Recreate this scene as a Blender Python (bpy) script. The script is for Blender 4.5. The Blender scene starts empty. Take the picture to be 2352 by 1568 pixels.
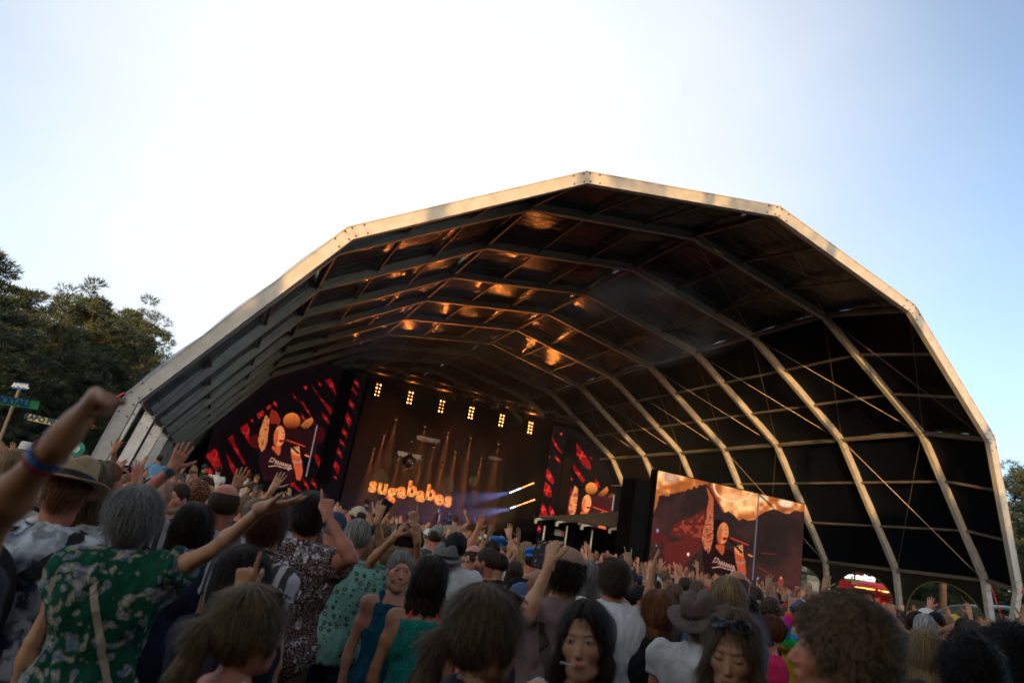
import bpy, bmesh, math, random
import numpy as np
from mathutils import Vector, Matrix
random.seed(7)
SC = bpy.context.scene
COL = SC.collection
R = math.radians
CZ = 1.85                                    # eye height of the photographer
# ------------------------------------------------------------------ camera
CF = np.array([0.343881, 0.89566245, 0.28201885])
CR = np.array([0.90122889, -0.39914583, 0.16872786])
CU = np.array([-0.26368986, -0.19614123, 0.94445554])
FPX = 1563.63
cam_d = bpy.data.cameras.new('camera')
cam = bpy.data.objects.new('camera', cam_d)
COL.objects.link(cam)
cam.matrix_world = Matrix(((CR[0], CU[0], -CF[0], 0), (CR[1], CU[1], -CF[1], 0), (CR[2], CU[2], -CF[2], CZ), (0, 0, 0, 1)))
cam_d.sensor_width = 36
cam_d.lens = 23.93
cam_d.clip_start = 0.05
cam_d.clip_end = 2000
cam_d.dof.use_dof = True
cam_d.dof.focus_distance = 6.5
cam_d.dof.aperture_fstop = 2.0
SC.camera = cam
# ------------------------------------------------------------------ light
SUN_EL, SUN_AZ = 5.0, 209.7                  # degrees; azimuth clockwise from +Y
W = bpy.data.worlds.new('World')
SC.world = W
W.use_nodes = True
nt = W.node_tree
sky = nt.nodes.new('ShaderNodeTexSky')
sky.sky_type = 'NISHITA'
sky.sun_disc = False
sky.sun_elevation = R(SUN_EL)
sky.sun_rotation = R(SUN_AZ)
sky.air_density = 1.0
sky.dust_density = 1.2
sky.ozone_density = 3.0
bg = nt.nodes['Background']
bg.inputs[1].default_value = 0.15
hs = nt.nodes.new('ShaderNodeHueSaturation'); hs.inputs['Saturation'].default_value = 0.70; hs.inputs['Value'].default_value = 2.0
nt.links.new(sky.outputs[0], hs.inputs['Color'])
# thin bright veil of high cloud over one part of the sky
wtc = nt.nodes.new('ShaderNodeTexCoord')
vd = nt.nodes.new('ShaderNodeVectorMath'); vd.operation = 'DOT_PRODUCT'
vv = Vector((0.18, 0.88, 0.45)).normalized(); vd.inputs[1].default_value = vv
nt.links.new(wtc.outputs['Generated'], vd.inputs[0])
wn = nt.nodes.new('ShaderNodeTexNoise'); wn.inputs['Scale'].default_value = 2.2; wn.inputs['Detail'].default_value = 4
wmp = nt.nodes.new('ShaderNodeMapping'); wmp.inputs['Scale'].default_value = (1, 1, 2.2); nt.links.new(wtc.outputs['Generated'], wmp.inputs[0]); nt.links.new(wmp.outputs[0], wn.inputs[0])
wa = nt.nodes.new('ShaderNodeMath'); wa.operation = 'MULTIPLY_ADD'; wa.inputs[1].default_value = 0.10; nt.links.new(wn.outputs[0], wa.inputs[0]); nt.links.new(vd.outputs['Value'], wa.inputs[2])
wr = nt.nodes.new('ShaderNodeMapRange'); wr.interpolation_type = 'SMOOTHSTEP'
wr.inputs[1].default_value = 0.76; wr.inputs[2].default_value = 1.05; wr.inputs[3].default_value = 0.0; wr.inputs[4].default_value = 1.0
nt.links.new(wa.outputs[0], wr.inputs[0])
wm = nt.nodes.new('ShaderNodeMixRGB'); wm.inputs[2].default_value = (3.8, 3.95, 4.1, 1)
nt.links.new(wr.outputs[0], wm.inputs[0]); nt.links.new(hs.outputs[0], wm.inputs[1]); # the evening side of the sky (round the sun, behind the photographer) is warmer
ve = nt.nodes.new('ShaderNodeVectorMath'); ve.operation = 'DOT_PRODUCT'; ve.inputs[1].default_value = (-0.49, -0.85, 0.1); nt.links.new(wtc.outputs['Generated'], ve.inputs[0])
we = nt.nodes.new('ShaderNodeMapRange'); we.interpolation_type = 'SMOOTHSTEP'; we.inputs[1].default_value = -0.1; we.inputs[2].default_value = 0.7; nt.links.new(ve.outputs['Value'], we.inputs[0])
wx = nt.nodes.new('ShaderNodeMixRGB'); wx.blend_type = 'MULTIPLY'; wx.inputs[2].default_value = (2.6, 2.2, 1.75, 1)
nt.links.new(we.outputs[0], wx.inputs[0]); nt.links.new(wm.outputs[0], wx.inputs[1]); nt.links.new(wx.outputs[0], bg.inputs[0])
sd = bpy.data.lights.new('sun', 'SUN')
sd.energy = 3.4
sd.angle = R(0.6)
sd.color = (1.0, 0.50, 0.15)
so = bpy.data.objects.new('sun', sd)
COL.objects.link(so)
SD = Vector((0.57, 1.0, -0.096)).normalized()
so.rotation_euler = SD.to_track_quat('-Z', 'Y').to_euler()
so.location = (-30, -50, 40)
SC.view_settings.view_transform = 'Standard'
SC.view_settings.look = 'None'
SC.view_settings.exposure = 0.85
SC.view_settings.gamma = 1
SC.cycles.use_denoising = True
SC.cycles.max_bounces = 6
SC.cycles.transparent_max_bounces = 6
SC.cycles.sample_clamp_indirect = 4
SC.cycles.volume_bounces = 0

# ------------------------------------------------------------------ helpers
def ray(x, y):
    return CF + CR * (x - 1176) / FPX - CU * (y - 784) / FPX
def at_y(x, y, Y):
    d = ray(x, y); return Vector(d * Y / d[1]) + Vector((0, 0, CZ))
def at_d(x, y, dist):                        # point dist metres deep along the view axis
    return Vector(ray(x, y) * dist) + Vector((0, 0, CZ))
def at_x(x, y, X):
    d = ray(x, y); return Vector(d * X / d[0]) + Vector((0, 0, CZ))
def at_z(x, y, z):
    d = ray(x, y); return Vector(d * (z - CZ) / d[2]) + Vector((0, 0, CZ))
def topix(P):
    P = np.asarray(P, float) - np.array([0, 0, CZ])
    z = P @ CF
    return 1176 + FPX * (P @ CR) / z, 784 - FPX * (P @ CU) / z

_M = {}
EM = 0.56                                    # emitters are set for exposure 0
def mat(name, col, rough=0.7, metal=0.0, emit=None, estr=1.0, noise=0.0, nscale=8.0, bump=0.0, bscale=30.0, spec=0.5, stretch=(1, 1, 1), col2=None, thr=(0.3, 0.7), coord='Object', sheen=0.0):
    if name in _M: return _M[name]
    m = bpy.data.materials.new(name); m.use_nodes = True
    n = m.node_tree.nodes; l = m.node_tree.links
    b = n['Principled BSDF']
    b.inputs['Base Color'].default_value = (*col, 1)
    b.inputs['Roughness'].default_value = rough
    b.inputs['Metallic'].default_value = metal
    b.inputs['Specular IOR Level'].default_value = spec
    if sheen: b.inputs['Sheen Weight'].default_value = sheen
    if emit:
        b.inputs['Emission Color'].default_value = (*emit, 1)
        b.inputs['Emission Strength'].default_value = estr * EM
    if noise or col2 or bump:
        tc = n.new('ShaderNodeTexCoord'); mp = n.new('ShaderNodeMapping')
        mp.inputs['Scale'].default_value = stretch
        l.new(tc.outputs[coord], mp.inputs[0])
    if noise or col2:
        t = n.new('ShaderNodeTexNoise'); t.inputs['Scale'].default_value = nscale; t.inputs['Detail'].default_value = 5
        l.new(mp.outputs[0], t.inputs[0])
        r = n.new('ShaderNodeValToRGB')
        c2 = col2 or tuple(min(1, c * (1 + noise)) for c in col)
        c1 = col if col2 else tuple(c * (1 - noise) for c in col)
        r.color_ramp.elements[0].position = thr[0]; r.color_ramp.elements[1].position = thr[1]
        r.color_ramp.elements[0].color = (*c1, 1); r.color_ramp.elements[1].color = (*c2, 1)
        l.new(t.outputs[0], r.inputs[0]); l.new(r.outputs[0], b.inputs['Base Color'])
    if bump:
        t2 = n.new('ShaderNodeTexNoise'); t2.inputs['Scale'].default_value = bscale; t2.inputs['Detail'].default_value = 4
        l.new(mp.outputs[0], t2.inputs[0])
        bp = n.new('ShaderNodeBump'); bp.inputs['Strength'].default_value = bump; bp.inputs['Distance'].default_value = 0.02
        l.new(t2.outputs[0], bp.inputs['Height']); l.new(bp.outputs[0], b.inputs['Normal'])
    _M[name] = m
    return m

def attr_mat(name, attr='Col', rough=0.6, emit=0.0, bump=0.0, bscale=400, spec=0.4, sss=0.0):
    spec = 0.05 if emit else spec
    if name in _M: return _M[name]
    m = bpy.data.materials.new(name); m.use_nodes = True
    n = m.node_tree.nodes; l = m.node_tree.links
    b = n['Principled BSDF']; b.inputs['Roughness'].default_value = rough
    b.inputs['Specular IOR Level'].default_value = spec
    a = n.new('ShaderNodeAttribute'); a.attribute_name = attr
    l.new(a.outputs['Color'], b.inputs['Base Color'])
    if emit:
        b.inputs['Base Color'].default_value = (0.002, 0.002, 0.002, 1)
        for k in list(b.inputs['Base Color'].links): l.remove(k)
        l.new(a.outputs['Color'], b.inputs['Emission Color']); b.inputs['Emission Strength'].default_value = emit * EM
    if bump:
        tc = n.new('ShaderNodeTexCoord')
        t2 = n.new('ShaderNodeTexNoise'); t2.inputs['Scale'].default_value = bscale; t2.inputs['Detail'].default_value = 3
        l.new(tc.outputs['Object'], t2.inputs[0])
        bp = n.new('ShaderNodeBump'); bp.inputs['Strength'].default_value = bump; bp.inputs['Distance'].default_value = 0.002
        l.new(t2.outputs[0], bp.inputs['Height']); l.new(bp.outputs[0], b.inputs['Normal'])
    _M[name] = m
    return m

def tag(o, label=None, cat=None, group=None, kind=None):
    if label: o['label'] = label
    if cat: o['category'] = cat
    if group: o['group'] = group
    if kind: o['kind'] = kind
    return o
def empty(name, loc=(0, 0, 0), rz=0, parent=None):
    o = bpy.data.objects.new(name, None); COL.objects.link(o)
    o.location = loc; o.rotation_euler = (0, 0, rz); o.parent = parent
    o.empty_display_size = 0.1
    return o
def link(name, me, m, parent=None, loc=None, smooth=False):
    o = bpy.data.objects.new(name, me); COL.objects.link(o)
    if m is not None:
        for q in (m if isinstance(m, (list, tuple)) else [m]): me.materials.append(q)
    o.parent = parent
    if loc is not None: o.location = loc
    if smooth: me.shade_smooth()
    return o
class MB:
    """collects polygons, builds ONE mesh object"""
    def __init__(s): s.v = []; s.f = []; s.mi = []
    def add(s, vs, fs, mi=0):
        b = len(s.v); s.v += [tuple(v) for v in vs]
        s.f += [tuple(i + b for i in f) for f in fs]; s.mi += [mi] * len(fs)
    def quad(s, a, b, c, d, mi=0): s.add([a, b, c, d], [(0, 1, 2, 3)], mi)
    def box(s, c, size, rot=None, mi=0):
        hx, hy, hz = [q / 2 for q in size]
        vs = [Vector((x, y, z)) for x in (-hx, hx) for y in (-hy, hy) for z in (-hz, hz)]
        if rot is not None: vs = [rot @ v for v in vs]
        c = Vector(c); vs = [v + c for v in vs]
        s.add(vs, [(0, 1, 3, 2), (4, 6, 7, 5), (0, 4, 5, 1), (2, 3, 7, 6), (0, 2, 6, 4), (1, 5, 7, 3)], mi)
    def bar(s, a, b, w, h=None, up=(0, 0, 1), mi=0):
        a = Vector(a); b = Vector(b); d = b - a; L = d.length
        if L < 1e-6: return
        d.normalize(); u = Vector(up); x = d.cross(u)
        if x.length < 1e-3: x = d.cross(Vector((1, 0, 0)))
        x.normalize(); u = x.cross(d)
        rot = Matrix((x, d, u)).transposed()
        s.box((a + b) / 2, (w, L, h or w), rot, mi)
    def tube(s, pts, rad, n=8, cap=True, mi=0):
        pts = [Vector(p) for p in pts]
        if not hasattr(rad, '__len__'): rad = [rad] * len(pts)
        base = len(s.v); prev = None
        for i, p in enumerate(pts):
            d = (pts[min(i + 1, len(pts) - 1)] - pts[max(i - 1, 0)]).normalized()
            if prev is None:
                x = d.orthogonal().normalized()
            else:
                x = (prev - d * prev.dot(d)).normalized()
            prev = x; y = d.cross(x)
            for k in range(n):
                t = 2 * math.pi * k / n
                s.v.append(tuple(p + (x * math.cos(t) + y * math.sin(t)) * rad[i]))
        for i in range(len(pts) - 1):
            for k in range(n):
                k2 = (k + 1) % n
                s.f.append((base + i * n + k, base + i * n + k2, base + (i + 1) * n + k2, base + (i + 1) * n + k)); s.mi.append(mi)
        if cap:
            s.f.append(tuple(base + k for k in reversed(range(n)))); s.mi.append(mi)
            s.f.append(tuple(base + (len(pts) - 1) * n + k for k in range(n))); s.mi.append(mi)
    def lathe(s, prof, c=(0, 0, 0), n=24, rot=None, mi=0):
        base = len(s.v); c = Vector(c)
        for r, z in prof:
            for k in range(n):
                t = 2 * math.pi * k / n
                v = Vector((r * math.cos(t), r * math.sin(t), z))
                if rot is not None: v = rot @ v
                s.v.append(tuple(v + c))
        for i in range(len(prof) - 1):
            for k in range(n):
                k2 = (k + 1) % n
                s.f.append((base + i * n + k, base + i * n + k2, base + (i + 1) * n + k2, base + (i + 1) * n + k)); s.mi.append(mi)
    def build(s, name, m, parent=None, smooth=False, loc=None):
        me = bpy.data.meshes.new(name); me.from_pydata(s.v, [], s.f); 
        me.polygons.foreach_set('material_index', s.mi)
        o = link(name, me, m, parent, loc, smooth); me.update()
        return o
def text_mesh(body, size=1.0, depth=0.02, bold=0.0):
    cu = bpy.data.curves.new('t', 'FONT'); cu.body = body; cu.size = size; cu.extrude = depth; cu.offset = bold
    cu.align_x = 'CENTER'; cu.align_y = 'CENTER'
    ob = bpy.data.objects.new('t', cu); COL.objects.link(ob)
    dg = bpy.context.evaluated_depsgraph_get()
    me = bpy.data.meshes.new_from_object(ob.evaluated_get(dg))
    bpy.data.objects.remove(ob)
    me.materials.clear()
    return me
# ------------------------------------------------------------------ ground
gm = mat('trampled_grass', (0.035, 0.04, 0.02), 0.95, col2=(0.10, 0.085, 0.05), nscale=1.5, bump=0.6, bscale=12)
g = MB(); g.add([(-400, -400, 0), (400, -400, 0), (400, 600, 0), (-400, 600, 0)], [(0, 1, 2, 3)])
tag(g.build('ground', gm), kind='structure')

# ------------------------------------------------------------------ festival tent
CX = 17.0876; TD = 18.7652; BAY = 5.0; NA = 11
PROF = [(-20.4, -CZ), (-19.614, 2.293), (-15.077, 8.836), (-8.128, 13.185), (0, 14.697), (8.128, 13.185), (15.077, 8.836), (19.614, 2.293), (20.4, -CZ)]
PROF1 = [(-20.4, -CZ), (-19.59, 2.05), (-15.1, 8.14), (-8.05, 12.30), (0, 13.78), (8.0, 12.28), (14.85, 8.22), (19.52, 2.0), (20.3, -CZ)]
def arch_pt(k, j, off=0.0):
    """k = 0-based arch, j = vertex 0..8, may be fractional; off = outward from the inner edge"""
    P = PROF1 if k == 0 else PROF
    j0 = min(int(j), 7); t = j - j0
    def vert(q):
        x, z = P[q]
        if not off: return Vector((x, z))
        ds = []
        if q > 0: ds.append(Vector((P[q][0] - P[q - 1][0], P[q][1] - P[q - 1][1])).normalized())
        if q < 8: ds.append(Vector((P[q + 1][0] - P[q][0], P[q + 1][1] - P[q][1])).normalized())
        ns = [Vector((-d.y, d.x)) for d in ds]
        n = sum(ns, Vector((0, 0))).normalized()
        return Vector((x, z)) + n * off / n.dot(ns[0])
    v = vert(j0).lerp(vert(j0 + 1), t)
    y = TD + 4 - 0.30 * v.y if k == 0 else TD + BAY * k
    return Vector((CX + v.x, y, CZ + v.y))
alu = mat('frame_aluminium', (0.37, 0.385, 0.41), 0.5, 0.25, col2=(0.50, 0.515, 0.54), nscale=3.0, stretch=(1, 1, 1), bump=0.12, bscale=9)
alu_d = mat('purlin_aluminium', (0.13, 0.125, 0.12), 0.55, 0.3, col2=(0.20, 0.19, 0.18), nscale=2.0)
steel = mat('dark_steel', (0.05, 0.05, 0.055), 0.4, 0.8)
black = mat('matte_black', (0.005, 0.005, 0.006), 0.85, spec=0.08)
tent = tag(empty('festival_tent', (CX, TD + 5, 0)), 'giant black festival tent with pale aluminium arches over the stage', 'tent')
tinv = Matrix.Translation(-tent.location)
def tb(mb, name, m, parent=None, smooth=False):
    o = mb.build(name, m, parent or tent, smooth)
    if parent is None: o.matrix_parent_inverse = tinv
    return o
for k in range(NA):
    mb = MB()
    wd = Vector((0, 0.2, 0))
    for j in range(8):
        a0, a1 = arch_pt(k, j), arch_pt(k, j + 1)
        b0, b1 = arch_pt(k, j, 0.40), arch_pt(k, j + 1, 0.40)
        mb.add([a0, a1, b1, b0, a0 + wd, a1 + wd, b1 + wd, b0 + wd], [(0, 3, 2, 1), (4, 5, 6, 7), (0, 1, 5, 4), (3, 7, 6, 2)])
        # flange lips along the inner and outer edge
        for o0, o1 in ((0.0, 0.028), (0.372, 0.40)):
            p0, p1 = arch_pt(k, j, o0), arch_pt(k, j + 1, o0); q0, q1 = arch_pt(k, j, o1), arch_pt(k, j + 1, o1)
            f = Vector((0, -0.022, 0))
            mb.add([p0 + f, p1 + f, q1 + f, q0 + f, p0, p1, q1, q0], [(0, 3, 2, 1), (0, 1, 5, 4), (3, 7, 6, 2)])
    fr = tb(mb, 'arch_frame', alu)
    if k < 6:
        for j in range(1, 8):
            bm_ = MB()
            for sgn in (-1, 1):
                for dist, off in ((0.12, 0.07), (0.12, 0.33), (0.5, 0.07), (0.5, 0.33)):
                    L = (arch_pt(k, j + 1) - arch_pt(k, j)).length if sgn > 0 else (arch_pt(k, j) - arch_pt(k, j - 1)).length
                    c = arch_pt(k, j + sgn * dist / L, off)
                    bm_.box(c + Vector((0, -0.02, 0)), (0.045, 0.04, 0.045))
            bm_.build('bolt_plate', steel, fr)
# purlins (19 lines) along the tent
JS = [1] + [j + t for j in range(1, 7) for t in (1 / 3, 2 / 3, 1)]
for j in JS:
    mb = MB(); big = abs(j - round(j)) < 1e-6
    for k in range(NA - 1):
        a = arch_pt(k, j, 0.2 if big else 0.25) + Vector((0, 0.2, 0)); b = arch_pt(k + 1, j, 0.2 if big else 0.25)
        n_ = (arch_pt(k + 1, j, 0.4) - arch_pt(k + 1, j)).normalized()
        mb.bar(a, b, 0.13 if big else 0.085, 0.22 if big else 0.11, up=n_)
    tb(mb, 'purlin', alu_d)
# bracing cables
cab = mat('wire_rope', (0.22, 0.2, 0.18), 0.4, 0.6)
for k in range(0, 9):
    for (j0, j1) in ((5, 6), (4, 5), (2, 3), (1, 2)) + (((6, 7),) if k in (1, 3, 5) else ()):
        for a, b in (((k, j0), (k + 1, j1)), ((k, j1), (k + 1, j0))):
            mb = MB(); mb.tube([arch_pt(a[0], a[1], 0.12) + Vector((0, 0.1, 0)), arch_pt(b[0], b[1], 0.12)], 0.012, 5)
            tb(mb, 'bracing_cable', cab)
# cover: one sheet per roof segment with sag between purlins, wrinkled
mem = bpy.data.materials.new('black_tent_sheet'); mem.use_nodes = True
n = mem.node_tree.nodes; l = mem.node_tree.links; b = n['Principled BSDF']
b.inputs['Base Color'].default_value = (0.006, 0.013, 0.034, 1); b.inputs['Roughness'].default_value = 0.13
b.inputs['Specular IOR Level'].default_value = 0.8
tc = n.new('ShaderNodeTexCoord'); mp = n.new('ShaderNodeMapping'); mp.inputs['Scale'].default_value = (0.10, 5.0, 0.10)
l.new(tc.outputs['Object'], mp.inputs[0])
t1 = n.new('ShaderNodeTexNoise'); t1.inputs['Scale'].default_value = 1.0; t1.inputs['Detail'].default_value = 4; l.new(mp.outputs[0], t1.inputs[0])
bp = n.new('ShaderNodeBump'); bp.inputs['Strength'].default_value = 1.0; bp.inputs['Distance'].default_value = 0.12
l.new(t1.outputs[0], bp.inputs['Height']); l.new(bp.outputs[0], b.inputs['Normal'])
mem2 = mem.copy(); mem2.name = 'smooth_black_tent_sheet'
for q_ in mem2.node_tree.nodes:
    if q_.type == 'BUMP': q_.inputs['Strength'].default_value = 0.35; q_.inputs['Distance'].default_value = 0.03
    if q_.type == 'BSDF_PRINCIPLED': q_.inputs['Roughness'].default_value = 0.4; q_.inputs['Specular IOR Level'].default_value = 0.08; q_.inputs['Base Color'].default_value = (0.003, 0.005, 0.010, 1)
for j in range(1, 7):
    mb = MB(); nu, nv = 18, 8
    for k in range(NA - 1):
        V = []
        for iv in range(nv + 1):
            v = iv / nv
            for iu in range(nu + 1):
                u = iu / nu
                p = arch_pt(k, j + u, 0.36) + Vector((0, 0.1, 0)); q = arch_pt(k + 1, j + u, 0.36) + Vector((0, 0.1, 0))
                w = p.lerp(q, v)
                sag = 0.20 * math.sin(math.pi * v) * (0.7 + .3 * abs(math.sin(math.pi * 3 * u)))
                nn = arch_pt(k + 1, j + u, 0.4) - arch_pt(k + 1, j + u)
                nn.normalize()
                V.append(w + nn * (sag - 0.02 * random.random() * math.sin(math.pi * v)))
        F = [(iv * (nu + 1) + iu, iv * (nu + 1) + iu + 1, (iv + 1) * (nu + 1) + iu + 1, (iv + 1) * (nu + 1) + iu) for iv in range(nv) for iu in range(nu)]
        mb.add(V, F)
    tb(mb, 'roof_sheet', mem if j < 5 else mem2, smooth=True)
# side walls of the right side: one curtain per bay with a round-topped doorway, and plain ones on the left from the fifth bay
wallm = mat('side_wall_sheet', (0.008, 0.008, 0.009), 0.6, bump=0.4, bscale=4, stretch=(1, 1, 0.2))
trim = mat('yellowed_window_trim', (0.10, 0.10, 0.03), 0.8)
for k in range(1, NA - 1):
    y0, y1 = TD + BAY * k + 0.15, TD + BAY * (k + 1)
    mb = MB(); N = 40; Lb = y1 - y0
    def P(s, z):
        t = 1 - z / (PROF[7][1] + CZ)
        x = CX + PROF[7][0] + 0.33 + (PROF[8][0] - PROF[7][0]) * t
        return Vector((x, y0 + s, z))
    top = PROF[7][1] + CZ + 0.1
    opening = k in (1, 2, 3)
    for i in range(N):
        s0, s1 = Lb * i / N, Lb * (i + 1) / N
        def hz(s):
            r = 2.32; q = s - Lb / 2
            return 1.55 + math.sqrt(max(r * r - q * q, 0)) if abs(q) < r else 0.0
        z0, z1 = (hz(s0), hz(s1)) if opening else (0, 0)
        if opening and abs((s0 + s1) / 2 - Lb / 2) < 2.32 and (z0 == 0 or z1 == 0): z0 = z1 = 1.55
        mb.quad(P(s0, z0), P(s1, z1), P(s1, top), P(s0, top))
    w = tb(mb, 'side_wall', wallm)
    if opening:
        mb = MB(); pts = [P(Lb / 2 + 2.32 * math.cos(t), 1.55 + 2.32 * math.sin(t)) + Vector((-0.03, 0, 0)) for t in [math.pi * q / 30 for q in range(31)]]
        mb.tube(pts, 0.035, 5)
        mb.build('door_trim', trim, w)
for k in range(4, NA - 1):
    y0, y1 = TD + BAY * k + 0.15, TD + BAY * (k + 1)
    mb = MB()
    xa, xb = CX + PROF[1][0] - 0.33, CX + PROF[0][0] - 0.33
    mb.quad(Vector((xb, y0, 0)), Vector((xb, y1, 0)), Vector((xa, y1, 4.2)), Vector((xa, y0, 4.2)))
    tb(mb, 'side_wall', wallm)
# gable end
mb = MB(); pts = [arch_pt(NA - 1, j, 0.36) for j in range(9)]
mb.add(pts, [tuple(range(9))]); tb(mb, 'end_wall', wallm)
# red tension straps on the outer legs
redm = mat('red_strap', (0.75, 0.01, 0.015), 0.55)
for a, b in (((0, 1), (-6.3, 20.3, 0.0)), ((1, 1), (-3.4, 23.5, 0.0))):
    mb = MB(); p = arch_pt(a[0], a[1], 0.42) + Vector((0, -0.06, 0)); q = Vector(b)
    mb.bar(p, q, 0.07, 0.02); tb(mb, 'tension_strap', redm)
for a, b in (((1, 7), (37.9, 22.9, 0.0)), ((0, 7), (39.0, 22.0, 0.0))):
    mb = MB(); p = arch_pt(a[0], a[1], 0.3) + Vector((0, -0.06, 0)); q = Vector(b)
    mb.bar(p, q, 0.09, 0.02); tb(mb, 'tension_strap', redm)
# ------------------------------------------------------------------ pine trees
rs0 = np.random.RandomState(8)
def leafmat(name, c1, c2):
    m = mat(name, c1, 0.75, col2=c2, nscale=0.9, thr=(0.35, 0.68))
    return m
pine_g = leafmat('pine_needles', (0.010, 0.024, 0.011), (0.050, 0.068, 0.024))
bark = mat('pine_bark', (0.10, 0.055, 0.035), 0.9, col2=(0.26, 0.13, 0.07), nscale=5, bump=0.8, bscale=10, stretch=(1, 1, 0.3))
def pine_meshes(seed, H=16.0, base=0.35, spread=4.2, clumps=230, per=150):
    rs = np.random.RandomState(seed)
    t = MB(); lean = rs.uniform(-0.5, 0.5, 2)
    pts = [Vector((lean[0] * (z / H) ** 2, lean[1] * (z / H) ** 2, z)) for z in np.linspace(0, H * 0.95, 9)]
    t.tube(pts, list(np.linspace(0.26, 0.05, 9)), 8)
    cs = []
    nb = 42
    for i in range(nb):
        f = base + (1 - base) * (i / nb) ** 0.9
        z = H * f; a = i * 2.4 + rs.uniform(-.4, .4)
        prof = math.sin(math.pi * min(1, (f - base) / (1 - base) * 0.80 + 0.22)) ** 0.7
        L = spread * prof * rs.uniform(0.45, 1.2) + 0.5
        c = pts[-1].lerp(pts[0], 1 - z / (H * 0.95)) if z < H * .95 else pts[-1]
        c = Vector((lean[0] * f * f, lean[1] * f * f, z * 0.97))
        e = c + Vector((math.cos(a) * L, math.sin(a) * L, L * rs.uniform(0.05, 0.35)))
        m_ = c.lerp(e, 0.5) + Vector((0, 0, -0.25))
        t.tube([c, m_, e], [0.09, 0.06, 0.025], 5, cap=False)
        k = max(3, int(clumps / nb * (0.5 + prof)))
        for q in range(k):
            u = rs.uniform(0.3, 1.05)
            p = c.lerp(e, u) + Vector(rs.normal(0, 0.38 + 0.10 * L, 3)) * Vector((1, 1, 0.55)).length / 1.5
            cs.append((p, rs.uniform(0.45, 0.95)))
    C = np.array([list(p) for p, r in cs]); Rr = np.array([r for p, r in cs])
    n = len(C); idx = np.repeat(np.arange(n), per)
    d = rs.normal(0, 1, (n * per, 3)); d /= np.linalg.norm(d, axis=1)[:, None]
    rad = Rr[idx] * rs.uniform(0.25, 1, n * per) ** 0.5
    P = C[idx] + d * rad[:, None] * np.array([1, 1, 0.42])
    dirv = d * np.array([1, 1, .6]) + rs.normal(0, .45, P.shape) + np.array([0, 0, 0.55]); dirv /= np.linalg.norm(dirv, axis=1)[:, None]
    side = np.cross(dirv, rs.normal(0, 1, P.shape)); side /= np.linalg.norm(side, axis=1)[:, None]
    ln = rs.uniform(0.20, 0.42, n * per)[:, None]; wd = rs.uniform(0.022, 0.042, n * per)[:, None]
    V = np.stack([P - side * wd, P + side * wd, P + dirv * ln + side * wd * .25, P + dirv * ln - side * wd * .25], 1).reshape(-1, 3)
    me = bpy.data.meshes.new('crown')
    me.vertices.add(len(V)); me.vertices.foreach_set('co', V.ravel())
    nf = len(P); me.loops.add(nf * 4); me.loops.foreach_set('vertex_index', np.arange(nf * 4))
    me.polygons.add(nf); me.polygons.foreach_set('loop_start', np.arange(nf) * 4); me.update(calc_edges=True); me.validate()
    me.materials.append(pine_g)
    tm = bpy.data.meshes.new('trunk'); tm.from_pydata(t.v, [], t.f); tm.materials.append(bark); tm.shade_smooth()
    return tm, me
PV = [pine_meshes(1), pine_meshes(5, base=0.42, spread=4.8), pine_meshes(9, base=0.22, spread=3.8), pine_meshes(14, base=0.08, spread=4.4, clumps=280), pine_meshes(21, base=0.74, spread=4.2, clumps=330)]
def pine(x, y, H, var, rz, label, group='pine trees around the field'):
    o = tag(empty('pine_tree', (x, y, 0), rz), label, 'tree', group)
    s = H / 16.0; o.scale = (s * 1.05, s * 1.05, s)
    link('trunk', PV[var][0], None, o); link('crown', PV[var][1], None, o)
    return o
def pine_at(px, py, Y, var, rz, label):
    p = at_y(px, py, Y); return pine(p.x, p.y, p.z, var, rz, label)
pine_at(-5, 575, 33, 2, 0.3, 'tallest dark pine at the far left edge of the sky')
pine_at(75, 668, 42, 0, 1.5, 'dark pine with drooping boughs, second from the left edge')
pine_at(150, 735, 40, 3, 4.0, 'low dense pine filling the gap right of the second tall pine')
pine_at(235, 690, 44, 1, 2.2, 'broad round-topped pine above the bar signs')
pine_at(310, 712, 56, 1, 5.5, 'sun-yellowed pine behind the broad round-topped one')
pine_at(345, 790, 58, 3, 0.9, 'pine whose crown touches the sloping tent edge')
pine_at(215, 800, 37, 3, 3.3, 'bushy lower pine behind the yellow sign')
pine_at(30, 770, 30, 3, 1.1, 'bushy low pine behind the green cocktail sign')
pine_at(-70, 640, 30, 0, 1.1, 'tall pine cut off by the left picture edge')
pine_at(300, 880, 52, 3, 2.6, 'small pine behind the left foot of the tent')
pine_at(350, 900, 64, 3, 0.2, 'small pine seen between the left tent legs')
pine_at(120, 850, 46, 3, 5.0, 'dark undergrowth pine between the sign posts')
pine_at(395, 935, 66, 3, 3.0, 'distant pine seen between the inner left tent legs')
for i, (x, y, H) in enumerate([(62, 33, 14), (70, 40, 17), (58, 46, 13), (56, 58, 15), (66, 26, 12), (63, 50, 16), (58, 38, 12), (74, 33, 16), (60, 66, 17), (56, 29, 9.5)]):
    pine(x, y, H, (3, 1, 3, 0, 3, 2, 3, 0, 1, 3)[i], i * 1.3, ['pine at the right picture edge beside the tent leg', 'taller pine behind the one at the right picture edge', 'dark pine seen through the side door with the red bar', 'pine behind the red bar canopy', 'pine behind the blue curved roof', 'pine between the red bar and the curved roof', 'dark bushy pine behind the illuminated red sign', 'pine far right beyond the curved roof', 'pine behind the white food kiosk', 'low pine behind the green container'][i])
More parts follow.
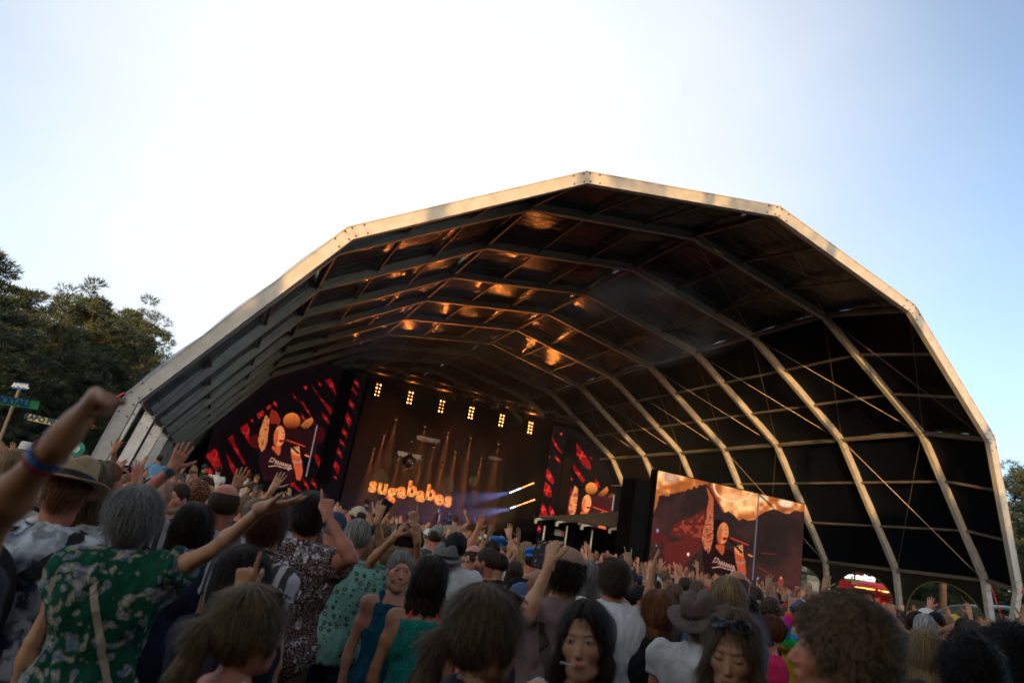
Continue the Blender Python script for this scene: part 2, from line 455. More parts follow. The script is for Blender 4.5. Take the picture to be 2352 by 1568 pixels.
for i, (x, y, H) in enumerate([(49, 22, 8), (50, 27, 9), (49, 32, 9.5), (51, 37, 10), (50, 43, 10), (52, 49, 11), (47.5, 18, 8), (53, 30, 11), (54, 40, 12), (52, 24, 10)]):
    pine(x, y, H, 3, i * 1.7, ['low dark pine filling the rightmost doorway', 'low dark pine behind the bare trunk', 'low pine left of the bare trunk', 'low pine right behind the red canopy', 'low pine behind the red canopy column', 'low pine above the red bar far end', 'low pine at the right edge of the doorway', 'dense pine behind the hoarding', 'dense pine over the red sign', 'dense pine behind the curved shelter'][i])
for i in range(15):  # unseen pines added close behind to darken the nearest people
    pine(-29 + i * 4.1 + rs0.uniform(-1, 1), -8.5 + rs0.uniform(-.8, .8), 10.3 + rs0.uniform(-.6, .6), 3, rs0.uniform(0, 6), 'young pine in the hedge close behind the photographer, outside the picture', 'pine trees behind the photographer')
for i in range(8):  # unseen tall crowns added overhead to block sky light on the foreground
    pine(-19 + (i % 8) * 5.5 + rs0.uniform(-1, 1), -1.5 + rs0.uniform(-1.5, 1.5), 28, 4, rs0.uniform(0, 6), 'tall pine of the wood edge over the photographer, outside the picture', 'pine trees behind the photographer')
for i in range(20):  # unseen near row, added to cut low sky light on the crowd's backs
    x = -42 + i * 3.6; y = -20 + rs0.uniform(-2.5, 2.5)
    pine(x, y, 11.3 + rs0.uniform(-1.2, .8), (3, 2, 3, 0)[i % 4], rs0.uniform(0, 6), 'pine in the near row behind the photographer, outside the picture', 'pine trees behind the photographer')
# the tree row behind the photographer that keeps the low sun off the crowd
rs = np.random.RandomState(3)
for i in range(24):
    x = -52 + i * 3.2; y = -44 + rs.uniform(-5, 5)
    pine(x, y, 13.8 + rs.uniform(-1.5, 1.5) - 0.04 * (x + 20), (3, 2, 3, 0)[i % 4], rs.uniform(0, 6), 'pine in the row behind the photographer, outside the picture', 'pine trees behind the photographer')

# ------------------------------------------------------------------ sign posts at the left
wood = mat('weathered_wood', (0.16, 0.11, 0.07), 0.85, col2=(0.28, 0.2, 0.13), nscale=6, stretch=(1, 1, 0.15))
def board(name, label, p0, p1, Y0, Y1, h, col, tcol, text, tsize, thick=0.03):
    a = at_y(*p0, Y0); b = at_y(*p1, Y1)
    d = (b - a); L = d.length; ang = math.atan2(d.y, d.x); tilt = math.asin(d.z / L)
    o = tag(empty(name, a.lerp(b, .5)), label, 'sign')
    o.rotation_euler = (0, -tilt, ang)
    mb = MB(); mb.box((0, 0, 0), (L, thick, h)); mb.build('board', mat(label + '_paint', col, 0.6, noise=0.25, nscale=5), o)
    tm = text_mesh(text, tsize, 0.004, 0.012)
    tm.transform(Matrix.Translation((0, -thick / 2 - 0.006, 0)) @ Matrix.Rotation(R(90), 4, 'X'))
    link('lettering', tm, mat(label + '_letters', tcol, 0.6), o)
    return o
def post(label, p0, p1, Y, r=0.05, base=True):
    a = at_y(*p0, Y); b = a.copy(); b.z = 0
    mb = MB(); mb.tube([(0, 0, 0), (0, 0, a.z)], r, 8)
    tag(mb.build('wooden_post', wood, None, loc=(a.x, a.y, 0)), label, 'post')
board('direction_sign', 'small blue sign with white capitals on top of the tallest post', (30, 884), (65, 888), 25, 25, 0.19, (0.03, 0.16, 0.5), (0.7, 0.68, 0.5), 'AFVAL', 0.15)
post('tall grey wooden post carrying the blue and green signs', (46, 890), (8, 1010), 25.08)
board('direction_sign', 'long green sign with dark blue capitals at the left edge', (-52, 910), (88, 931), 22, 24, 0.24, (0.06, 0.42, 0.12), (0.02, 0.05, 0.25), 'COCKTAILS', 0.28)
board('direction_sign', 'yellow sign with dark blue capitals right of the green one', (65, 957), (190, 985), 24, 24.5, 0.18, (0.75, 0.62, 0.18), (0.04, 0.07, 0.15), 'RABO PING PONG', 0.2)
post('short wooden post under the yellow sign', (128, 972), (128, 1000), 24.4, 0.04)
# dark bar tent behind the signs
o = tag(empty('bar_stall', (-13, 30, 0)), 'low dark bar stall with a flat roof behind the sign posts', 'stall')
mb = MB(); mb.box((0, 0, 2.75), (12, 5, 0.18)); mb.box((0, -2.6, 2.62), (12, 0.06, 0.3)); mb.build('roof', mat('bar_roof', (0.02, 0.02, 0.022), 0.5), o)
for x in (-5.8, -2, 2, 5.8):
    mb = MB(); mb.box((x, -2.4, 1.33), (0.1, 0.1, 2.66)); mb.build('roof_post', steel, o)
mb = MB(); mb.box((0, 2.4, 1.33), (12, 0.06, 2.6)); mb.build('back_wall', black, o)
mb = MB(); mb.box((0, -1.9, 0.55), (11.5, 0.5, 1.1)); mb.build('counter', mat('bar_counter', (0.05, 0.035, 0.03), 0.6), o)
for x, c in ((-4.5, (0.7, 0.2, 1)), (-1.3, (0.7, 0.2, 1)), (3.2, (1, 0.7, 0.4))):
    mb = MB(); mb.tube([(x, -1.5, 2.3), (x, -1.5, 2.4)], 0.05, 8); mb.build('hanging_bulb', mat('bulb%d' % (x * 10), (0.5, 0.5, 0.5), emit=c, estr=5), o)
# green barrier and round green speaker by the tent foot
p = at_z(300, 1045, 1.2)
mb = MB(); mb.box((0, 0, 0.7), (6, 0.12, 1.4)); tag(mb.build('green_barrier', mat('green_board', (0.02, 0.17, 0.06), 0.6, noise=.2), None, loc=(-4.0, 27.5, 0)), 'green board fence behind the outermost left tent leg', 'fence')
a = at_y(288 / 1 * 0 + 288, 1037, 22); a = at_y(int((0 + 522 * .5527) * .6125), int((1400 + 515 * .5527) * .6125), 21)
o = tag(empty('round_lamp', a), 'small round green lamp on a pole beside the raised fist', 'lamp')
mb = MB(); rx = Matrix.Rotation(R(90), 3, 'X'); mb.lathe([(0, 0), (0.10, 0), (0.19, 0.03), (0.2, 0.08), (0.0, 0.12)], rot=rx, n=20); mb.build('housing', mat('green_ring', (0.03, 0.25, 0.2), 0.5), o)
mb = MB(); mb.lathe([(0.0, 0.05), (0.1, 0.03)], c=(0, -0.13, 0), rot=rx, n=16); mb.build('lens', mat('pale_lens', (0.6, 0.7, 0.6), 0.3), o)
mb = MB(); mb.tube([(0, 0.02, -a.z), (0, 0.02, -0.1)], 0.03, 6); mb.build('pole', steel, o)

# ------------------------------------------------------------------ painting the pictures shown on the LED walls
def inpoly(x, y, P):
    r = np.zeros(x.shape, bool); n = len(P)
    for i in range(n):
        x1, y1 = P[i]; x2, y2 = P[(i + 1) % n]
        if y1 == y2: continue
        c = ((y1 > y) != (y2 > y)) & (x < (x2 - x1) * (y - y1) / (y2 - y1) + x1)
        r ^= c
    return r
def seg(x, y, a, b):
    ax, ay = a; bx, by = b; dx, dy = bx - ax, by - ay
    t = np.clip(((x - ax) * dx + (y - ay) * dy) / (dx * dx + dy * dy), 0, 1)
    return np.hypot(x - ax - t * dx, y - ay - t * dy)
def vnoise(x, y, s, seed=0):
    x = x / s; y = y / s; xi = np.floor(x).astype(int); yi = np.floor(y).astype(int); fx = x - xi; fy = y - yi
    def h(a, b):
        v = np.sin(a * 127.1 + b * 311.7 + seed * 74.7) * 43758.5453; return v - np.floor(v)
    fx = fx * fx * (3 - 2 * fx); fy = fy * fy * (3 - 2 * fy)
    return (h(xi, yi) * (1 - fx) + h(xi + 1, yi) * fx) * (1 - fy) + (h(xi, yi + 1) * (1 - fx) + h(xi + 1, yi + 1) * fx) * fy
class Paint:
    def __init__(s, x, y, base): s.x, s.y = x, y; s.c = np.tile(np.array(base, float), x.shape + (1,))
    def put(s, m, col, a=1.0):
        m = (m * a)[..., None]; s.c = s.c * (1 - m) + np.asarray(col, float) * m
    def poly(s, P, col, a=1.0): s.put(inpoly(s.x, s.y, P).astype(float), col, a)
    def ell(s, c, r, col, a=1.0, rot=0, soft=0.12):
        dx, dy = s.x - c[0], s.y - c[1]; ca, sa = math.cos(rot), math.sin(rot)
        q = np.hypot((dx * ca + dy * sa) / r[0], (-dx * sa + dy * ca) / r[1]); s.put(np.clip((1 - q) / soft, 0, 1), col, a)
    def line(s, a, b, w, col, al=1.0): s.put(np.clip((w - seg(s.x, s.y, a, b)) / (w * .4), 0, 1), col, al)
    def pline(s, P, w, col, al=1.0):
        for i in range(len(P) - 1): s.line(P[i], P[i + 1], w, col, al)
RED = (0.26, 0.004, 0.006); SK = (0.62, 0.10, 0.03); SKL = (0.95, 0.30, 0.10); DK = (0.010, 0.002, 0.003)
def shards(p, L):
    for k, P in enumerate(L):
        n = vnoise(p.x, p.y, 90, k)[..., None]
        m = inpoly(p.x, p.y, P)
        p.c[m] = (np.array(RED) * (0.55 + 0.7 * n))[m]
        cx = sum(q[0] for q in P) / len(P); cy = sum(q[1] for q in P) / len(P)
        for a in (0.25, 1.9):
            d = np.abs((p.x - cx) * math.sin(a) - (p.y - cy) * math.cos(a)); mm = m & (d < 3); p.c[mm] = (0.8, 0.04, 0.03)
def singer(p, T, s, tone=1.0):
    """woman singing into a microphone, one arm up; T maps figure coordinates to the picture, s is the scale"""
    SKc = tuple(q * tone for q in SK); SKLc = tuple(q * tone for q in SKL)
    def Q(L): return [T(*q) for q in L]
    p.poly(Q([(845, 900), (960, 860), (1040, 900), (1180, 900), (1280, 1000), (1300, 1280), (1100, 1300), (900, 1250), (850, 1050)]), (0.02, 0.004, 0.006))
    p.poly(Q([(990, 590), (1060, 590), (1110, 640), (1000, 900), (960, 880), (950, 700)]), (0.012, 0.002, 0.003))
    arm = Q([(930, 485), (975, 540), (965, 640), (945, 820), (915, 885), (882, 918), (850, 850), (838, 790), (860, 680), (900, 560)])
    m = inpoly(p.x, p.y, arm); n = vnoise(p.x, p.y, 16 * s, 3)
    p.put(m.astype(float), SKLc, 0.75); p.put((m & (n > 0.62)).astype(float), (0.12, 0.02, 0.01), 0.7)
    for k in range(6): p.line(T(890 + k * 4, 560 + k * 25), T(955, 570 + k * 25), 2.2 * s, (0.2, 0.03, 0.02), .7)
    p.ell(T(1090, 735), (66 * s, 128 * s), SKLc, 1, 0.10)
    p.ell(T(1050, 760), (34 * s, 110 * s), SKc, 0.9, 0.08, 0.5)
    p.poly(Q([(1010, 850), (1110, 860), (1100, 940), (1080, 965), (1000, 880)]), SKc)
    p.line(T(1040, 668), T(1085, 672), 4 * s, DK, .9); p.line(T(1040, 695), T(1090, 703), 5 * s, DK, .9)
    p.line(T(1120, 660), T(1140, 668), 4 * s, DK, .9); p.line(T(1118, 695), T(1142, 700), 5 * s, DK, .9)
    p.ell(T(1128, 740), (13 * s, 10 * s), (0.3, 0.04, 0.015), .8); p.ell(T(1110, 792), (30 * s, 19 * s), (0.45, 0.01, 0.01), 1); p.ell(T(1112, 792), (18 * s, 7 * s), DK, 1)
    p.line(T(1170, 780), T(1385, 855), 9 * s, (0.7, 0.06, 0.03), .9); p.line(T(1395, 958), T(1435, 975), 11 * s, (1, .25, .06))
    p.poly(Q([(1225, 900), (1320, 930), (1350, 1010), (1365, 1150), (1335, 1262), (1290, 1240), (1265, 1120), (1235, 1000)]), SKc)
    for k in range(4): p.line(T(1235 + k * 26, 880 - k * 6), T(1250 + k * 24, 940 + k * 10), 12 * s, SKLc)
    for k in range(3): p.line(T(1228 + k * 22, 905 + k * 8), T(1265 + k * 22, 885 + k * 8), 5 * s, (.9, .6, .45))
    p.line(T(1150, 785), T(1310, 935), 15 * s, (0.015, 0.006, 0.006)); p.ell(T(1160, 790), (26 * s, 20 * s), (0.03, 0.012, 0.01), 1, .7)
    p.pline(Q([(1250, 1030), (1300, 1050), (1350, 1030)]), 9 * s, (.35, .3, .28))
    lg = (0.85, 0.45, 0.33)
    p.pline(Q([(970, 1040), (1000, 990), (1040, 1000), (1010, 1040), (985, 1030)]), 4 * s, lg)
    for k in range(7): p.pline(Q([(1035 + k * 28, 1060 + k * 8), (1050 + k * 28, 1018 + k * 9), (1060 + k * 28, 1062 + k * 8)]), 4 * s, lg)
    p.pline(Q([(965, 1092), (1050, 1082), (1150, 1110), (1240, 1120)]), 5 * s, lg); p.pline(Q([(1180, 1110), (1195, 1138), (1215, 1115)]), 4 * s, lg)
def pole(p, a, b, w): p.line(a, b, w, (0.30, 0.27, 0.30), .9)
LED_M = attr_mat('led_picture', 'Col', 0.5, emit=1.0)
def led_mesh(corners, nx, ny, zx, zy, sc, fn, fuzz=0.0):
    """corners TL, TR, BR, BL in the world; painted in the photograph-traced drawing of the picture it shows"""
    TL, TR, BR, BL = [np.array(c) for c in corners]
    u = np.linspace(0, 1, nx + 1)[None, :, None]; v = np.linspace(0, 1, ny + 1)[:, None, None]
    P = (TL * (1 - u) + TR * u) * (1 - v) + (BL * (1 - u) + BR * u) * v
    px, py = topix(P); X = (px / 0.6125 - zx) / sc; Y = (py / 0.6125 - zy) / sc
    col = fn(X, Y)
    me = bpy.data.meshes.new('screen'); n = (nx + 1) * (ny + 1)
    idx = np.arange(n).reshape(ny + 1, nx + 1)
    F = np.stack([idx[:-1, :-1], idx[1:, :-1], idx[1:, 1:], idx[:-1, 1:]], -1).reshape(-1, 4)
    me.from_pydata(P.reshape(-1, 3).tolist(), [], F.tolist())
    ca = me.color_attributes.new('Col', 'FLOAT_COLOR', 'POINT')
    ca.data.foreach_set('color', np.concatenate([col.reshape(-1, 3), np.ones((n, 1))], 1).ravel())
    return me
def paint_left(x, y):
    p = Paint(x, y, (0.004, 0.002, 0.003))
    shards(p, [[(335, 880), (355, 900), (420, 1120), (345, 1140), (222, 965)], [(545, 715), (548, 760), (590, 870), (692, 1050), (690, 1070), (670, 1075), (560, 890), (485, 760)],
        [(465, 940), (500, 985), (600, 1150), (600, 1190), (545, 1180), (500, 1060)], [(710, 580), (745, 660), (730, 680), (760, 830), (740, 830), (625, 645)], [(985, 360), (995, 400), (950, 430), (930, 405)],
        [(1040, 318), (1070, 400), (1050, 390), (1008, 345)], [(1240, 225), (1305, 320), (1295, 322), (1240, 240)], [(1370, 155), (1420, 142), (1410, 200)],
        [(1465, 130), (1500, 180), (1560, 270), (1700, 410), (1710, 450), (1690, 488), (1640, 400), (1560, 280), (1500, 200)], [(1540, 105), (1565, 98), (1587, 160), (1570, 150)],
        [(1625, 80), (1690, 58), (1730, 140), (1765, 255), (1740, 230), (1650, 110)], [(1335, 318), (1370, 340), (1420, 420), (1520, 610), (1500, 590), (1440, 480), (1350, 350)],
        [(1335, 465), (1370, 490), (1400, 550), (1370, 560)], [(1580, 450), (1640, 500), (1678, 570), (1665, 595), (1610, 530)], [(1490, 960), (1540, 955), (1560, 1000), (1630, 1110), (1620, 1195), (1560, 1120)],
        [(1900, 58), (1940, 140), (2005, 230), (2000, 270), (1940, 180), (1885, 110)], [(1945, 70), (1995, 80), (2030, 150), (2022, 170)], [(1920, 305), (1972, 380), (1960, 430), (1905, 350)],
        [(1885, 455), (1935, 550), (1915, 635), (1862, 520)], [(1835, 632), (1893, 710), (1882, 765), (1822, 680)], [(1800, 762), (1858, 840), (1855, 870), (1795, 790)], [(1775, 850), (1830, 970), (1825, 1015), (1755, 900)],
        [(1720, 990), (1803, 1100), (1780, 1195), (1690, 1010)], [(1735, 1190), (1768, 1230), (1765, 1255), (1730, 1215)], [(1190, 1180), (1230, 1250), (1350, 1380), (1320, 1385), (1230, 1320), (1150, 1220)],
        [(1350, 1200), (1440, 1330), (1430, 1380), (1380, 1300)], [(1480, 1230), (1530, 1330), (1520, 1350), (1460, 1280)], [(700, 1120), (750, 1140), (740, 1180), (720, 1200)], [(230, 1120), (290, 1110), (310, 1160), (270, 1200), (235, 1180)], [(1850, 225), (1895, 265), (1840, 250)],
        [(820, 480), (900, 430), (915, 480), (840, 540)], [(750, 540), (775, 535), (785, 590)]])
    p.ell((830, 800), (100, 90), (0.09, 0.004, 0.004), .8); p.ell((1540, 720), (90, 110), (0.06, 0.003, 0.004), .8)
    p.poly([(1000, 418), (1060, 450), (1110, 545), (1080, 620), (990, 600), (970, 500)], (0.25, 0.02, 0.01))
    t = np.clip((y - 470) / 170, 0, 1)[..., None]; m = np.hypot((x - 1235) / 100, (y - 560) / 98) < 1
    p.c[m] = (np.array((0.9, 0.22, 0.04)) * (1 - t) + np.array((0.12, 0.006, 0.004)) * t)[m]
    m = inpoly(x, y, [(1470, 515), (1492, 545), (1470, 600), (1430, 640), (1380, 650), (1335, 610), (1400, 545)]); p.c[m] = (np.array((0.95, 0.26, 0.05)) * (1 - t * .8))[m]
    p.poly([(1130, 640), (1500, 660), (1540, 950), (1250, 1000), (1120, 900)], (0.025, 0.004, 0.005), .9)
    singer(p, lambda a, b: (a, b), 1.0)
    pole(p, (1533, 612), (1405, 1205), 8)
    for X in np.arange(300, 1700, 155.0): p.put((np.abs(x - X + (y - 700) * .22) < 2.2).astype(float), (0, 0, 0), .5)
    return p.c * 1.35
def paint_right(x, y):
    p = Paint(x, y, (0.004, 0.002, 0.003))
    shards(p, [[(1700, 545), (1720, 590), (1778, 680), (1770, 682), (1735, 640), (1705, 580)], [(1760, 532), (1780, 535), (1778, 560)], [(1850, 565), (1880, 600), (1985, 750), (1995, 800), (1965, 800), (1940, 750), (1950, 795), (1880, 680), (1895, 665), (1860, 600)],
        [(1980, 698), (2008, 735), (1995, 725)], [(1730, 698), (1772, 745), (1755, 757), (1728, 715)], [(1680, 690), (1690, 720), (1675, 720)], [(1660, 780), (1690, 820), (1722, 890), (1710, 915), (1655, 850)],
        [(1648, 878), (1700, 940), (1705, 1000), (1680, 1010), (1632, 960)], [(1865, 755), (1905, 820), (1950, 880), (1930, 900), (1860, 800)], [(1845, 850), (1858, 880), (1840, 885)], [(2022, 862), (2062, 930), (2050, 940), (2020, 890)],
        [(1615, 1030), (1655, 1080), (1680, 1150), (1640, 1150), (1610, 1060)], [(1690, 1060), (1730, 1130), (1725, 1155), (1700, 1150), (1680, 1090)], [(1605, 1100), (1635, 1160), (1600, 1160)], [(1590, 1180), (1625, 1240), (1615, 1270), (1600, 1250)]])
    p.poly([(1830, 900), (1860, 960), (1840, 1150), (1750, 1160), (1790, 1020)], (0.10, 0.004, 0.005))
    t = np.clip((y - 900) / 90, 0, 1)[..., None]
    for m in (np.hypot((x - 1995) / 44, (y - 942) / 44) < 1, inpoly(x, y, [(2110, 928), (2122, 955), (2095, 1000), (2060, 1010), (2040, 985)]), inpoly(x, y, [(2150, 975), (2160, 1000), (2130, 1030), (2090, 1020)])):
        p.c[m] = (np.array((0.9, 0.25, 0.05)) * (1 - t * .85))[m]
    p.poly([(1930, 985), (2160, 1010), (2160, 1140), (1900, 1140)], (0.05, 0.006, 0.008), .9)
    k = 0.531
    singer(p, lambda a, b: (1960 + (a - 1090) * k, 1052 + (b - 735) * k), k)
    pole(p, (2162, 990), (2148, 1100), 5)
    return p.c * 1.35
def paint_main(x, y):
    p = Paint(x, y, (0.036, 0.018, 0.016)); g_ = vnoise(x, y, 260, 21) * .7 + vnoise(x, y, 60, 22) * .3; p.c = p.c * (.6 + .8 * g_)[..., None] + np.array((.05, .004, .002)) * np.clip(g_ - .45, 0, 1)[..., None] * 2
    fl = vnoise(x, y, 120, 5) * .6 + vnoise(x, y, 45, 6) * .4
    fcol = np.array((0.95, 0.24, 0.05)) * (0.25 + 1.2 * fl)[..., None] + np.array((0.5, 0.62, 0.30)) * np.clip(fl * 2.6 - 1.15, 0, 1)[..., None]
    m1 = inpoly(x, y, [(300, 150), (900, 290), (860, 320), (720, 350), (600, 400), (500, 425), (400, 440), (345, 450), (325, 560), (285, 625), (200, 640)])
    m2 = inpoly(x, y, [(880, 280), (1950, 500), (1950, 600), (1865, 622), (1800, 606), (1740, 640), (1690, 640), (1610, 600), (1570, 590), (1480, 620), (1420, 655), (1370, 705), (1290, 715), (1240, 690), (1200, 715), (1150, 660), (1090, 615), (1050, 630), (1020, 600), (985, 520), (930, 420)])
    j = (vnoise(x, y, 30, 9) - .5) * 50
    m1 = m1 | inpoly(x, y + j, [(300, 150), (900, 290), (860, 320), (500, 425), (345, 450), (285, 625), (200, 640)])
    m = m1 | m2; p.c[m] = fcol[m]
    d1 = np.hypot((x - 1150) / 230, (y - 330) / 190); p.put(((np.abs(d1 - .95) < .04) & m2).astype(float), (1.2, .9, .5))
    p.ell((470, 250), (110, 90), (1.1, .85, .6), .55, .3, .8); p.ell((1700, 530), (100, 55), (1.3, 1.0, .65), .9, .2, .5); p.ell((1470, 480), (60, 50), (1.1, .8, .5), .8, .2, .6)
    p.line((1410, 430), (1570, 580), 9, (.05, .02, .02)); p.line((880, 330), (1040, 620), 14, (0.5, 0.05, 0.03), .8)
    n = vnoise(x, y, 30, 2)
    for P in ([(640, 700), (830, 600), (870, 780), (840, 900), (720, 960), (470, 870), (480, 790), (520, 740)], [(420, 950), (760, 900), (800, 1000), (560, 1250), (440, 1200), (380, 1050)]):
        p.poly(P, (0.16, 0.018, 0.014), .85)
    p.poly([(250, 830), (420, 860), (460, 960), (240, 960)], (0.14, 0.012, 0.01), .7)
    p.put((inpoly(x, y, [(640, 700), (830, 640), (800, 900), (500, 860), (520, 740)]) & (n > .55)).astype(float), (0.5, 0.07, 0.03), .7)
    p.ell((520, 1250), (170, 120), (0.12, 0.01, 0.008), .6, 0, .6)
    k = 0.90
    singer(p, lambda a, b: (1030 + (a - 1090) * k, 850 + (b - 735) * 1.03), 0.95, 1.0)
    p.poly([(850, 340), (930, 480), (925, 640), (850, 640), (880, 480)], (0.6, 0.12, 0.05))
    p.poly([(860, 620), (928, 600), (925, 900), (900, 1010), (875, 1075), (845, 1000), (828, 900)], (0.72, 0.19, 0.08)); p.put((inpoly(x, y, [(860, 620), (928, 600), (925, 900), (875, 1075), (828, 900)]) & (vnoise(x, y, 14, 8) > .55)).astype(float), (.15, .02, .015), .7)
    p.line((1412, 440), (1335, 1500), 9, (.16, .15, .20)); p.line((1395, 1330), (1390, 1460), 8, (.16, .15, .18))
    p.line((1400, 1210), (1580, 1310), 8, (.20, .03, .025)); p.line((1440, 1065), (1590, 1072), 7, (.18, .02, .02))
    p.poly([(1300, 1435), (1720, 1530), (1700, 1570), (1300, 1500)], (0.75, 0.10, 0.05)); p.put((inpoly(x, y, [(1330, 1460), (1700, 1535), (1690, 1560), (1330, 1500)]) & (n > .5)).astype(float), (1.1, .65, .5))
    p.poly([(1625, 1330), (1670, 1330), (1678, 1380), (1665, 1540), (1610, 1530), (1612, 1390)], (0.35, 0.05, 0.05), .8); p.line((1650, 1320), (1650, 1335), 12, (1, .3, .2))
    for c, r, q in (((658, 1075), 15, (1.6, 1.2, 1.1)), ((330, 822), 18, (.35, .35, .6)), ((318, 980), 8, (.5, .4, .5)), ((315, 1155), 9, (.9, .5, .4)), ((205, 1200), 10, (.7, .7, 1)), ((505, 1170), 10, (.8, .3, .3)), ((768, 1320), 9, (1.2, .5, .2)), ((770, 1240), 6, (1, .4, .2)), ((715, 1325), 6, (.3, .5, 1)), ((1490, 1435), 9, (1, .15, .1)), ((1405, 1330), 9, (.5, .6, .8)), ((205, 1270), 7, (.8, .8, .9))):
        p.ell(c, (r, r * 1.5), q, 1, 0, .6)
    p.c *= .88
    p.c *= (1 - 0.28 * (np.sin(y * 0.36 + x * .08) > 0.3))[..., None]
    for X in np.arange(250, 1900, 82.0): p.put((np.abs(x - X + (y - 300) * .12) < 1.8).astype(float), (0, 0, 0), .25)
    return p.c * 1.0

# ------------------------------------------------------------------ stage
stage = tag(empty('concert_stage', (17, 52, 0)), 'dark concert stage with deck, wings and patterned backdrop', 'stage')
sinv = (-17, -52, 0)
def sb(mb, name, m, parent=None, smooth=False):
    o = mb.build(name, m, parent or stage, smooth)
    if parent is None: o.location = sinv
    return o
mb = MB(); mb.box((17.5, 59.5, 0.95), (25, 15, 1.9)); sb(mb, 'deck', black)
bd = mat('backdrop', (0.022, 0.012, 0.009), 0.8)
mb = MB(); mb.quad((5, 66.5, 1.9), (31, 66.5, 1.9), (31, 66.5, 15), (5, 66.5, 15)); sb(mb, 'backdrop', bd)
for xc in (9.6, 27.2): mb = MB(); mb.quad((xc, 56.2, 1.9), (xc, 66.4, 1.9), (xc, 66.4, 14.5), (xc, 56.2, 14.5)); sb(mb, 'side_curtain', black)
pat = mat('faint_projected_lines', (0.02, 0.02, 0.01), emit=(0.35, 0.27, 0.10), estr=0.12)
def Ypt(x, y, Y=66.4): return at_y(x, y, Y)
z1 = lambda x, y: ((1200 + x * .5102) * .6125, (1350 + y * .5102) * .6125)
mb = MB()
for k in range(11):                           # wavy contour lines
    s = 1 - k * 0.075
    pts = []
    for q in range(25):
        t = q / 24 - .5
        x = 650 + t * 440 * s; y = 690 + 170 * s * math.cos(t * math.pi) ** 1.3 + 30 * math.sin(t * 9)
        pts.append(Ypt(*z1(x, y)))
    mb.tube(pts, 0.018, 4, cap=False)
sb(mb, 'contour_lines', pat)
for (cx_, cy_, rx_, ry_) in ((440, 880, 65, 85), (935, 920, 52, 72), (1125, 890, 36, 42), (450, 1000, 150, 90)):
    mb = MB(); ns = 11 if rx_ < 100 else 7
    for k in range(ns):
        s = 1 - k / (ns + 1); rot = k * 0.16
        pts = []
        for q in range(33):
            t = q / 32 * 2 * math.pi; rr = 1 / (abs(math.cos(t)) ** 1.4 + abs(math.sin(t)) ** 1.4) ** (1 / 1.4)
            a = rr * math.cos(t); b = rr * math.sin(t)
            pts.append(Ypt(*z1(cx_ + rx_ * s * (a * math.cos(rot) - b * math.sin(rot)), cy_ + ry_ * s * (a * math.sin(rot) + b * math.cos(rot)))))
        mb.tube(pts, 0.02, 4, cap=False)
    sb(mb, 'spiral_pattern', pat)
# burning letters
fire = bpy.data.materials.new('burning_letters'); fire.use_nodes = True
n = fire.node_tree.nodes; l = fire.node_tree.links; b = n['Principled BSDF']
tc = n.new('ShaderNodeTexCoord'); t1 = n.new('ShaderNodeTexNoise'); t1.inputs['Scale'].default_value = 2.4; t1.inputs['Detail'].default_value = 5; t1.inputs['Distortion'].default_value = 1.2
l.new(tc.outputs['Object'], t1.inputs[0]); r = n.new('ShaderNodeValToRGB'); r.color_ramp.elements[0].position = 0.38; r.color_ramp.elements[1].position = 0.66
r.color_ramp.elements[0].color = (0.28, 0.012, 0.001, 1); r.color_ramp.elements[1].color = (1.0, 0.5, 0.15, 1); e = r.color_ramp.elements.new(0.5); e.color = (0.85, 0.15, 0.015, 1)
l.new(t1.outputs[0], r.inputs[0]); l.new(r.outputs[0], b.inputs['Emission Color']); b.inputs['Emission Strength'].default_value = 1.7 * EM; b.inputs['Base Color'].default_value = (0.02, 0.005, 0.002, 1)
fire2 = mat('burning_edge', (0.1, 0.02, 0.0), emit=(1.0, 0.42, 0.09), estr=1.1)
sgn = tag(empty('lettering_sign', (0, 0, 0)), 'fiery glowing lower-case lettering across the stage backdrop', 'sign')
word = 'sugababes'
L0 = Vector(Ypt(858, 1112, 65.9)); L1 = Vector(Ypt(1030, 1150, 65.9))
sgn.location = L0.lerp(L1, .5)
for i, ch in enumerate(word):
    q = L0.lerp(L1, i / 8)
    for nm, mm, sz, bo, dy in (('letter', fire, 1.95, 0.035, 0.0), ('letter_edge', fire2, 1.95, 0.07, 0.06)):
        tm = text_mesh(ch, sz, 0.05, bo)
        tm.transform(Matrix.Rotation(R(90), 4, 'X'))
        dz = {'g': -0.25, 'b': 0.30}.get(ch, 0)
        if nm == 'letter': lo = link(nm, tm, mm, sgn, (q.x - sgn.location.x, dy, dz)); continue
        link(nm, tm, mm, lo, (0, dy, 0))
# LED walls
def led(name, label, corners, nx, ny, zx, zy, sc, fn, back):
    cs = [Vector(c) for c in corners]; c0 = (cs[0] + cs[2]) / 2
    o = tag(empty(name, c0), label, 'screen')
    me = led_mesh(corners, nx, ny, zx, zy, sc, fn); me.transform(Matrix.Translation(-c0))
    link('picture', me, LED_M, o)
    return o, c0
YL = 56.0
def rect(x0, x1, z0, z1, Y): return [(x0, Y, z1), (x1, Y, z1), (x1, Y, z0), (x0, Y, z0)]
o, c0 = led('video_wall', 'left video wall of red shards showing a singer with one arm raised', rect(-0.9, 9.4, 1.7, 13.2, YL), 300, 320, 700, 1400, .3189, paint_left, 0)
mb = MB(); mb.box((0, 0.25, 0), (10.3, 0.4, 11.5)); mb.build('housing', black, o)
mb = MB(); mb.box((7.75 - c0.x, -0.8, 8.4 - c0.z), (1.0, 0.5, 9.0)); tag(mb.build('speaker_array', black, None, loc=c0), 'tall black line of hanging loudspeakers in front of the left video wall', 'speaker')
o, c0 = led('video_wall', 'right video wall of red shards partly hidden behind the white scaffold roof', rect(27.0, 36.0, 1.7, 12.9, YL), 260, 320, 1200, 1350, .5102, paint_right, 0)
mb = MB(); mb.box((0, 0.25, 0), (9.0, 0.4, 11.2)); mb.build('housing', black, o)
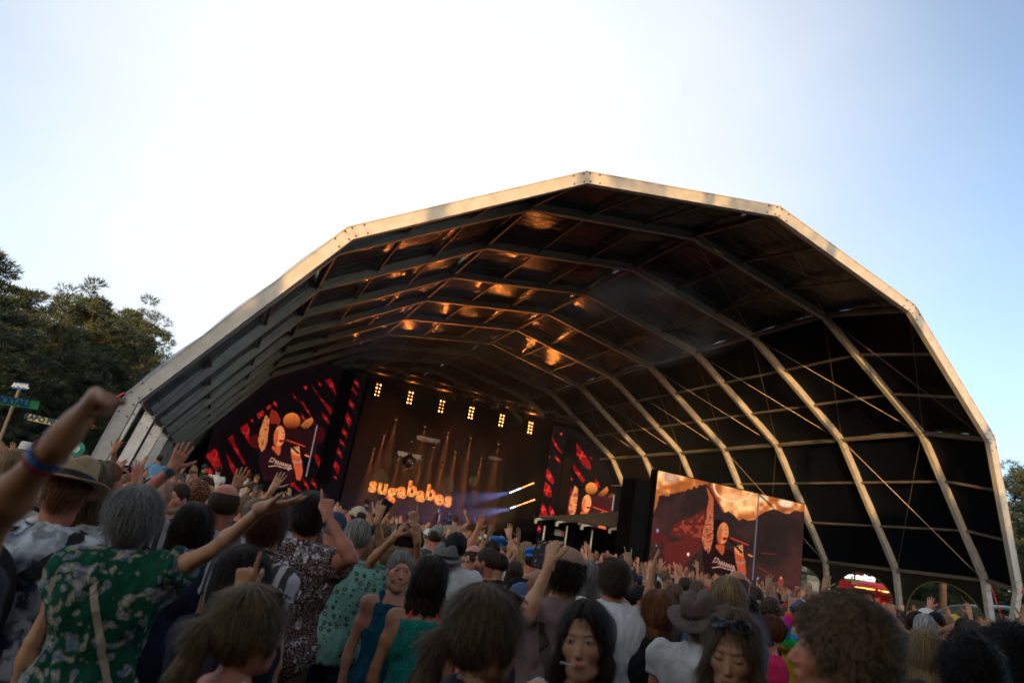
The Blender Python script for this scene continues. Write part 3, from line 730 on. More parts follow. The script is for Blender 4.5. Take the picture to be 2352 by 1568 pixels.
a = at_y(*z1(1800, 900), 54.5)
mb = MB(); mb.box((0, 0, 0), (0.9, 0.5, 8.0)); tag(mb.build('speaker_array', black, None, loc=a), 'tall black line of hanging loudspeakers in front of the right video wall', 'speaker')
# big screen in the tent
S0 = Vector((19.42, 28.0, 6.46)); ang = math.atan2(27.63 - 28.0, 9.05); SW, SH = 9.05, 5.06
ux = Vector((math.cos(ang), math.sin(ang), 0)); uy = Vector((-math.sin(ang), math.cos(ang), 0))
cor = [S0, S0 + ux * SW, S0 + ux * SW - Vector((0, 0, SH)), S0 - Vector((0, 0, SH))]
big = tag(empty('video_screen', (S0 + ux * SW / 2).xy.to_3d()), 'big tilted-looking video screen inside the tent showing the singer in flames', 'screen')
loc = Vector(big.location)
me = led_mesh([tuple(c) for c in cor], 330, 190, 2350, 1700, .3508, paint_main); me.transform(Matrix.Translation(-loc)); link('picture', me, LED_M, big)
rz = Matrix.Rotation(ang, 3, 'Z')
mb = MB(); mb.box(uy * 0.3 + Vector((0, 0, S0.z - SH / 2)), (SW + 0.12, 0.5, SH + 0.12), rz); mb.build('housing', black, big)
mb = MB(); mb.box(uy * 0.35 + Vector((0, 0, (S0.z - SH) / 2)), (SW + 0.2, 0.4, S0.z - SH - 0.08), rz); mb.build('base_curtain', black, big)
mb = MB(); mb.box(-ux * (SW / 2 + 0.55) + uy * 0.9 + Vector((0, 0, 2.95)), (0.9, 1.3, 5.9), rz)
for q in range(6): mb.box(-ux * (SW / 2 + 0.5 - q * .02) + uy * (.55) + Vector((0, 0, 1 + q * .9)), (0.5, 0.1, 0.08), rz)
mb.build('side_drape', black, big)
# scaffold roof flap left of the screen
z2 = lambda x, y: ((1980 + x * .2126) * .6125, (1900 + y * .2126) * .6125)
flap = tag(empty('service_canopy', (16.5, 32.5, 0)), 'white-beamed canopy on thin poles beside the big screen', 'canopy'); fo = Vector(flap.location)
beams = [((150, 215), (1620, 125), 34.0), ((525, 265), (1850, 158), 33.0), ((965, 325), (1850, 235), 32.0), ((1460, 390), (1850, 345), 31.0)]
wht = mat('white_painted_beam', (0.80, 0.79, 0.76), 0.5)
ends = []
for (a, b, Y) in beams:
    A = at_y(*z2(*a), Y) - fo; B = at_y(*z2(*b), Y) - fo; ends.append((A, B))
    mb = MB(); mb.bar(A, B, 0.12, 0.12); mb.bar(A + Vector((-0.02, 0, 0)), A + Vector((-0.04, 0, -0.22)), .12, .12); mb.build('roof_beam', wht, flap)
mb = MB()
for i in range(3):
    up = Vector((0, 0, 0.1)); mb.quad(ends[i][0] + up, ends[i][1] + up, ends[i + 1][1] + up, ends[i + 1][0] + up)
    mb.quad(ends[i][0] + up * 1.4, ends[i + 1][0] + up * 1.4, ends[i + 1][1] + up * 1.4, ends[i][1] + up * 1.4)
mb.build('roof_panel', mat('brown_plywood_panel', (0.22, 0.18, 0.14), 0.6, noise=.3, stretch=(.3, 2, 1)), flap)
for (x, y, Y) in ((300, 330, 34.4), (695, 330, 33.6), (1142, 400, 32.8), (1685, 400, 31.6)):
    A = at_y(*z2(x, y), Y) - fo; mb = MB(); mb.tube([(A.x, A.y, 0), (A.x, A.y, A.z)], 0.055, 8); mb.build('pole', wht, flap)
A = at_y(*z2(250, 330), 35.2) - fo; B = at_y(*z2(1900, 500), 34.8) - fo
mb = MB()
N = 60
for i in range(N):
    f0, f1 = i / N, (i + 1) / N; p0 = A.lerp(B, f0); p1 = A.lerp(B, f1); w = lambda f: 0.10 * math.sin(f * 70)
    mb.quad((p0.x, p0.y + w(f0), 0), (p1.x, p1.y + w(f1), 0), (p1.x, p1.y + w(f1), 3.6), (p0.x, p0.y + w(f0), 3.6))
mb.build('drape', black, flap, smooth=True)
A = at_y(*z2(530, 450), 34.9) - fo; mb = MB(); mb.box(A, (0.42, 0.02, 0.32)); nb = mb.build('notice', mat('white_notice', (0.6, 0.6, 0.58), .6), flap)
mb = MB(); mb.box(A + Vector((0.31, 0, 0)), (0.16, 0.02, 0.32)); mb.build('notice_mark', mat('pink_notice', (0.6, 0.2, 0.18), .6), flap)
# front truss with lamps
tr = tag(empty('lighting_truss', (18, 53, 12.9)), 'long aluminium lighting truss hung under the tent roof', 'truss')
T0 = at_y(825, 838, 52) - tr.location; T1 = at_y(1330, 972, 52) - tr.location
tm_ = mat('truss_metal', (0.10, 0.09, 0.085), 0.5, 0.6)
mb = MB(); off = [Vector((0, -.25, .25)), Vector((0, .25, .25)), Vector((0, -.25, -.25)), Vector((0, .25, -.25))]
for q in off: mb.tube([T0 + q, T1 + q], 0.04, 6)
N = 44
for i in range(N):
    a, b = T0.lerp(T1, i / N), T0.lerp(T1, (i + 1) / N)
    for q0, q1 in ((0, 2), (1, 3), (0, 1)): mb.tube([a + off[q0 if i % 2 else q1], b + off[q1 if i % 2 else q0]], 0.02, 4)
mb.build('girder', tm_, tr)
warm = mat('lamp_glow', (1, .6, .3), emit=(1.0, 0.42, 0.12), estr=9)
warm2 = mat('lamp_glow_dim', (1, .6, .3), emit=(1.0, 0.36, 0.10), estr=3)
for i, (x, y) in enumerate(((868, 895), (942, 913), (1014, 933), (1082, 948), (1152, 965), (1218, 982))):
    a = at_y(x, y, 53)
    o = tag(empty('blinder_lamp', a), ['dimmest', 'second brightest', 'half-lit', 'fourth', 'fifth', 'last'][i] + ' orange eight-bulb blinder lamp, number %s from the left under the truss' % ['one', 'two', 'three', 'four', 'five', 'six'][i], 'stage lamp', 'orange blinder lamps under the truss')
    mb = MB(); mb.box((0, 0.15, 0), (0.55, 0.2, 1.15)); mb.build('housing', black, o)
    for c in range(2):
        for r_ in range(4):
            dim = (i in (0,) and (c + r_) % 2) or (i == 2 and r_ in (1, 2)) or (i == 1 and r_ == 2) 
            mb = MB(); mb.lathe([(0, 0), (0.035, 0.0), (0.05, 0.03)], c=(-0.13 + .26 * c, 0.03, -0.42 + .28 * r_), rot=Matrix.Rotation(R(90), 3, 'X'), n=10)
            mb.build('bulb', warm2 if dim else warm, o)
    pl = bpy.data.lights.new('blinder_light', 'SPOT'); pl.energy = 520 * (0.4 if i == 0 else 1); pl.color = (1, 0.27, 0.05); pl.spot_size = R(75); pl.spot_blend = 0.8; pl.shadow_soft_size = 0.16
    lo = bpy.data.objects.new('blinder_light', pl); COL.objects.link(lo); lo.parent = o; lo.location = (0, -0.2, 0); lo.rotation_euler = Vector((-.25, -1, .45)).to_track_quat('-Z', 'Y').to_euler()
for i, (x, y, Y) in enumerate(((600, 160, 51.7), (1000, 265, 51.7), (1112, 290, 51.7), (1232, 320, 51.7), (1340, 345, 51.7), (1700, 440, 51.7), (1195, 205, 54), (1455, 330, 54))):
    a = at_y(*z1(x, y), Y)
    o = tag(empty('moving_head_lamp', a), 'black unlit moving-head spotlight, %s along the truss' % ['leftmost', 'second', 'third', 'fourth', 'fifth', 'rightmost', 'small rear one left', 'small rear one right'][i], 'stage lamp', 'moving-head lamps on the truss')
    mb = MB(); mb.box((0, 0, 0.42), (0.42, 0.3, 0.22)); mb.build('base', black, o)
    mb = MB(); mb.box((-.24, 0, 0.12), (0.07, 0.16, 0.5)); mb.box((.24, 0, 0.12), (0.07, 0.16, 0.5)); mb.build('yoke', black, o)
    mb = MB(); mb.tube([(0, 0.1, 0.2), (0, 0, 0), (0, -.18, -.28)], [0.14, 0.2, 0.17], 12); mb.build('lamp_head', mat('black_plastic', (0.01, 0.01, 0.01), .3), o)
    mb = MB(); mb.tube([(0, 0, 0.5), (0, 0, 0.9)], 0.03, 6); mb.build('clamp', steel, o)
# narrow orange down-lighters at the back, blue beam bars, mirror ball
cone = mat('down_light_glow', (0.1, .03, .01), emit=(1.0, 0.30, 0.10), estr=2.0)
for i, (x, y) in enumerate(((560, 438), (473, 552), (772, 490), (945, 532), (1110, 572), (1313, 618), (398, 650), (677, 600), (838, 640), (998, 675), (1190, 718), (587, 695), (747, 730), (900, 768), (1085, 805))):
    a = at_y(*z1(x, y), 64.0)
    o = tag(empty('down_light', a), 'small orange down-light over the rear stage, ' + ['uppermost', 'upper left', 'upper centre above the chandelier', 'upper right of the chandelier', 'above the mirror ball, far right', 'rightmost and high', 'lowest on the left', 'just above the mirror ball', 'right of the mirror ball', 'above the letter b', 'right above the last letters', 'left of the mirror ball', 'low right of the mirror ball', 'low over the middle letters', 'lowest on the right'][i], 'stage lamp', 'orange down-lights over the rear stage')
    mb = MB(); mb.lathe([(0.0, 0.3), (0.1, 0.3), (0.13, 0.0)], n=10); mb.build('housing', black, o)
    mb = MB(); mb.lathe([(0.0, 0.02), (0.11, 0.015)], n=10); mb.lathe([(0.0, 0.0), (0.11, 0.005)], n=10); mb.build('lens', cone, o)
    pl = bpy.data.lights.new('down_light_beam', 'SPOT'); pl.energy = 7000; pl.color = (1, 0.25, 0.07); pl.spot_size = R(16); pl.shadow_soft_size = 0.05; pl.spot_blend = .6
    lo = bpy.data.objects.new('down_light_beam', pl); COL.objects.link(lo); lo.parent = o; lo.location = (0, 0, -0.05)
blu = mat('blue_white_bar', (.8, .9, 1), emit=(0.55, 0.7, 1.0), estr=5); org = mat('orange_bar', (1, .5, .2), emit=(1.0, 0.35, 0.10), estr=3)
for i, (p0, p1) in enumerate((((1392, 975), (1575, 900)), ((1398, 1088), (1582, 1022)))):
    A, B = at_y(*z1(*p0), 57.0), at_y(*z1(*p1), 54.0)
    o = tag(empty('light_bar', A.lerp(B, .5)), ('upper' if i == 0 else 'lower') + ' slanting row of blue-white and orange light tubes at the right of the stage', 'stage lamp')
    for s in range(4):
        a = A.lerp(B, s / 4 + .02) - o.location; b_ = A.lerp(B, (s + 1) / 4 - .02) - o.location
        mb = MB(); mb.tube([a, b_], 0.045, 8); mb.build('light_tube', blu if s < (2 if i == 0 else 1) else org, o)
    mb = MB(); mb.tube([A - o.location + Vector((0, .12, 0)), B - o.location + Vector((0, .12, 0))], 0.06, 6); mb.build('rail', black, o)
    pl = bpy.data.lights.new('blue_beam', 'SPOT'); pl.energy = 20000; pl.color = (0.25, 0.4, 1.0); pl.spot_size = R(26); pl.shadow_soft_size = 0.1; pl.spot_blend = .9
    lo = bpy.data.objects.new('blue_beam', pl); COL.objects.link(lo); lo.parent = o; lo.location = A - o.location
    lo.rotation_euler = Vector((-1, -0.1, -0.34)).to_track_quat('-Z', 'Y').to_euler()
a = at_y(*z1(650, 748), 60)
o = tag(empty('mirror_ball', a), 'faceted mirror ball hanging above the glowing letters', 'mirror ball')
bmm = bmesh.new(); bmesh.ops.create_icosphere(bmm, subdivisions=3, radius=0.62); me = bpy.data.meshes.new('ball'); bmm.to_mesh(me); bmm.free()
link('ball', me, mat('mirror_facets', (0.75, 0.7, 0.5), 0.12, 1.0), o)
mb = MB(); mb.tube([(0, 0, 0.6), (0, 0, 2.4)], 0.02, 5); mb.box((0, 0, 0.68), (.3, .3, .15)); mb.build('hanger', black, o)
lp = bpy.data.lights.new('mirror_ball_spot', 'SPOT'); lp.energy = 60; lp.color = (1, .9, .55); lp.spot_size = R(20)
lo = bpy.data.objects.new('mirror_ball_spot', lp); COL.objects.link(lo); lo.location = (a.x + 1, a.y - 6, a.z + 3); lo.rotation_euler = (Vector(a) - Vector(lo.location)).to_track_quat('-Z', 'Y').to_euler(); lo.parent = tr; lo.location -= tr.location
for i, (x, y) in enumerate(((800, 585), (660, 700), (1290, 725))):
    a = at_y(*z1(x, y), 62)
    o = tag(empty('scaffold_frame', a), ['upper', 'middle', 'right'][i] + ' small glinting crystal chandelier frame above the band', 'lamp')
    mb = MB()
    for s in range(14):
        xx = -1.4 + s * .2; mb.tube([(xx, 0, 0.2), (xx, 0, -0.15 - .2 * abs(math.sin(s * 1.7)))], 0.02, 4)
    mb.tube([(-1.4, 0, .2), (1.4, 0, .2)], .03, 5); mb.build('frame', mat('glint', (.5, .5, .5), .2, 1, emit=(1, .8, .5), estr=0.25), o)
    o.scale = (.8 if i < 2 else .5,) * 3
# spots that throw orange patches on the roof sheet
tg = []
for (jx, yk, e) in ((4.2, 1.5, 1), (4.6, 1.6, 1.2), (4.9, 1.5, .8), (3.25, 0.55, 1.2), (3.5, .55, 1.3), (3.8, .6, 1.0), (4.15, 2.5, 1.3), (4.45, 2.5, 1.5), (4.75, 2.55, 1.7), (4.95, 2.5, 1.2), (3.1, 1.5, .9), (3.3, 1.5, .9),
                     (4.05, 3.5, 1.7), (4.35, 3.5, 1.4), (4.65, 3.5, 1.5), (4.9, 3.5, 1.1), (5.2, 3.5, 1.3), (5.5, 3.6, 1.6), (5.25, 4.5, 1.2), (5.55, 4.6, 1.7), (4.15, 4.5, 1.0), (4.5, 4.5, .6), (3.3, 2.5, .8), (3.4, 3.4, .7)):
    k = int(yk); f = yk - k
    P = arch_pt(k, jx, .3).lerp(arch_pt(k + 1, jx, .3), f); tg.append((P, e))
for i, (P, e) in enumerate(tg):
    src = Vector((17 + (P.x - 17) * 0.45, 58.5 + (i % 3), 5.2))
    d = P - src
    pl = bpy.data.lights.new('up_beam', 'SPOT'); pl.energy = 1500 * e * (d.length / 30) ** 2; pl.color = (1, 0.30, 0.06); pl.spot_size = 2 * math.atan(0.85 / d.length); pl.spot_blend = 0.9; pl.shadow_soft_size = 0.03
    lo = bpy.data.objects.new('up_beam', pl); COL.objects.link(lo); lo.parent = tr; lo.location = src - Vector(tr.location); lo.rotation_euler = d.to_track_quat('-Z', 'Y').to_euler()

for i, x in enumerate((12, 18.3, 24.5)):
    pl = bpy.data.lights.new('stage_wash', 'SPOT'); pl.energy = 330; pl.color = (1, 0.22, 0.05); pl.spot_size = R(85); pl.spot_blend = 1; pl.shadow_soft_size = 0.2
    lo = bpy.data.objects.new('stage_wash', pl); COL.objects.link(lo); lo.parent = tr; lo.location = Vector((x, 54.5, 12.2)) - Vector(tr.location); lo.rotation_euler = Vector((0, 1, -.65)).to_track_quat('-Z', 'Y').to_euler()
ss = bpy.data.materials.new('stage_smoke'); ss.use_nodes = True; n = ss.node_tree.nodes; l = ss.node_tree.links
n.remove(n['Principled BSDF']); pv = n.new('ShaderNodeVolumePrincipled'); pv.inputs['Color'].default_value = (.8, .8, .85, 1); pv.inputs['Density'].default_value = 0.010; l.new(pv.outputs[0], n['Material Output'].inputs['Volume'])
mb = MB(); mb.box((18.4, 61.3, 8.0), (17.2, 9.6, 11.6)); so_ = mb.build('smoke', ss); bq = bmesh.new(); bq.from_mesh(so_.data); bmesh.ops.recalc_face_normals(bq, faces=bq.faces); bq.to_mesh(so_.data); bq.free()
tag(so_, 'orange-lit smoke filling the stage behind the lamp truss', 'smoke', kind='stuff')
# theatre smoke hanging under the roof
sm = bpy.data.materials.new('thin_smoke'); sm.use_nodes = True; n = sm.node_tree.nodes; l = sm.node_tree.links
n.remove(n['Principled BSDF']); pv = n.new('ShaderNodeVolumePrincipled'); pv.inputs['Color'].default_value = (.6, .75, 1.0, 1); pv.inputs['Density'].default_value = 0.0013; pv.inputs['Anisotropy'].default_value = 0.2
l.new(pv.outputs[0], n['Material Output'].inputs['Volume'])
mb = MB(); y0, y1 = TD + 6.5, 56.0; js = [1, 2, 3, 4, 5, 6, 7]; a = [Vector((arch_pt(5, j, -.05).x, y0, arch_pt(5, j, -.05).z if j not in (1, 7) else 2.6)) for j in js]; b_ = [Vector((p.x, y1, p.z)) for p in a]
mb.add(a + b_, [tuple(range(7)), tuple(range(13, 6, -1))] + [(i, i + 7, (i + 1) % 7 + 7, (i + 1) % 7) for i in range(7)])
so_ = mb.build('smoke', sm); bq = bmesh.new(); bq.from_mesh(so_.data); bmesh.ops.recalc_face_normals(bq, faces=bq.faces); bq.to_mesh(so_.data); bq.free()
tag(so_, 'thin bluish theatre smoke hanging under the tent roof', 'smoke', kind='stuff')

s2 = bpy.data.materials.new('drifting_smoke'); s2.use_nodes = True; n = s2.node_tree.nodes; l = s2.node_tree.links
n.remove(n['Principled BSDF']); pv = n.new('ShaderNodeVolumePrincipled'); pv.inputs['Color'].default_value = (.22, .42, 1.0, 1); l.new(pv.outputs[0], n['Material Output'].inputs['Volume'])
tc = n.new('ShaderNodeTexCoord'); t = n.new('ShaderNodeTexNoise'); t.inputs['Scale'].default_value = 0.22; t.inputs['Detail'].default_value = 3; l.new(tc.outputs['Object'], t.inputs[0])
r = n.new('ShaderNodeMapRange'); r.inputs[1].default_value = 0.42; r.inputs[2].default_value = 0.75; r.inputs[3].default_value = 0; r.inputs[4].default_value = 0.10; l.new(t.outputs[0], r.inputs[0]); l.new(r.outputs[0], pv.inputs['Density'])
mb = MB(); js = [2.2, 3, 4, 4.7]; A_ = [arch_pt(5, j, -.06) for j in js]; B_ = [arch_pt(5, j, -2.6) for j in reversed(js)]; ring = A_ + B_
V0 = [Vector((p.x, TD + 5.6, p.z)) for p in ring]; V1 = [Vector((p.x, TD + 27, p.z)) for p in ring]
mb.add(V0 + V1, [tuple(range(8)), tuple(range(15, 7, -1))] + [(i, i + 8, (i + 1) % 8 + 8, (i + 1) % 8) for i in range(8)])
so_ = mb.build('smoke', s2); bq = bmesh.new(); bq.from_mesh(so_.data); bmesh.ops.recalc_face_normals(bq, faces=bq.faces); bq.to_mesh(so_.data); bq.free()
tag(so_, 'blue-grey smoke drifting under the roof peak near the front arch', 'smoke', kind='stuff')

# ------------------------------------------------------------------ outside, right
z5 = lambda x, y: ((2900 + x * .2551) * .6125, (2050 + y * .2551) * .6125)
X0 = 44.0
redp = mat('red_metal_self_glow', (0.55, 0.012, 0.012), 0.5, emit=(1, 0.02, 0.02), estr=0.05)  # painted metal with a faint red self-glow mixed in
bar = tag(empty('red_bar_stand', (X0, 38, 0)), 'red illuminated bar stand seen through the side door', 'bar'); bo = Vector(bar.location)
def W5(x, y, X=X0): return at_x(*z5(x, y), X) - bo
def panel(P, name, m, parent=bar, th=0.15):
    V = [W5(*p) for p in P]; mb = MB(); n_ = len(V); T = Vector((th, 0, 0))
    mb.add(V + [v + T for v in V], [tuple(range(n_)), tuple(range(2 * n_ - 1, n_ - 1, -1))] + [(i, (i + 1) % n_, (i + 1) % n_ + n_, i + n_) for i in range(n_)])
    return mb.build(name, m, parent)
panel([(500, 640), (1900, 760), (1950, 1060), (500, 900)], 'front_wall', redp)
A = W5(500, 640); B = W5(1900, 740)
mb = MB(); mb.box(((A.x - .4), (A.y + B.y) / 2, max(A.z, B.z) + .05), (1.0, abs(A.y - B.y), 0.12)); mb.build('counter_top', mat('pink_counter', (0.6, 0.08, 0.08), .4), bar)
for x in (1010, 1090, 1175):
    panel([(x - 40, 470), (x + 20, 480), (x + 20, 620), (x - 40, 610)], 'upright_fin', redp)
for x, y0, y1 in ((1140, 405, 620), (1283, 450, 650), (1398, 490, 660)):
    mb = MB(); mb.bar(W5(x, y0), W5(x, y1), 0.07); mb.build('sign_post', redp, bar)
panel([(1140, 370), (1300, 395), (1420, 500), (1420, 440), (1230, 375)], 'sign_board', redp)
tmx = text_mesh('the switch', 0.62, 0.02, 0.02)
tmx.transform(Matrix.Rotation(R(-90), 4, 'Z') @ Matrix.Rotation(R(90), 4, 'X'))
link('lettering', tmx, mat('lit_white_letters', (1, 1, 1), emit=(1, .95, .92), estr=1.3), bar, W5(1265, 440, X0 - .4) + Vector((0, 0, 0.0)))
cc = W5(1545, 620, X0 - .2)
mb = MB(); mb.lathe([(0, 0.42), (0.9, 0.38), (1.6, 0.22), (1.75, 0.0), (1.65, -0.05), (0.3, 0.04), (0, 0.04)], c=cc, n=36); mb.build('round_canopy', redp, bar, smooth=False)
mb = MB(); mb.tube([(cc.x, cc.y, 0), (cc.x, cc.y, cc.z + .2)], 0.2, 12); mb.build('canopy_column', redp, bar)
neon = mat('yellow_neon', (1, .8, .2), emit=(1.0, 0.62, 0.14), estr=2.2)
for k in range(7):
    t = k * 2 * math.pi / 7 + .3; d = Vector((math.cos(t), math.sin(t), 0))
    mb = MB(); mb.tube([cc + d * .35 + Vector((0, 0, -.06)), cc + d * 1.5 + Vector((0, 0, -.09))], 0.03, 6); mb.build('neon_tube', neon, bar)
mb = MB(); mb.bar(W5(1050, 480), W5(1380, 525), .1); mb.build('green_pipe', mat('green_pipe', (.03, .3, .06), .5), bar)
panel([(1205, 520), (1330, 530), (1235, 560), (1225, 630), (1205, 630)], 'white_panel', mat('offwhite_panel', (.5, .5, .45), .6))
panel([(1450, 660), (1780, 700), (1790, 730), (1450, 690)], 'white_strip', mat('offwhite_panel', (.5, .5, .45), .6))
for (x, y, w, h) in ((1770, 835, 36, 70), (582, 625, 38, 45)):
    panel([(x - w, y - h), (x + w, y - h + 8), (x + w, y + h), (x - w, y + h - 6)], 'poster', mat('photo_poster', (.02, .02, .025), .4, col2=(.4, .42, .45), nscale=5, thr=(.45, .7)), th=-0.1)
k_ = tag(empty('food_kiosk', (41.5, 41, 0)), 'cream food kiosk with a green roof behind the big screen edge', 'kiosk'); ko = Vector(k_.location)
A = at_x(*z5(385, 390), 41.5) - ko; B = at_x(*z5(500, 420), 41.5) - ko
mb = MB(); mb.box((0.6, (A.y + B.y) / 2, (A.z - .3) / 2), (1.2, abs(A.y - B.y), A.z - .3)); mb.build('body', mat('cream_panel', (.50, .47, .38), .7, noise=.15), k_)
mb = MB(); mb.box((0.6, (A.y + B.y) / 2, A.z - .15), (1.4, abs(A.y - B.y) + .2, .3)); mb.build('roof', mat('sage_roof', (.25, .28, .18), .7), k_)
mb = MB(); mb.box((-.03, (A.y + B.y) / 2, A.z - 1.0), (.05, abs(A.y - B.y) * .5, .8)); mb.build('hatch', mat('grey_hatch', (.3, .3, .27), .5), k_)
mb = MB(); mb.box((-.05, (A.y + B.y) / 2, 1.2), (.1, abs(A.y - B.y) * .8, .5)); mb.build('signboard', mat('brown_sign', (.12, .07, .05), .5), k_)
# curved roof shelter and green container
z6 = lambda x, y: ((2940 + x * .38265) * .6125, (1900 + y * .38265) * .6125)
cr = tag(empty('curved_shelter', (39.5, 27, 0)), 'shelter with a pale blue curved roof outside the rightmost doorway', 'shelter'); co = Vector(cr.location)
mb = MB(); pts = [(1470, 1050), (1560, 1000), (1650, 975), (1750, 970), (1850, 980), (1925, 996)]
V = []
for p in pts:
    a = at_x(*z6(*p), 39.5) - co; V += [a, a + Vector((3.0, 0, .35)), a + Vector((3, 0, .43)), a + Vector((0, 0, .09))]
for i in range(5):
    q = i * 4; mb.add([], []); 
mb.v = [tuple(v) for v in V]
for i in range(5):
    q = i * 4
    for s in range(4): mb.f.append((q + s, q + (s + 1) % 4, q + 4 + (s + 1) % 4, q + 4 + s)); mb.mi.append(0)
mb.build('roof', mat('pale_blue_membrane', (.22, .33, .36), .5, noise=.2), cr)
for p in (pts[1], pts[4]):
    a = at_x(*z6(*p), 39.6) - co; mb = MB(); mb.tube([(a.x + .3, a.y, 0), (a.x + .3, a.y, a.z)], .04, 6); mb.build('roof_post', steel, cr)
A = at_x(*z6(1220, 1003), 41); B = at_x(*z6(1500, 1035), 41)
mb = MB(); mb.box((.6, 0, 0), (1.2, abs(A.y - B.y), A.z)); tag(mb.build('green_container', mat('green_paint', (.015, .13, .05), .5, noise=.2), None, loc=(41, (A.y + B.y) / 2, A.z / 2)), 'dark green container outside the rightmost doorway', 'container')
# fence mesh behind it
A = at_x(*z6(1250, 905), 46); B = at_x(*z6(1540, 950), 46)
mb = MB(); mb.box((0, 0, 0), (.08, abs(A.y - B.y) + 8, A.z)); tag(mb.build('hoarding', mat('olive_hoarding', (.04, .045, .025), .8, noise=.4, stretch=(1, 4, .3)), None, loc=(46, (A.y + B.y) / 2, A.z / 2)), 'olive green cloth hoarding behind the green container', 'fence')
a = at_x(*z6(1562, 960), 44)
o = tag(empty('bare_pine_trunk', (44, a.y, 0)), 'single reddish pine trunk standing in the rightmost doorway', 'tree')
mb = MB(); mb.tube([(0, 0, 0), (.05, .05, 5), (0, .1, 9)], [.24, .2, .14], 10); mb.build('trunk', bark, o, smooth=True)
mb = MB()
# ------------------------------------------------------------------ people: implicit surfaces meshed with surface nets
def nrm(v):
    v = np.asarray(v, float); return v / (np.linalg.norm(v) + 1e-12)
def smin(a, b, k):
    if k <= 0: return np.minimum(a, b)
    h = np.clip(0.5 + 0.5 * (a - b) / k, 0, 1)
    return a * (1 - h) + b * h - k * h * (1 - h)
class Shape:
    def __init__(s): s.ops = []
    def cap(s, a, b, ra, rb, k=0.02, cut=None, sub=False): s.ops.append(('c', np.array(a, float), np.array(b, float), ra, rb, k, cut, sub)); return s
    def ell(s, c, r, k=0.02, rot=None, sub=False): s.ops.append(('e', np.array(c, float), np.array(r, float), rot, k, sub)); return s
    def plane(s, p, n): s.ops.append(('p', np.array(p, float), nrm(n))); return s      # keeps the side n points away from
    def bounds(s):
        lo = np.full(3, 9.0); hi = -lo
        for o in s.ops:
            if o[0] == 'c' and not o[7]:
                r = max(o[3], o[4]) + 0.03; lo = np.minimum(lo, np.minimum(o[1], o[2]) - r); hi = np.maximum(hi, np.maximum(o[1], o[2]) + r)
            if o[0] == 'e' and not o[5]:
                r = (np.full(3, max(o[2])) if o[3] is not None else o[2]) + 0.03; lo = np.minimum(lo, o[1] - r); hi = np.maximum(hi, o[1] + r)
        return lo, hi
    def field(s, lo, hi, h):
        n = np.maximum(((hi - lo) / h).astype(int) + 2, 3)
        F = np.full(n, 1.0, np.float32); ax = [lo[i] + h * np.arange(n[i]) for i in range(3)]
        for o in s.ops:
            if o[0] == 'p':
                d = (ax[0][:, None, None] - o[1][0]) * o[2][0] + (ax[1][None, :, None] - o[1][1]) * o[2][1] + (ax[2][None, None, :] - o[1][2]) * o[2][2]
                F = np.maximum(F, d.astype(np.float32)); continue
            if o[0] == 'c': r = max(o[3], o[4]); a = np.minimum(o[1], o[2]) - r; b = np.maximum(o[1], o[2]) + r; k = o[5]
            else: r = np.full(3, max(o[2])) if o[3] is not None else o[2]; a = o[1] - r; b = o[1] + r; k = o[4]
            m = k + 2.5 * h
            i0 = [max(0, int((a[i] - m - lo[i]) / h)) for i in range(3)]; i1 = [min(n[i], int((b[i] + m - lo[i]) / h) + 2) for i in range(3)]
            if any(i1[i] <= i0[i] for i in range(3)): continue
            X = ax[0][i0[0]:i1[0], None, None]; Y = ax[1][None, i0[1]:i1[1], None]; Z = ax[2][None, None, i0[2]:i1[2]]
            if o[0] == 'c':
                A, B = o[1], o[2]; d = B - A; L2 = d @ d + 1e-12
                t = np.clip(((X - A[0]) * d[0] + (Y - A[1]) * d[1] + (Z - A[2]) * d[2]) / L2, 0, 1)
                D = np.sqrt((X - A[0] - t * d[0]) ** 2 + (Y - A[1] - t * d[1]) ** 2 + (Z - A[2] - t * d[2]) ** 2) - (o[3] + (o[4] - o[3]) * t)
                if o[6] is not None:
                    u = d / math.sqrt(L2); q = B - u * o[6]
                    D = np.maximum(D, (X - q[0]) * u[0] + (Y - q[1]) * u[1] + (Z - q[2]) * u[2])
                sub = o[7]
            else:
                P = [X - o[1][0], Y - o[1][1], Z - o[1][2]]
                if o[3] is not None: Rm = o[3]; P = [P[0] * Rm[0, i] + P[1] * Rm[1, i] + P[2] * Rm[2, i] for i in range(3)]
                q = np.sqrt((P[0] / o[2][0]) ** 2 + (P[1] / o[2][1]) ** 2 + (P[2] / o[2][2]) ** 2); q2 = np.sqrt((P[0] / o[2][0] ** 2) ** 2 + (P[1] / o[2][1] ** 2) ** 2 + (P[2] / o[2][2] ** 2) ** 2)
                D = q * (q - 1) / (q2 + 1e-9); sub = o[5]
            sl = tuple(slice(i0[i], i1[i]) for i in range(3))
            if sub: F[sl] = -smin(-F[sl], D, k)
            else: F[sl] = smin(F[sl], D, k)
        return F
    def mesh(s, h, lo=None, hi=None):
        if lo is None: lo, hi = s.bounds()
        F = s.field(lo, hi, h); return nets(F, lo, h)
CORN = [(i, j, k) for i in (0, 1) for j in (0, 1) for k in (0, 1)]
EDG = [(a, b) for a in range(8) for b in range(a + 1, 8) if sum(abs(CORN[a][i] - CORN[b][i]) for i in range(3)) == 1]
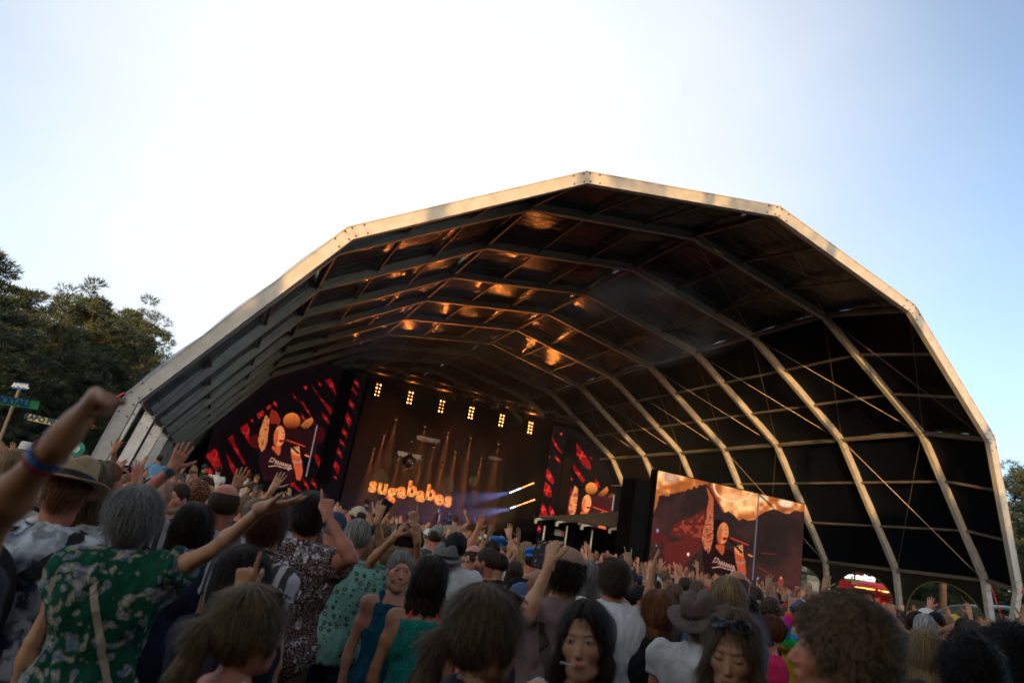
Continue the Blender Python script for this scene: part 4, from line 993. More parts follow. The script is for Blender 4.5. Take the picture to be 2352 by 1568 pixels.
def nets(F, lo, h):
    I = F < 0
    c = [I[i:I.shape[0] - 1 + i, j:I.shape[1] - 1 + j, k:I.shape[2] - 1 + k] for i, j, k in CORN]
    act = np.logical_or.reduce(c) & ~np.logical_and.reduce(c)
    ids = np.argwhere(act)
    if len(ids) == 0: return np.zeros((0, 3)), np.zeros((0, 4), int)
    V = np.stack([F[ids[:, 0] + i, ids[:, 1] + j, ids[:, 2] + k] for i, j, k in CORN], 1).astype(float)
    P = np.zeros((len(ids), 3)); cnt = np.zeros(len(ids)); Cn = np.array(CORN, float)
    for a, b in EDG:
        m = (V[:, a] < 0) != (V[:, b] < 0); t = np.where(m, V[:, a] / np.where(m, V[:, a] - V[:, b], 1), 0)
        P += m[:, None] * (Cn[a] + (Cn[b] - Cn[a]) * t[:, None]); cnt += m
    P = lo + (ids + P / cnt[:, None]) * h
    idx = np.full(act.shape, -1, np.int64); idx[tuple(ids.T)] = np.arange(len(ids))
    Q = []
    for ax in range(3):
        s0 = [slice(None)] * 3; s1 = [slice(None)] * 3; s0[ax] = slice(0, -1); s1[ax] = slice(1, None)
        A, B = I[tuple(s0)], I[tuple(s1)]; e = np.argwhere(A != B); o1, o2 = [(1, 2), (2, 0), (0, 1)][ax]
        e = e[(e[:, o1] > 0) & (e[:, o2] > 0) & (e[:, o1] < F.shape[o1] - 1) & (e[:, o2] < F.shape[o2] - 1)]
        if len(e) == 0: continue
        def cell(d1, d2):
            q = e.copy(); q[:, o1] -= d1; q[:, o2] -= d2; return idx[tuple(q.T)]
        q = np.stack([cell(1, 1), cell(0, 1), cell(0, 0), cell(1, 0)], 1); neg = A[tuple(e.T)]
        q[~neg] = q[~neg][:, ::-1]; Q.append(q)
    Q = np.concatenate(Q); Q = Q[(Q >= 0).all(1)]
    return P, Q
def to_mesh(name, V, Q, cols=None, mats=()):
    me = bpy.data.meshes.new(name); me.vertices.add(len(V)); me.vertices.foreach_set('co', np.asarray(V, np.float32).ravel())
    me.loops.add(len(Q) * 4); me.loops.foreach_set('vertex_index', np.asarray(Q, np.int32).ravel())
    me.polygons.add(len(Q)); me.polygons.foreach_set('loop_start', np.arange(len(Q), dtype=np.int32) * 4)
    me.update(calc_edges=True)
    if cols is not None:
        ca = me.color_attributes.new('Col', 'FLOAT_COLOR', 'POINT'); ca.data.foreach_set('color', np.concatenate([cols, np.ones((len(V), 1))], 1).astype(np.float32).ravel())
    me.shade_smooth()
    for m in mats: me.materials.append(m)
    return me
def n3(P, s, seed=0):
    """smooth value noise, 3-D; s = cell size (scalar or vector)"""
    X = P / s; i = np.floor(X).astype(int); f = X - i; f = f * f * (3 - 2 * f); r = 0
    for a, b, c in CORN:
        q = i + [a, b, c]; v = np.sin(q[:, 0] * 127.1 + q[:, 1] * 311.7 + q[:, 2] * 74.7 + seed * 19.19) * 43758.5453; v = v - np.floor(v)
        w = (f[:, 0] if a else 1 - f[:, 0]) * (f[:, 1] if b else 1 - f[:, 1]) * (f[:, 2] if c else 1 - f[:, 2]); r = r + v * w
    return r
def vnorm(V, Q):
    N = np.zeros_like(V); n_ = np.cross(V[Q[:, 2]] - V[Q[:, 0]], V[Q[:, 3]] - V[Q[:, 1]])
    for k in range(4): np.add.at(N, Q[:, k], n_)
    return N / (np.linalg.norm(N, axis=1)[:, None] + 1e-12)

# ---- materials driven by the colour of each object
def oc_mat(name, rough, mode, **kw):
    m = bpy.data.materials.new(name); m.use_nodes = True; n = m.node_tree.nodes; l = m.node_tree.links; b = n['Principled BSDF']
    b.inputs['Roughness'].default_value = rough; b.inputs['Specular IOR Level'].default_value = kw.get('spec', 0.3)
    oi = n.new('ShaderNodeObjectInfo'); tc = n.new('ShaderNodeTexCoord'); mx = n.new('ShaderNodeMixRGB'); mx.blend_type = 'MULTIPLY'; mx.inputs[0].default_value = 1
    l.new(oi.outputs['Color'], mx.inputs[1]); l.new(mx.outputs[0], b.inputs['Base Color'])
    if mode == 'skin':
        a = n.new('ShaderNodeAttribute'); a.attribute_name = 'Col'; l.new(a.outputs['Color'], mx.inputs[2])
        b.inputs['Subsurface Weight'].default_value = 0.0
        t = n.new('ShaderNodeTexNoise'); t.inputs['Scale'].default_value = 60; l.new(tc.outputs['Object'], t.inputs[0])
        bp = n.new('ShaderNodeBump'); bp.inputs['Strength'].default_value = 0.15; bp.inputs['Distance'].default_value = 0.004; l.new(t.outputs[0], bp.inputs['Height']); l.new(bp.outputs[0], b.inputs['Normal'])
    elif mode == 'hair':
        mp = n.new('ShaderNodeAttribute'); mp.attribute_name = 'flow'
        t = n.new('ShaderNodeTexNoise'); t.inputs['Scale'].default_value = 1.0; t.inputs['Detail'].default_value = 4; l.new(mp.outputs['Vector'], t.inputs[0])
        r = n.new('ShaderNodeValToRGB'); r.color_ramp.elements[0].position = 0.36; r.color_ramp.elements[1].position = 0.66
        r.color_ramp.elements[0].color = (0.12, 0.11, 0.10, 1); r.color_ramp.elements[1].color = (1.25, 1.18, 1.08, 1); l.new(t.outputs[0], r.inputs[0]); l.new(r.outputs[0], mx.inputs[2])
        bp = n.new('ShaderNodeBump'); bp.inputs['Strength'].default_value = 0.9; bp.inputs['Distance'].default_value = 0.006; l.new(t.outputs[0], bp.inputs['Height']); l.new(bp.outputs[0], b.inputs['Normal'])
    else:
        t = n.new('ShaderNodeTexNoise'); t.inputs['Scale'].default_value = 9; t.inputs['Detail'].default_value = 4; l.new(tc.outputs['Object'], t.inputs[0])
        r = n.new('ShaderNodeValToRGB'); r.color_ramp.elements[0].color = (0.78, 0.78, 0.78, 1); r.color_ramp.elements[1].color = (1.1, 1.1, 1.1, 1); l.new(t.outputs[0], r.inputs[0]); l.new(r.outputs[0], mx.inputs[2])
        t2 = n.new('ShaderNodeTexNoise'); t2.inputs['Scale'].default_value = 14; t2.inputs['Detail'].default_value = 3; t2.inputs['Distortion'].default_value = .6; l.new(tc.outputs['Object'], t2.inputs[0])
        bp = n.new('ShaderNodeBump'); bp.inputs['Strength'].default_value = 0.5; bp.inputs['Distance'].default_value = 0.02; l.new(t2.outputs[0], bp.inputs['Height']); l.new(bp.outputs[0], b.inputs['Normal'])
    return m
SKIN_M = oc_mat('skin', 0.5, 'skin', spec=0.35); HAIR_M = oc_mat('hair', 0.5, 'hair', spec=0.14); CLOTH_M = oc_mat('cloth', 0.85, 'cloth', spec=0.2)
def pat_mat(name, base, fn):
    m = bpy.data.materials.new(name); m.use_nodes = True; n = m.node_tree.nodes; l = m.node_tree.links; b = n['Principled BSDF']; b.inputs['Roughness'].default_value = 0.85; b.inputs['Specular IOR Level'].default_value = 0.2
    tc = n.new('ShaderNodeTexCoord')
    t2 = n.new('ShaderNodeTexNoise'); t2.inputs['Scale'].default_value = 12; l.new(tc.outputs['Object'], t2.inputs[0])
    bp = n.new('ShaderNodeBump'); bp.inputs['Strength'].default_value = 0.4; bp.inputs['Distance'].default_value = 0.02; l.new(t2.outputs[0], bp.inputs['Height']); l.new(bp.outputs[0], b.inputs['Normal'])
    def noise(scale, detail=3, dist=0.0, stretch=None, rot=None):
        t = n.new('ShaderNodeTexNoise'); t.inputs['Scale'].default_value = scale; t.inputs['Detail'].default_value = detail; t.inputs['Distortion'].default_value = dist
        mp = n.new('ShaderNodeMapping'); mp.inputs['Scale'].default_value = stretch or (1, 1, 1)
        if rot: mp.inputs['Rotation'].default_value = rot
        l.new(tc.outputs['Object'], mp.inputs[0]); l.new(mp.outputs[0], t.inputs[0]); return t.outputs[0]
    def vor(scale, feat='F1', stretch=None, rnd=1.0, warp=0.0):
        t = n.new('ShaderNodeTexVoronoi'); t.inputs['Scale'].default_value = scale; t.feature = feat; t.inputs['Randomness'].default_value = rnd
        mp = n.new('ShaderNodeMapping'); mp.inputs['Scale'].default_value = stretch or (1, 1, 1); l.new(tc.outputs['Object'], mp.inputs[0])
        if warp:
            w = n.new('ShaderNodeTexNoise'); w.inputs['Scale'].default_value = scale * 1.3; l.new(tc.outputs['Object'], w.inputs[0])
            va = n.new('ShaderNodeVectorMath'); va.operation = 'MULTIPLY_ADD'; va.inputs[1].default_value = (warp,) * 3; l.new(w.outputs['Color'], va.inputs[0]); l.new(mp.outputs[0], va.inputs[2]); l.new(va.outputs[0], t.inputs[0])
        else: l.new(mp.outputs[0], t.inputs[0])
        return t.outputs['Distance']
    def ramp(sock, stops, const=False):
        r = n.new('ShaderNodeValToRGB'); e = r.color_ramp.elements
        if const: r.color_ramp.interpolation = 'CONSTANT'
        e[0].position = stops[0][0]; e[0].color = (*stops[0][1], 1); e[1].position = stops[-1][0]; e[1].color = (*stops[-1][1], 1)
        for p, c in stops[1:-1]: q = e.new(p); q.color = (*c, 1)
        l.new(sock, r.inputs[0]); return r.outputs[0]
    def mix(f, a, b_):
        x = n.new('ShaderNodeMixRGB'); l.new(f, x.inputs[0])
        for i, q in ((1, a), (2, b_)):
            if isinstance(q, tuple): x.inputs[i].default_value = (*q, 1)
            else: l.new(q, x.inputs[i])
        return x.outputs[0]
    l.new(fn(noise, vor, ramp, mix, n, l, tc), b.inputs['Base Color'])
    return m
W_, K_ = (1, 1, 1), (0, 0, 0)
def _brush(noise, vor, ramp, mix, n, l, tc):
    f = ramp(noise(11, 5, .5, (1.2, 1, .55), (0, .7, 0)), [(.49, K_), (.53, W_)]); g = ramp(noise(5, 3), [(.42, K_), (.58, W_)]); h_ = ramp(noise(14, 3), [(.55, K_), (.62, W_)])
    d = mix(g, (0.62, 0.64, 0.68), mix(f, (0.62, 0.64, 0.68), (0.03, 0.045, 0.09))); return mix(h_, d, (0.30, 0.31, 0.30))
def _paisley(noise, vor, ramp, mix, n, l, tc):
    v = vor(6.5, warp=.7); a = ramp(v, [(0, (.52, .42, .32)), (.16, (.52, .42, .32)), (.18, (.05, .10, .20)), (.26, (.58, .50, .40)), (.31, (.16, .03, .03)), (.34, (.40, .34, .26)), (.52, (.004, .06, .03)), (.85, (.005, .085, .045))])
    f = ramp(noise(34, 3), [(.50, K_), (.56, W_)]); g = ramp(v, [(.36, W_), (.50, K_)])
    x = n.new('ShaderNodeMixRGB'); x.blend_type = 'MULTIPLY'; x.inputs[0].default_value = 1; l.new(f, x.inputs[1]); l.new(g, x.inputs[2]); return mix(x.outputs[0], a, (.10, .15, .24))
def _floral(noise, vor, ramp, mix, n, l, tc):
    v = vor(8, warp=.5); p = ramp(noise(26, 2, 1.5), [(.50, K_), (.55, W_)]); c = ramp(v, [(.28, W_), (.36, K_)]); q = ramp(vor(17, warp=.9, stretch=(1, 1, .6)), [(.26, W_), (.32, K_)])
    x = n.new('ShaderNodeMixRGB'); x.blend_type = 'MULTIPLY'; x.inputs[0].default_value = .75; l.new(c, x.inputs[1]); l.new(p, x.inputs[2])
    y = n.new('ShaderNodeMixRGB'); y.blend_type = 'LIGHTEN'; y.inputs[0].default_value = 1; l.new(x.outputs[0], y.inputs[1]); l.new(q, y.inputs[2]); return mix(y.outputs[0], (.075, .028, .018), (.80, .74, .74))
def _mint(noise, vor, ramp, mix, n, l, tc):
    a = ramp(vor(21, rnd=.55), [(0, (.60, .42, .28)), (.14, (.45, .28, .16)), (.22, (.06, .05, .03)), (.30, (.05, .05, .03)), (.34, (.19, .40, .33)), (1, (.22, .46, .38))]); f = ramp(noise(45, 2), [(.62, K_), (.66, W_)]); return mix(f, a, (.04, .12, .09))
def _stripes(c1, c2, scale, axis='X'):
    def fn(noise, vor, ramp, mix, n, l, tc):
        w = n.new('ShaderNodeTexWave'); w.bands_direction = axis; w.inputs['Scale'].default_value = scale; w.inputs['Distortion'].default_value = .4; l.new(tc.outputs['Object'], w.inputs[0]); return mix(ramp(w.outputs['Fac'], [(.48, K_), (.52, W_)]), c1, c2)
    return fn
def _dots(c1, c2, scale, r):
    return lambda noise, vor, ramp, mix, n, l, tc: mix(ramp(vor(scale, rnd=.6), [(r, W_), (r + .05, K_)]), c1, c2)
def _rainbow(noise, vor, ramp, mix, n, l, tc):
    s = n.new('ShaderNodeAttribute'); s.attribute_name = 'band'
    return ramp(s.outputs['Fac'], [(0, (.75, .50, .02)), (.17, (.02, .45, .08)), (.34, (.01, .22, .38)), (.52, (.22, .12, .42)), (.68, (.80, .02, .30)), (.84, (.95, .10, .06)), (1, (.95, .10, .06))], True)
PAT = {}
def pattern(k):
    if k in PAT: return PAT[k]
    d = {'brush': _brush, 'paisley': _paisley, 'floral': _floral, 'mint': _mint, 'lilac_stripe': _stripes((.55, .50, .52), (.10, .10, .09), 6), 'olive_stripe': _stripes((.55, .48, .50), (.06, .06, .045), 5.5),
         'purple_stripe': _stripes((.45, .40, .52), (.10, .07, .22), 14, 'Z'), 'red_dots': _dots((.45, .01, .015), (.7, .5, .5), 40, .18), 'yellow_check': _dots((.55, .42, .12), (.2, .15, .05), 26, .22),
         'teal_knit': _dots((.01, .16, .13), (.015, .25, .20), 60, .35), 'rainbow': _rainbow, 'bw_print': _dots((.55, .55, .55), (.02, .02, .02), 18, .3), 'lace': _dots((.62, .58, .52), (.42, .38, .33), 28, .3)}[k]
    PAT[k] = pat_mat('pattern_' + k, None, d); return PAT[k]

# ---- skeleton
def rot_z(a): c, s = math.cos(a), math.sin(a); return np.array([[c, -s, 0], [s, c, 0], [0, 0, 1.0]])
def rot_x(a): c, s = math.cos(a), math.sin(a); return np.array([[1.0, 0, 0], [0, c, -s], [0, s, c]])
def rot_y(a): c, s = math.cos(a), math.sin(a); return np.array([[c, 0, s], [0, 1.0, 0], [-s, 0, c]])
CURL = {'open': (.12, .10, .08), 'relaxed': (.45, .45, .3), 'fist': (1.45, 1.55, 1.0), 'point': (1.4, 1.5, 1.0), 'hold': (.75, .9, .5), 'claw': (.5, .6, .4), 'rock': (1.4, 1.5, 1.0)}
def hand_ops(S, W, d, pn, side, kind, fat=1.0, spread=1.0):
    """W wrist, d finger direction, pn palm normal, side = +1/-1 chirality: thumb on cross(d, pn) * side"""
    d = nrm(d); pn = nrm(pn - d * np.dot(pn, d)); s = np.cross(d, pn) * side
    S.cap(W - d * .02, W + d * .03, .024 * fat ** .5, .024 * fat ** .5, .02)
    for i, off in enumerate((.030, .010, -.010, -.028)):
        S.cap(W + s * off * .55 + d * .02, W + s * off + d * (.092 - .004 * abs(i - 1)), .0135 * fat, .0115 * fat, .014)
    S.ell(W + s * .022 + d * .035 + pn * .010, (.016, .022, .016), .015)
    L = (.070, .078, .072, .057); c0 = CURL[kind]
    for i, off in enumerate((.030, .010, -.010, -.028)):
        c = c0
        if kind == 'point' and i == 0: c = (.08, .05, .03)
        if kind == 'rock' and i in (0, 3): c = (.08, .05, .03)
        c = [q * (1 + .12 * (i - 1.5) * (1 if kind in ('relaxed', 'open', 'claw', 'hold') else 0)) for q in c]
        if kind in ('open', 'claw'): c[0] += (.05, 0, .03, .12)[i]
        p = W + s * off + d * (.092 - .004 * abs(i - 1)); sp = (.16, .04, -.07, -.20)[i] * spread * (1 if kind in ('open', 'claw', 'rock') else .3)
        u = nrm(d + s * sp); a = 0
        for seg_, (f, r0, r1) in enumerate(((.45, .0088, .0080), (.30, .0080, .0074), (.25, .0074, .0064))):
            a += c[seg_]; v = u * math.cos(a) + pn * math.sin(a); q = p + v * L[i] * f; S.cap(p, q, r0 * fat, r1 * fat, .004); p = q
    t = W + s * .026 + d * .028; out = {'open': .95, 'claw': .8, 'relaxed': .55, 'fist': .45, 'point': .45, 'hold': .65, 'rock': .45}[kind]
    v = nrm(d * math.cos(out) + s * math.sin(out) + pn * .25)
    for k, (ln, r0, r1) in enumerate(((.036, .0125, .0108), (.032, .0105, .0092), (.026, .0092, .0075))):
        q = t + v * ln; S.cap(t, q, r0 * fat, r1 * fat, .007); t = q
        if kind in ('fist', 'point', 'rock'): v = nrm(v + pn * .55 - s * .55)
        elif kind in ('hold', 'relaxed'): v = nrm(v + d * .25 + pn * .25)
        else: v = nrm(v + d * .2)
def ik(S0, T, L1, L2, pole):
    D = T - S0; L = np.linalg.norm(D); u = D / (L + 1e-9)
    if L > (L1 + L2) * .995: T = S0 + u * (L1 + L2) * .995; L = (L1 + L2) * .995
    a = (L1 * L1 - L2 * L2 + L * L) / (2 * L); hgt = math.sqrt(max(L1 * L1 - a * a, 0)); p = nrm(pole - u * np.dot(pole, u))
    return S0 + u * a + p * hgt, T
def make_person(p, res='near'):
    """p: dict of proportions, pose and dress; returns the parts of one person as numpy meshes in local metres (front = +Y, feet at z = 0)"""
    H = p.get('H', 1.75); g = H / 1.75; fem = p.get('fem', 0); fatn = p.get('belly', 0.0)
    hb, hh, hd = {'near': (.014, .0052, .0046), 'mid': (.019, .0085, .0068), 'far': (.028, .015, .0105), 'mass': (.045, .026, .019)}[res]
    ff = {'near': 1.0, 'mid': 1.0, 'far': 1.15, 'mass': 1.45}[res]
    sw = .152 if fem else .188
    lean = p.get('lean', 0.0); LM = rot_x(-lean)
    def T(v):                                   # bends the upper body about the hips
        v = np.array(v, float)
        if v[2] > .95: v = np.array([0, 0, .95]) + LM @ (v - [0, 0, .95])
        return v * g
    sh = {1: T((sw, -.005, 1.415)), -1: T((-sw, -.005, 1.415))}
    NB, NT = T((0, -.012, 1.44)), T((0, .002, 1.545)); HC = T((0, .012, 1.632))
    Rh = rot_z(-R(p.get('hyaw', 0))) @ LM @ rot_x(-R(p.get('hdown', 0))) @ rot_y(R(p.get('htilt', 0)))
    def Hd(v): return HC + Rh @ (np.array(v, float) * g)
    arms = {}
    for sd_ in (1, -1):
        a = p.get('armR' if sd_ > 0 else 'armL', 'down'); S0 = sh[sd_]; L1, L2 = .285 * g, .25 * g
        if isinstance(a, str):
            up, hk = {'down': ((.07, .02, -.53), 'relaxed'), 'hip': ((.13, .16, -.30), 'relaxed'), 'up': ((.05, .12, .50), 'open'), 'upout': ((.26, .12, .42), 'open'), 'fistup': ((.06, .10, .47), 'fist'), 'pointup': ((.04, .16, .47), 'point'),
                      'clap': ((-.10, .30, .22), 'open'), 'phone': ((-.10, .34, .18), 'hold'), 'wave': ((.16, .20, .36), 'open'), 'front': ((-.06, .30, -.12), 'relaxed'), 'chin': ((-.08, .22, .06), 'relaxed'), 'rock': ((.10, .14, .46), 'rock'), 'cross': ((-.2, .2, -.22), 'relaxed'), 'reach': ((.1, .42, .25), 'open'), 'phoneup': ((-.08, .26, .38), 'hold'), 'guitar': ((-.12, .2, -.3), 'claw'), 'neck': ((.38, .25, -.08), 'claw')}[a]
            up = np.array(up) * [sd_, 1, 1] * g; tgt = S0 + up; pole = np.array([.6 * sd_, -.5, -.5]) if up[2] < .3 else np.array([.8 * sd_, .5, -.2]); pn = np.array([-.3 * sd_, .9, .1]) if up[2] > .1 else np.array([-1.0 * sd_, .2, 0]); fd = None
        else:
            tgt = np.array(a['at'], float); pole = np.array(a.get('pole', (.7 * sd_, .2, -.7)), float); hk = a.get('hand', 'open'); pn = np.array(a.get('palm', (-.2 * sd_, .9, .1)), float); fd = a.get('fd')
            L = np.linalg.norm(tgt - S0)
            if L > L1 + L2:                     # let the shoulder reach and the arm be a little longer
                S0 = S0 + nrm(tgt - S0) * min(.05, L - L1 - L2); sh[sd_] = S0; L = np.linalg.norm(tgt - S0); k_ = min(1.16, max(1, L / (L1 + L2 - .004))); L1 *= k_; L2 *= k_
        E_, Wr = ik(S0, tgt, L1, L2, pole); fdir = nrm(Wr - E_) if fd is None else nrm(nrm(Wr - E_) * .4 + nrm(fd) * .8)
        arms[sd_] = (S0, E_, Wr, fdir, pn, hk)
    q = g
    def torso(S, o=0.0, k=.05):
        S.ell(T((0, 0, .96)), np.array((.168 + .01 * fem + o, .118 + o + .03 * fatn, .13 + o)) * q, k)
        S.ell(T((0, .008 + .03 * fatn, 1.10)), np.array((.140 - .018 * fem + o + .035 * fatn, .100 + o + .06 * fatn, .16 + o)) * q, k)
        S.ell(T((0, -.005, 1.285)), np.array((.165 - .02 * fem + o, .112 - .01 * fem + o, .175 + o)) * q, k)
        for s in (1, -1):
            S.cap(T((.03 * s, -.01, 1.415)), sh[s], (.062 + o) * q, (.056 + o) * q, k)
            S.ell(T((.075 * s, -.055, 1.33)), np.array((.075 + o, .05 + o, .09 + o)) * q, k)
            if fem: S.ell(T((.072 * s, .070, 1.255)), np.array((.055 + o * .7, .045 + o * .7, .055 + o * .7)) * q, .06)
            else: S.ell(T((.08 * s, .07, 1.32)), np.array((.075 + o, .04 + o, .06 + o)) * q, .03)
        S.cap(T((0, -.02, 1.42)), T((0, -.015, 1.46)), (.070 + o) * q, (.058 + o * .5) * q, .05)
    # --- body
    B = Shape(); torso(B)
    B.cap(NB, NT, (.058 - .010 * fem) * q, (.055 - .011 * fem) * q, .03)
    st = p.get('stance', .0)
    lg = {}
    for s in (1, -1):
        hip = np.array((.088 * s, 0, .92)) * q; kn = np.array((.10 * s, .02 + st * .12 * s, .49)) * q; an = np.array((.11 * s, -.02 + st * .15 * s, .085)) * q; lg[s] = (hip, kn, an)
        B.cap(hip, kn, .088 * q, .056 * q, .03); B.cap(kn, an, .055 * q, .036 * q, .02); B.ell(kn * .62 + an * .38 + np.array((0, -.018, 0)), (.05 * q, .052 * q, .11 * q), .03)
        B.cap(an + [0, -.03, -.04 * q], an + np.array((.015 * s, .14, -.055)) * q, .036 * q, .028 * q, .02)
        S0, E_, Wr, fdir, pn, hk = arms[s]
        mu = 1.0 if not fem else .86
        B.cap(S0, E_, .050 * mu * q, .037 * mu * q, .03); B.ell(S0 * .55 + E_ * .45 + [0, 0, 0], (.046 * mu * q,) * 3, .03)
        B.cap(E_, Wr, .038 * mu * q, .024 * q, .015); B.ell(E_ * .75 + Wr * .25, (.041 * mu * q,) * 3, .03)
    # --- head
    Hs = Shape()
    def he(c, r, k, sub=False): Hs.ell(Hd(c), np.array(r) * q, k, Rh, sub)
    jw = p.get('jaw', 1.0) * (.94 if fem else 1.0)
    he((0, -.012, .032), (.0745, .093, .086), .02); he((0, .024, -.035), (.0575 * jw, .066, .074), .035); he((0, .062, -.094), (.024 * jw, .022, .018), .03)
    for s in (1, -1):
        he((.038 * s, .050, -.016), (.030, .030, .030), .03); Hs.cap(Hd((.052 * jw * s, -.002, -.045)), Hd((.040 * jw * s, .020, -.082)), .019 * q, .017 * q, .03); Hs.cap(Hd((.040 * jw * s, .020, -.082)), Hd((.008 * s, .064, -.098)), .017 * q, .016 * q, .03)
        he((.0785 * s, -.006, -.004), (.010, .022, .031), .006); he((.088 * s, -.001, .0), (.007, .011, .018), .004, True)
        he((.032 * s, .098 + .003 * fem, .014), (.019, .017, .012), .012, True); he((.032 * s, .0755, .013), (.0165, .0145, .0125), .006)
    Hs.cap(Hd((-.036, .078, .036)), Hd((.036, .078, .036)), (.012 if not fem else .006) * q, (.012 if not fem else .006) * q, .015)
    nf = .78 if fem else 1; Hs.cap(Hd((0, .083, .014)), Hd((0, .108 - .004 * fem, -.029)), .0085 * nf * q, .0130 * nf * q, .010)
    for s in (1, -1): he((.0125 * nf * s, .097 - .003 * fem, -.033), (.0085 * nf, .011, .0080 * nf), .006)
    he((0, .082, -.062), (.027, .018, .020), .016)
    if p.get('smile'):
        he((0, .098, -.066), (.027, .008, .0065), .004, True)
        for s in (1, -1): he((.040 * s, .066, -.045), (.016, .018, .018), .015)
    he((0, .0945, -.0590), (.021 - .002 * fem, .0075, .0042 + .0006 * fem), .004); he((0, .0930, -.0700), (.018 - .002 * fem, .0075, .0052 + .0006 * fem), .004)
    Hs.cap(NB, NT + [0, 0, .02 * q], (.058 - .010 * fem) * q, (.052 - .010 * fem) * q, .03)
    Hs.cap(NT, Hd((0, -.02, -.03)), (.054 - .008 * fem) * q, .055 * q, .03)
    # --- mesh the blocks and clip them against each other
    nk = NT + (NB - NT) * .25; nn = nrm(NT - NB)
    vs, qs = [], []
    def push(V, Q, keep):
        cpt = V[Q].mean(1); Q = Q[keep(cpt)]; used = np.unique(Q); mp = np.full(len(V), -1); mp[used] = np.arange(len(used)); vs.append(V[used]); qs.append(mp[Q] + sum(len(v) for v in vs[:-1]))
    B.cap(NT, Hd((0, -.02, -.03)), .05 * q, .05 * q, .02)
    V, Q = B.mesh(hb)
    def keepb(c):
        k = ((c - nk) @ nn < .006) | (np.linalg.norm(c - HC, axis=1) > .17 * q)
        for s in (1, -1): k &= ~((((c - arms[s][2]) @ nrm(arms[s][2] - arms[s][1])) > -.010) & (np.linalg.norm(c - arms[s][2], axis=1) < .09))
        return k
    push(V, Q, keepb)
    V, Q = Hs.mesh(hh); push(V, Q, lambda c: (c - nk) @ nn > -.006); nhead = (len(vs[0]), len(vs[0]) + len(vs[1]))
    for s in (1, -1):
        if p.get('hidehand') == s: continue
        S0, E_, Wr, fdir, pn, hk = arms[s]; A = Shape(); fa = nrm(Wr - E_); mu = 1.0 if not fem else .86
        A.cap(Wr - fa * .12, Wr, (.024 + (.038 * mu - .024) * .12 / .25) * q, .024 * q, .01)
        hand_ops(A, Wr, fdir, pn, s, hk, ff * (1.0 if not fem else .92))
        V, Q = A.mesh(hd); push(V, Q, lambda c: (c - Wr) @ fa > -.022)
    V = np.concatenate(vs); Q = np.concatenate(qs)
    # skin pigment
    col = np.ones((len(V), 3)); P = ((V - HC) @ Rh) / q
    inh = np.zeros(len(V), bool); inh[nhead[0]:nhead[1]] = True
    def spot(c, r): return np.clip(1.3 - np.sqrt((((P - c) / r) ** 2).sum(1)), 0, 1) * inh
    red = np.clip(spot((0, .10, -.03), (.02, .03, .02)) + spot((.045, .065, -.03), (.022, .03, .02)) + spot((-.045, .065, -.03), (.022, .03, .02)) + spot((.08, 0, 0), (.02, .03, .04)) + spot((-.08, 0, 0), (.02, .03, .04)), 0, 1)[:, None]
    col = col * (1 - red * np.array([.02, .22, .22]))
    lip = np.clip(spot((0, .10, -.0645), (.023 - .002 * fem, .014, .0095)) * 2, 0, 1)[:, None]; col = col * (1 - lip) + np.array([.82, .42, .42]) * lip
    for s in (1, -1):
        e = np.clip(spot((.032 * s, .09, .014), (.020, .02, .010)) * 1.2, 0, 1)[:, None]; col = col * (1 - e * .12)
    if p.get('beard'):
        b = (inh & (P[:, 1] > -.02) & (P[:, 2] < -.03) & (P[:, 2] > -.13) & (np.hypot(P[:, 0] / .026, (P[:, 2] + .064) / .014) > 1) & (P[:, 1] < .098)); b = b[:, None] * p['beard'] * np.clip((-.022 - P[:, 2:3]) / .03, 0, 1); col = col * (1 - b) + np.array(p.get('bcol', (.16, .12, .10))) * b
    if p.get('hair') in ('buzz', 'bald'):
        b = inh & (P[:, 2] > -.05) & (P[:, 1] < .055 - np.clip(P[:, 2], 0, 1) * .2) & (np.abs(P[:, 0]) > (-1 if p['hair'] == 'buzz' else .0)) ; 
        if p['hair'] == 'bald': b &= (P[:, 2] < .045) & ~(np.hypot(P[:, 1] + .006, P[:, 2] + .004) < .03)
        col[b] *= np.array([.62, .60, .60]) if p['hair'] == 'buzz' else np.array([.8, .77, .76])
    mott = .9 + .2 * n3(V, .03, 5)[:, None]; col = col * mott
    out = {'body': (V, Q, col)}
    info = dict(HC=HC, Rh=Rh, q=q, arms=arms, T=T, Hd=Hd, sh=sh)
    # --- top
    kind = p.get('top', 'tee'); loose = p.get('loose', .016)
    if kind != 'none':
        C = Shape(); torso(C, loose, .06)
        if kind in ('tee', 'shirt', 'long', 'dress'):
            f = {'tee': .62, 'shirt': .66, 'long': 2.0, 'dress': .4}[kind]
            for s in (1, -1):
                S0, E_, Wr = arms[s][:3]; m = 1 if not fem else .9
                if f > 1:
                    C.cap(S0, E_, (.070 * m) * q, .055 * m * q, .035); e2 = E_ + (Wr - E_) * .93; C.cap(E_, e2 + nrm(Wr - E_) * .02, .055 * m * q, .042 * q, .02, cut=.02)
                else:
                    e2 = S0 + (E_ - S0) * (f + .12); C.cap(S0, e2, (.062 * m + loose * .4) * q, (.060 * m + loose * .5) * q, .035, cut=.10 * q)
        if kind == 'tank':
            for s in (1, -1): C.ell(T((.215 * s, 0, 1.36)), np.array((.105, .16, .135)) * q, .02, None, True)
            C.plane(T((0, 0, 1.43)), T((0, 0, 1.43)) - T((0, 0, 1.3)))
            for s in (1, -1): C.cap(T((.085 * s, .10, 1.38)), T((.085 * s, 0, 1.492)), .013 * q, .013 * q, .005); C.cap(T((.085 * s, 0, 1.492)), T((.075 * s, -.118, 1.38)), .013 * q, .013 * q, .005)
        else: C.ell(T((0, .03, 1.515)), np.array((.078, .09, .062 if kind != 'long' else .05)) * q, .012, None, True)
        hem = p.get('hem', .90)
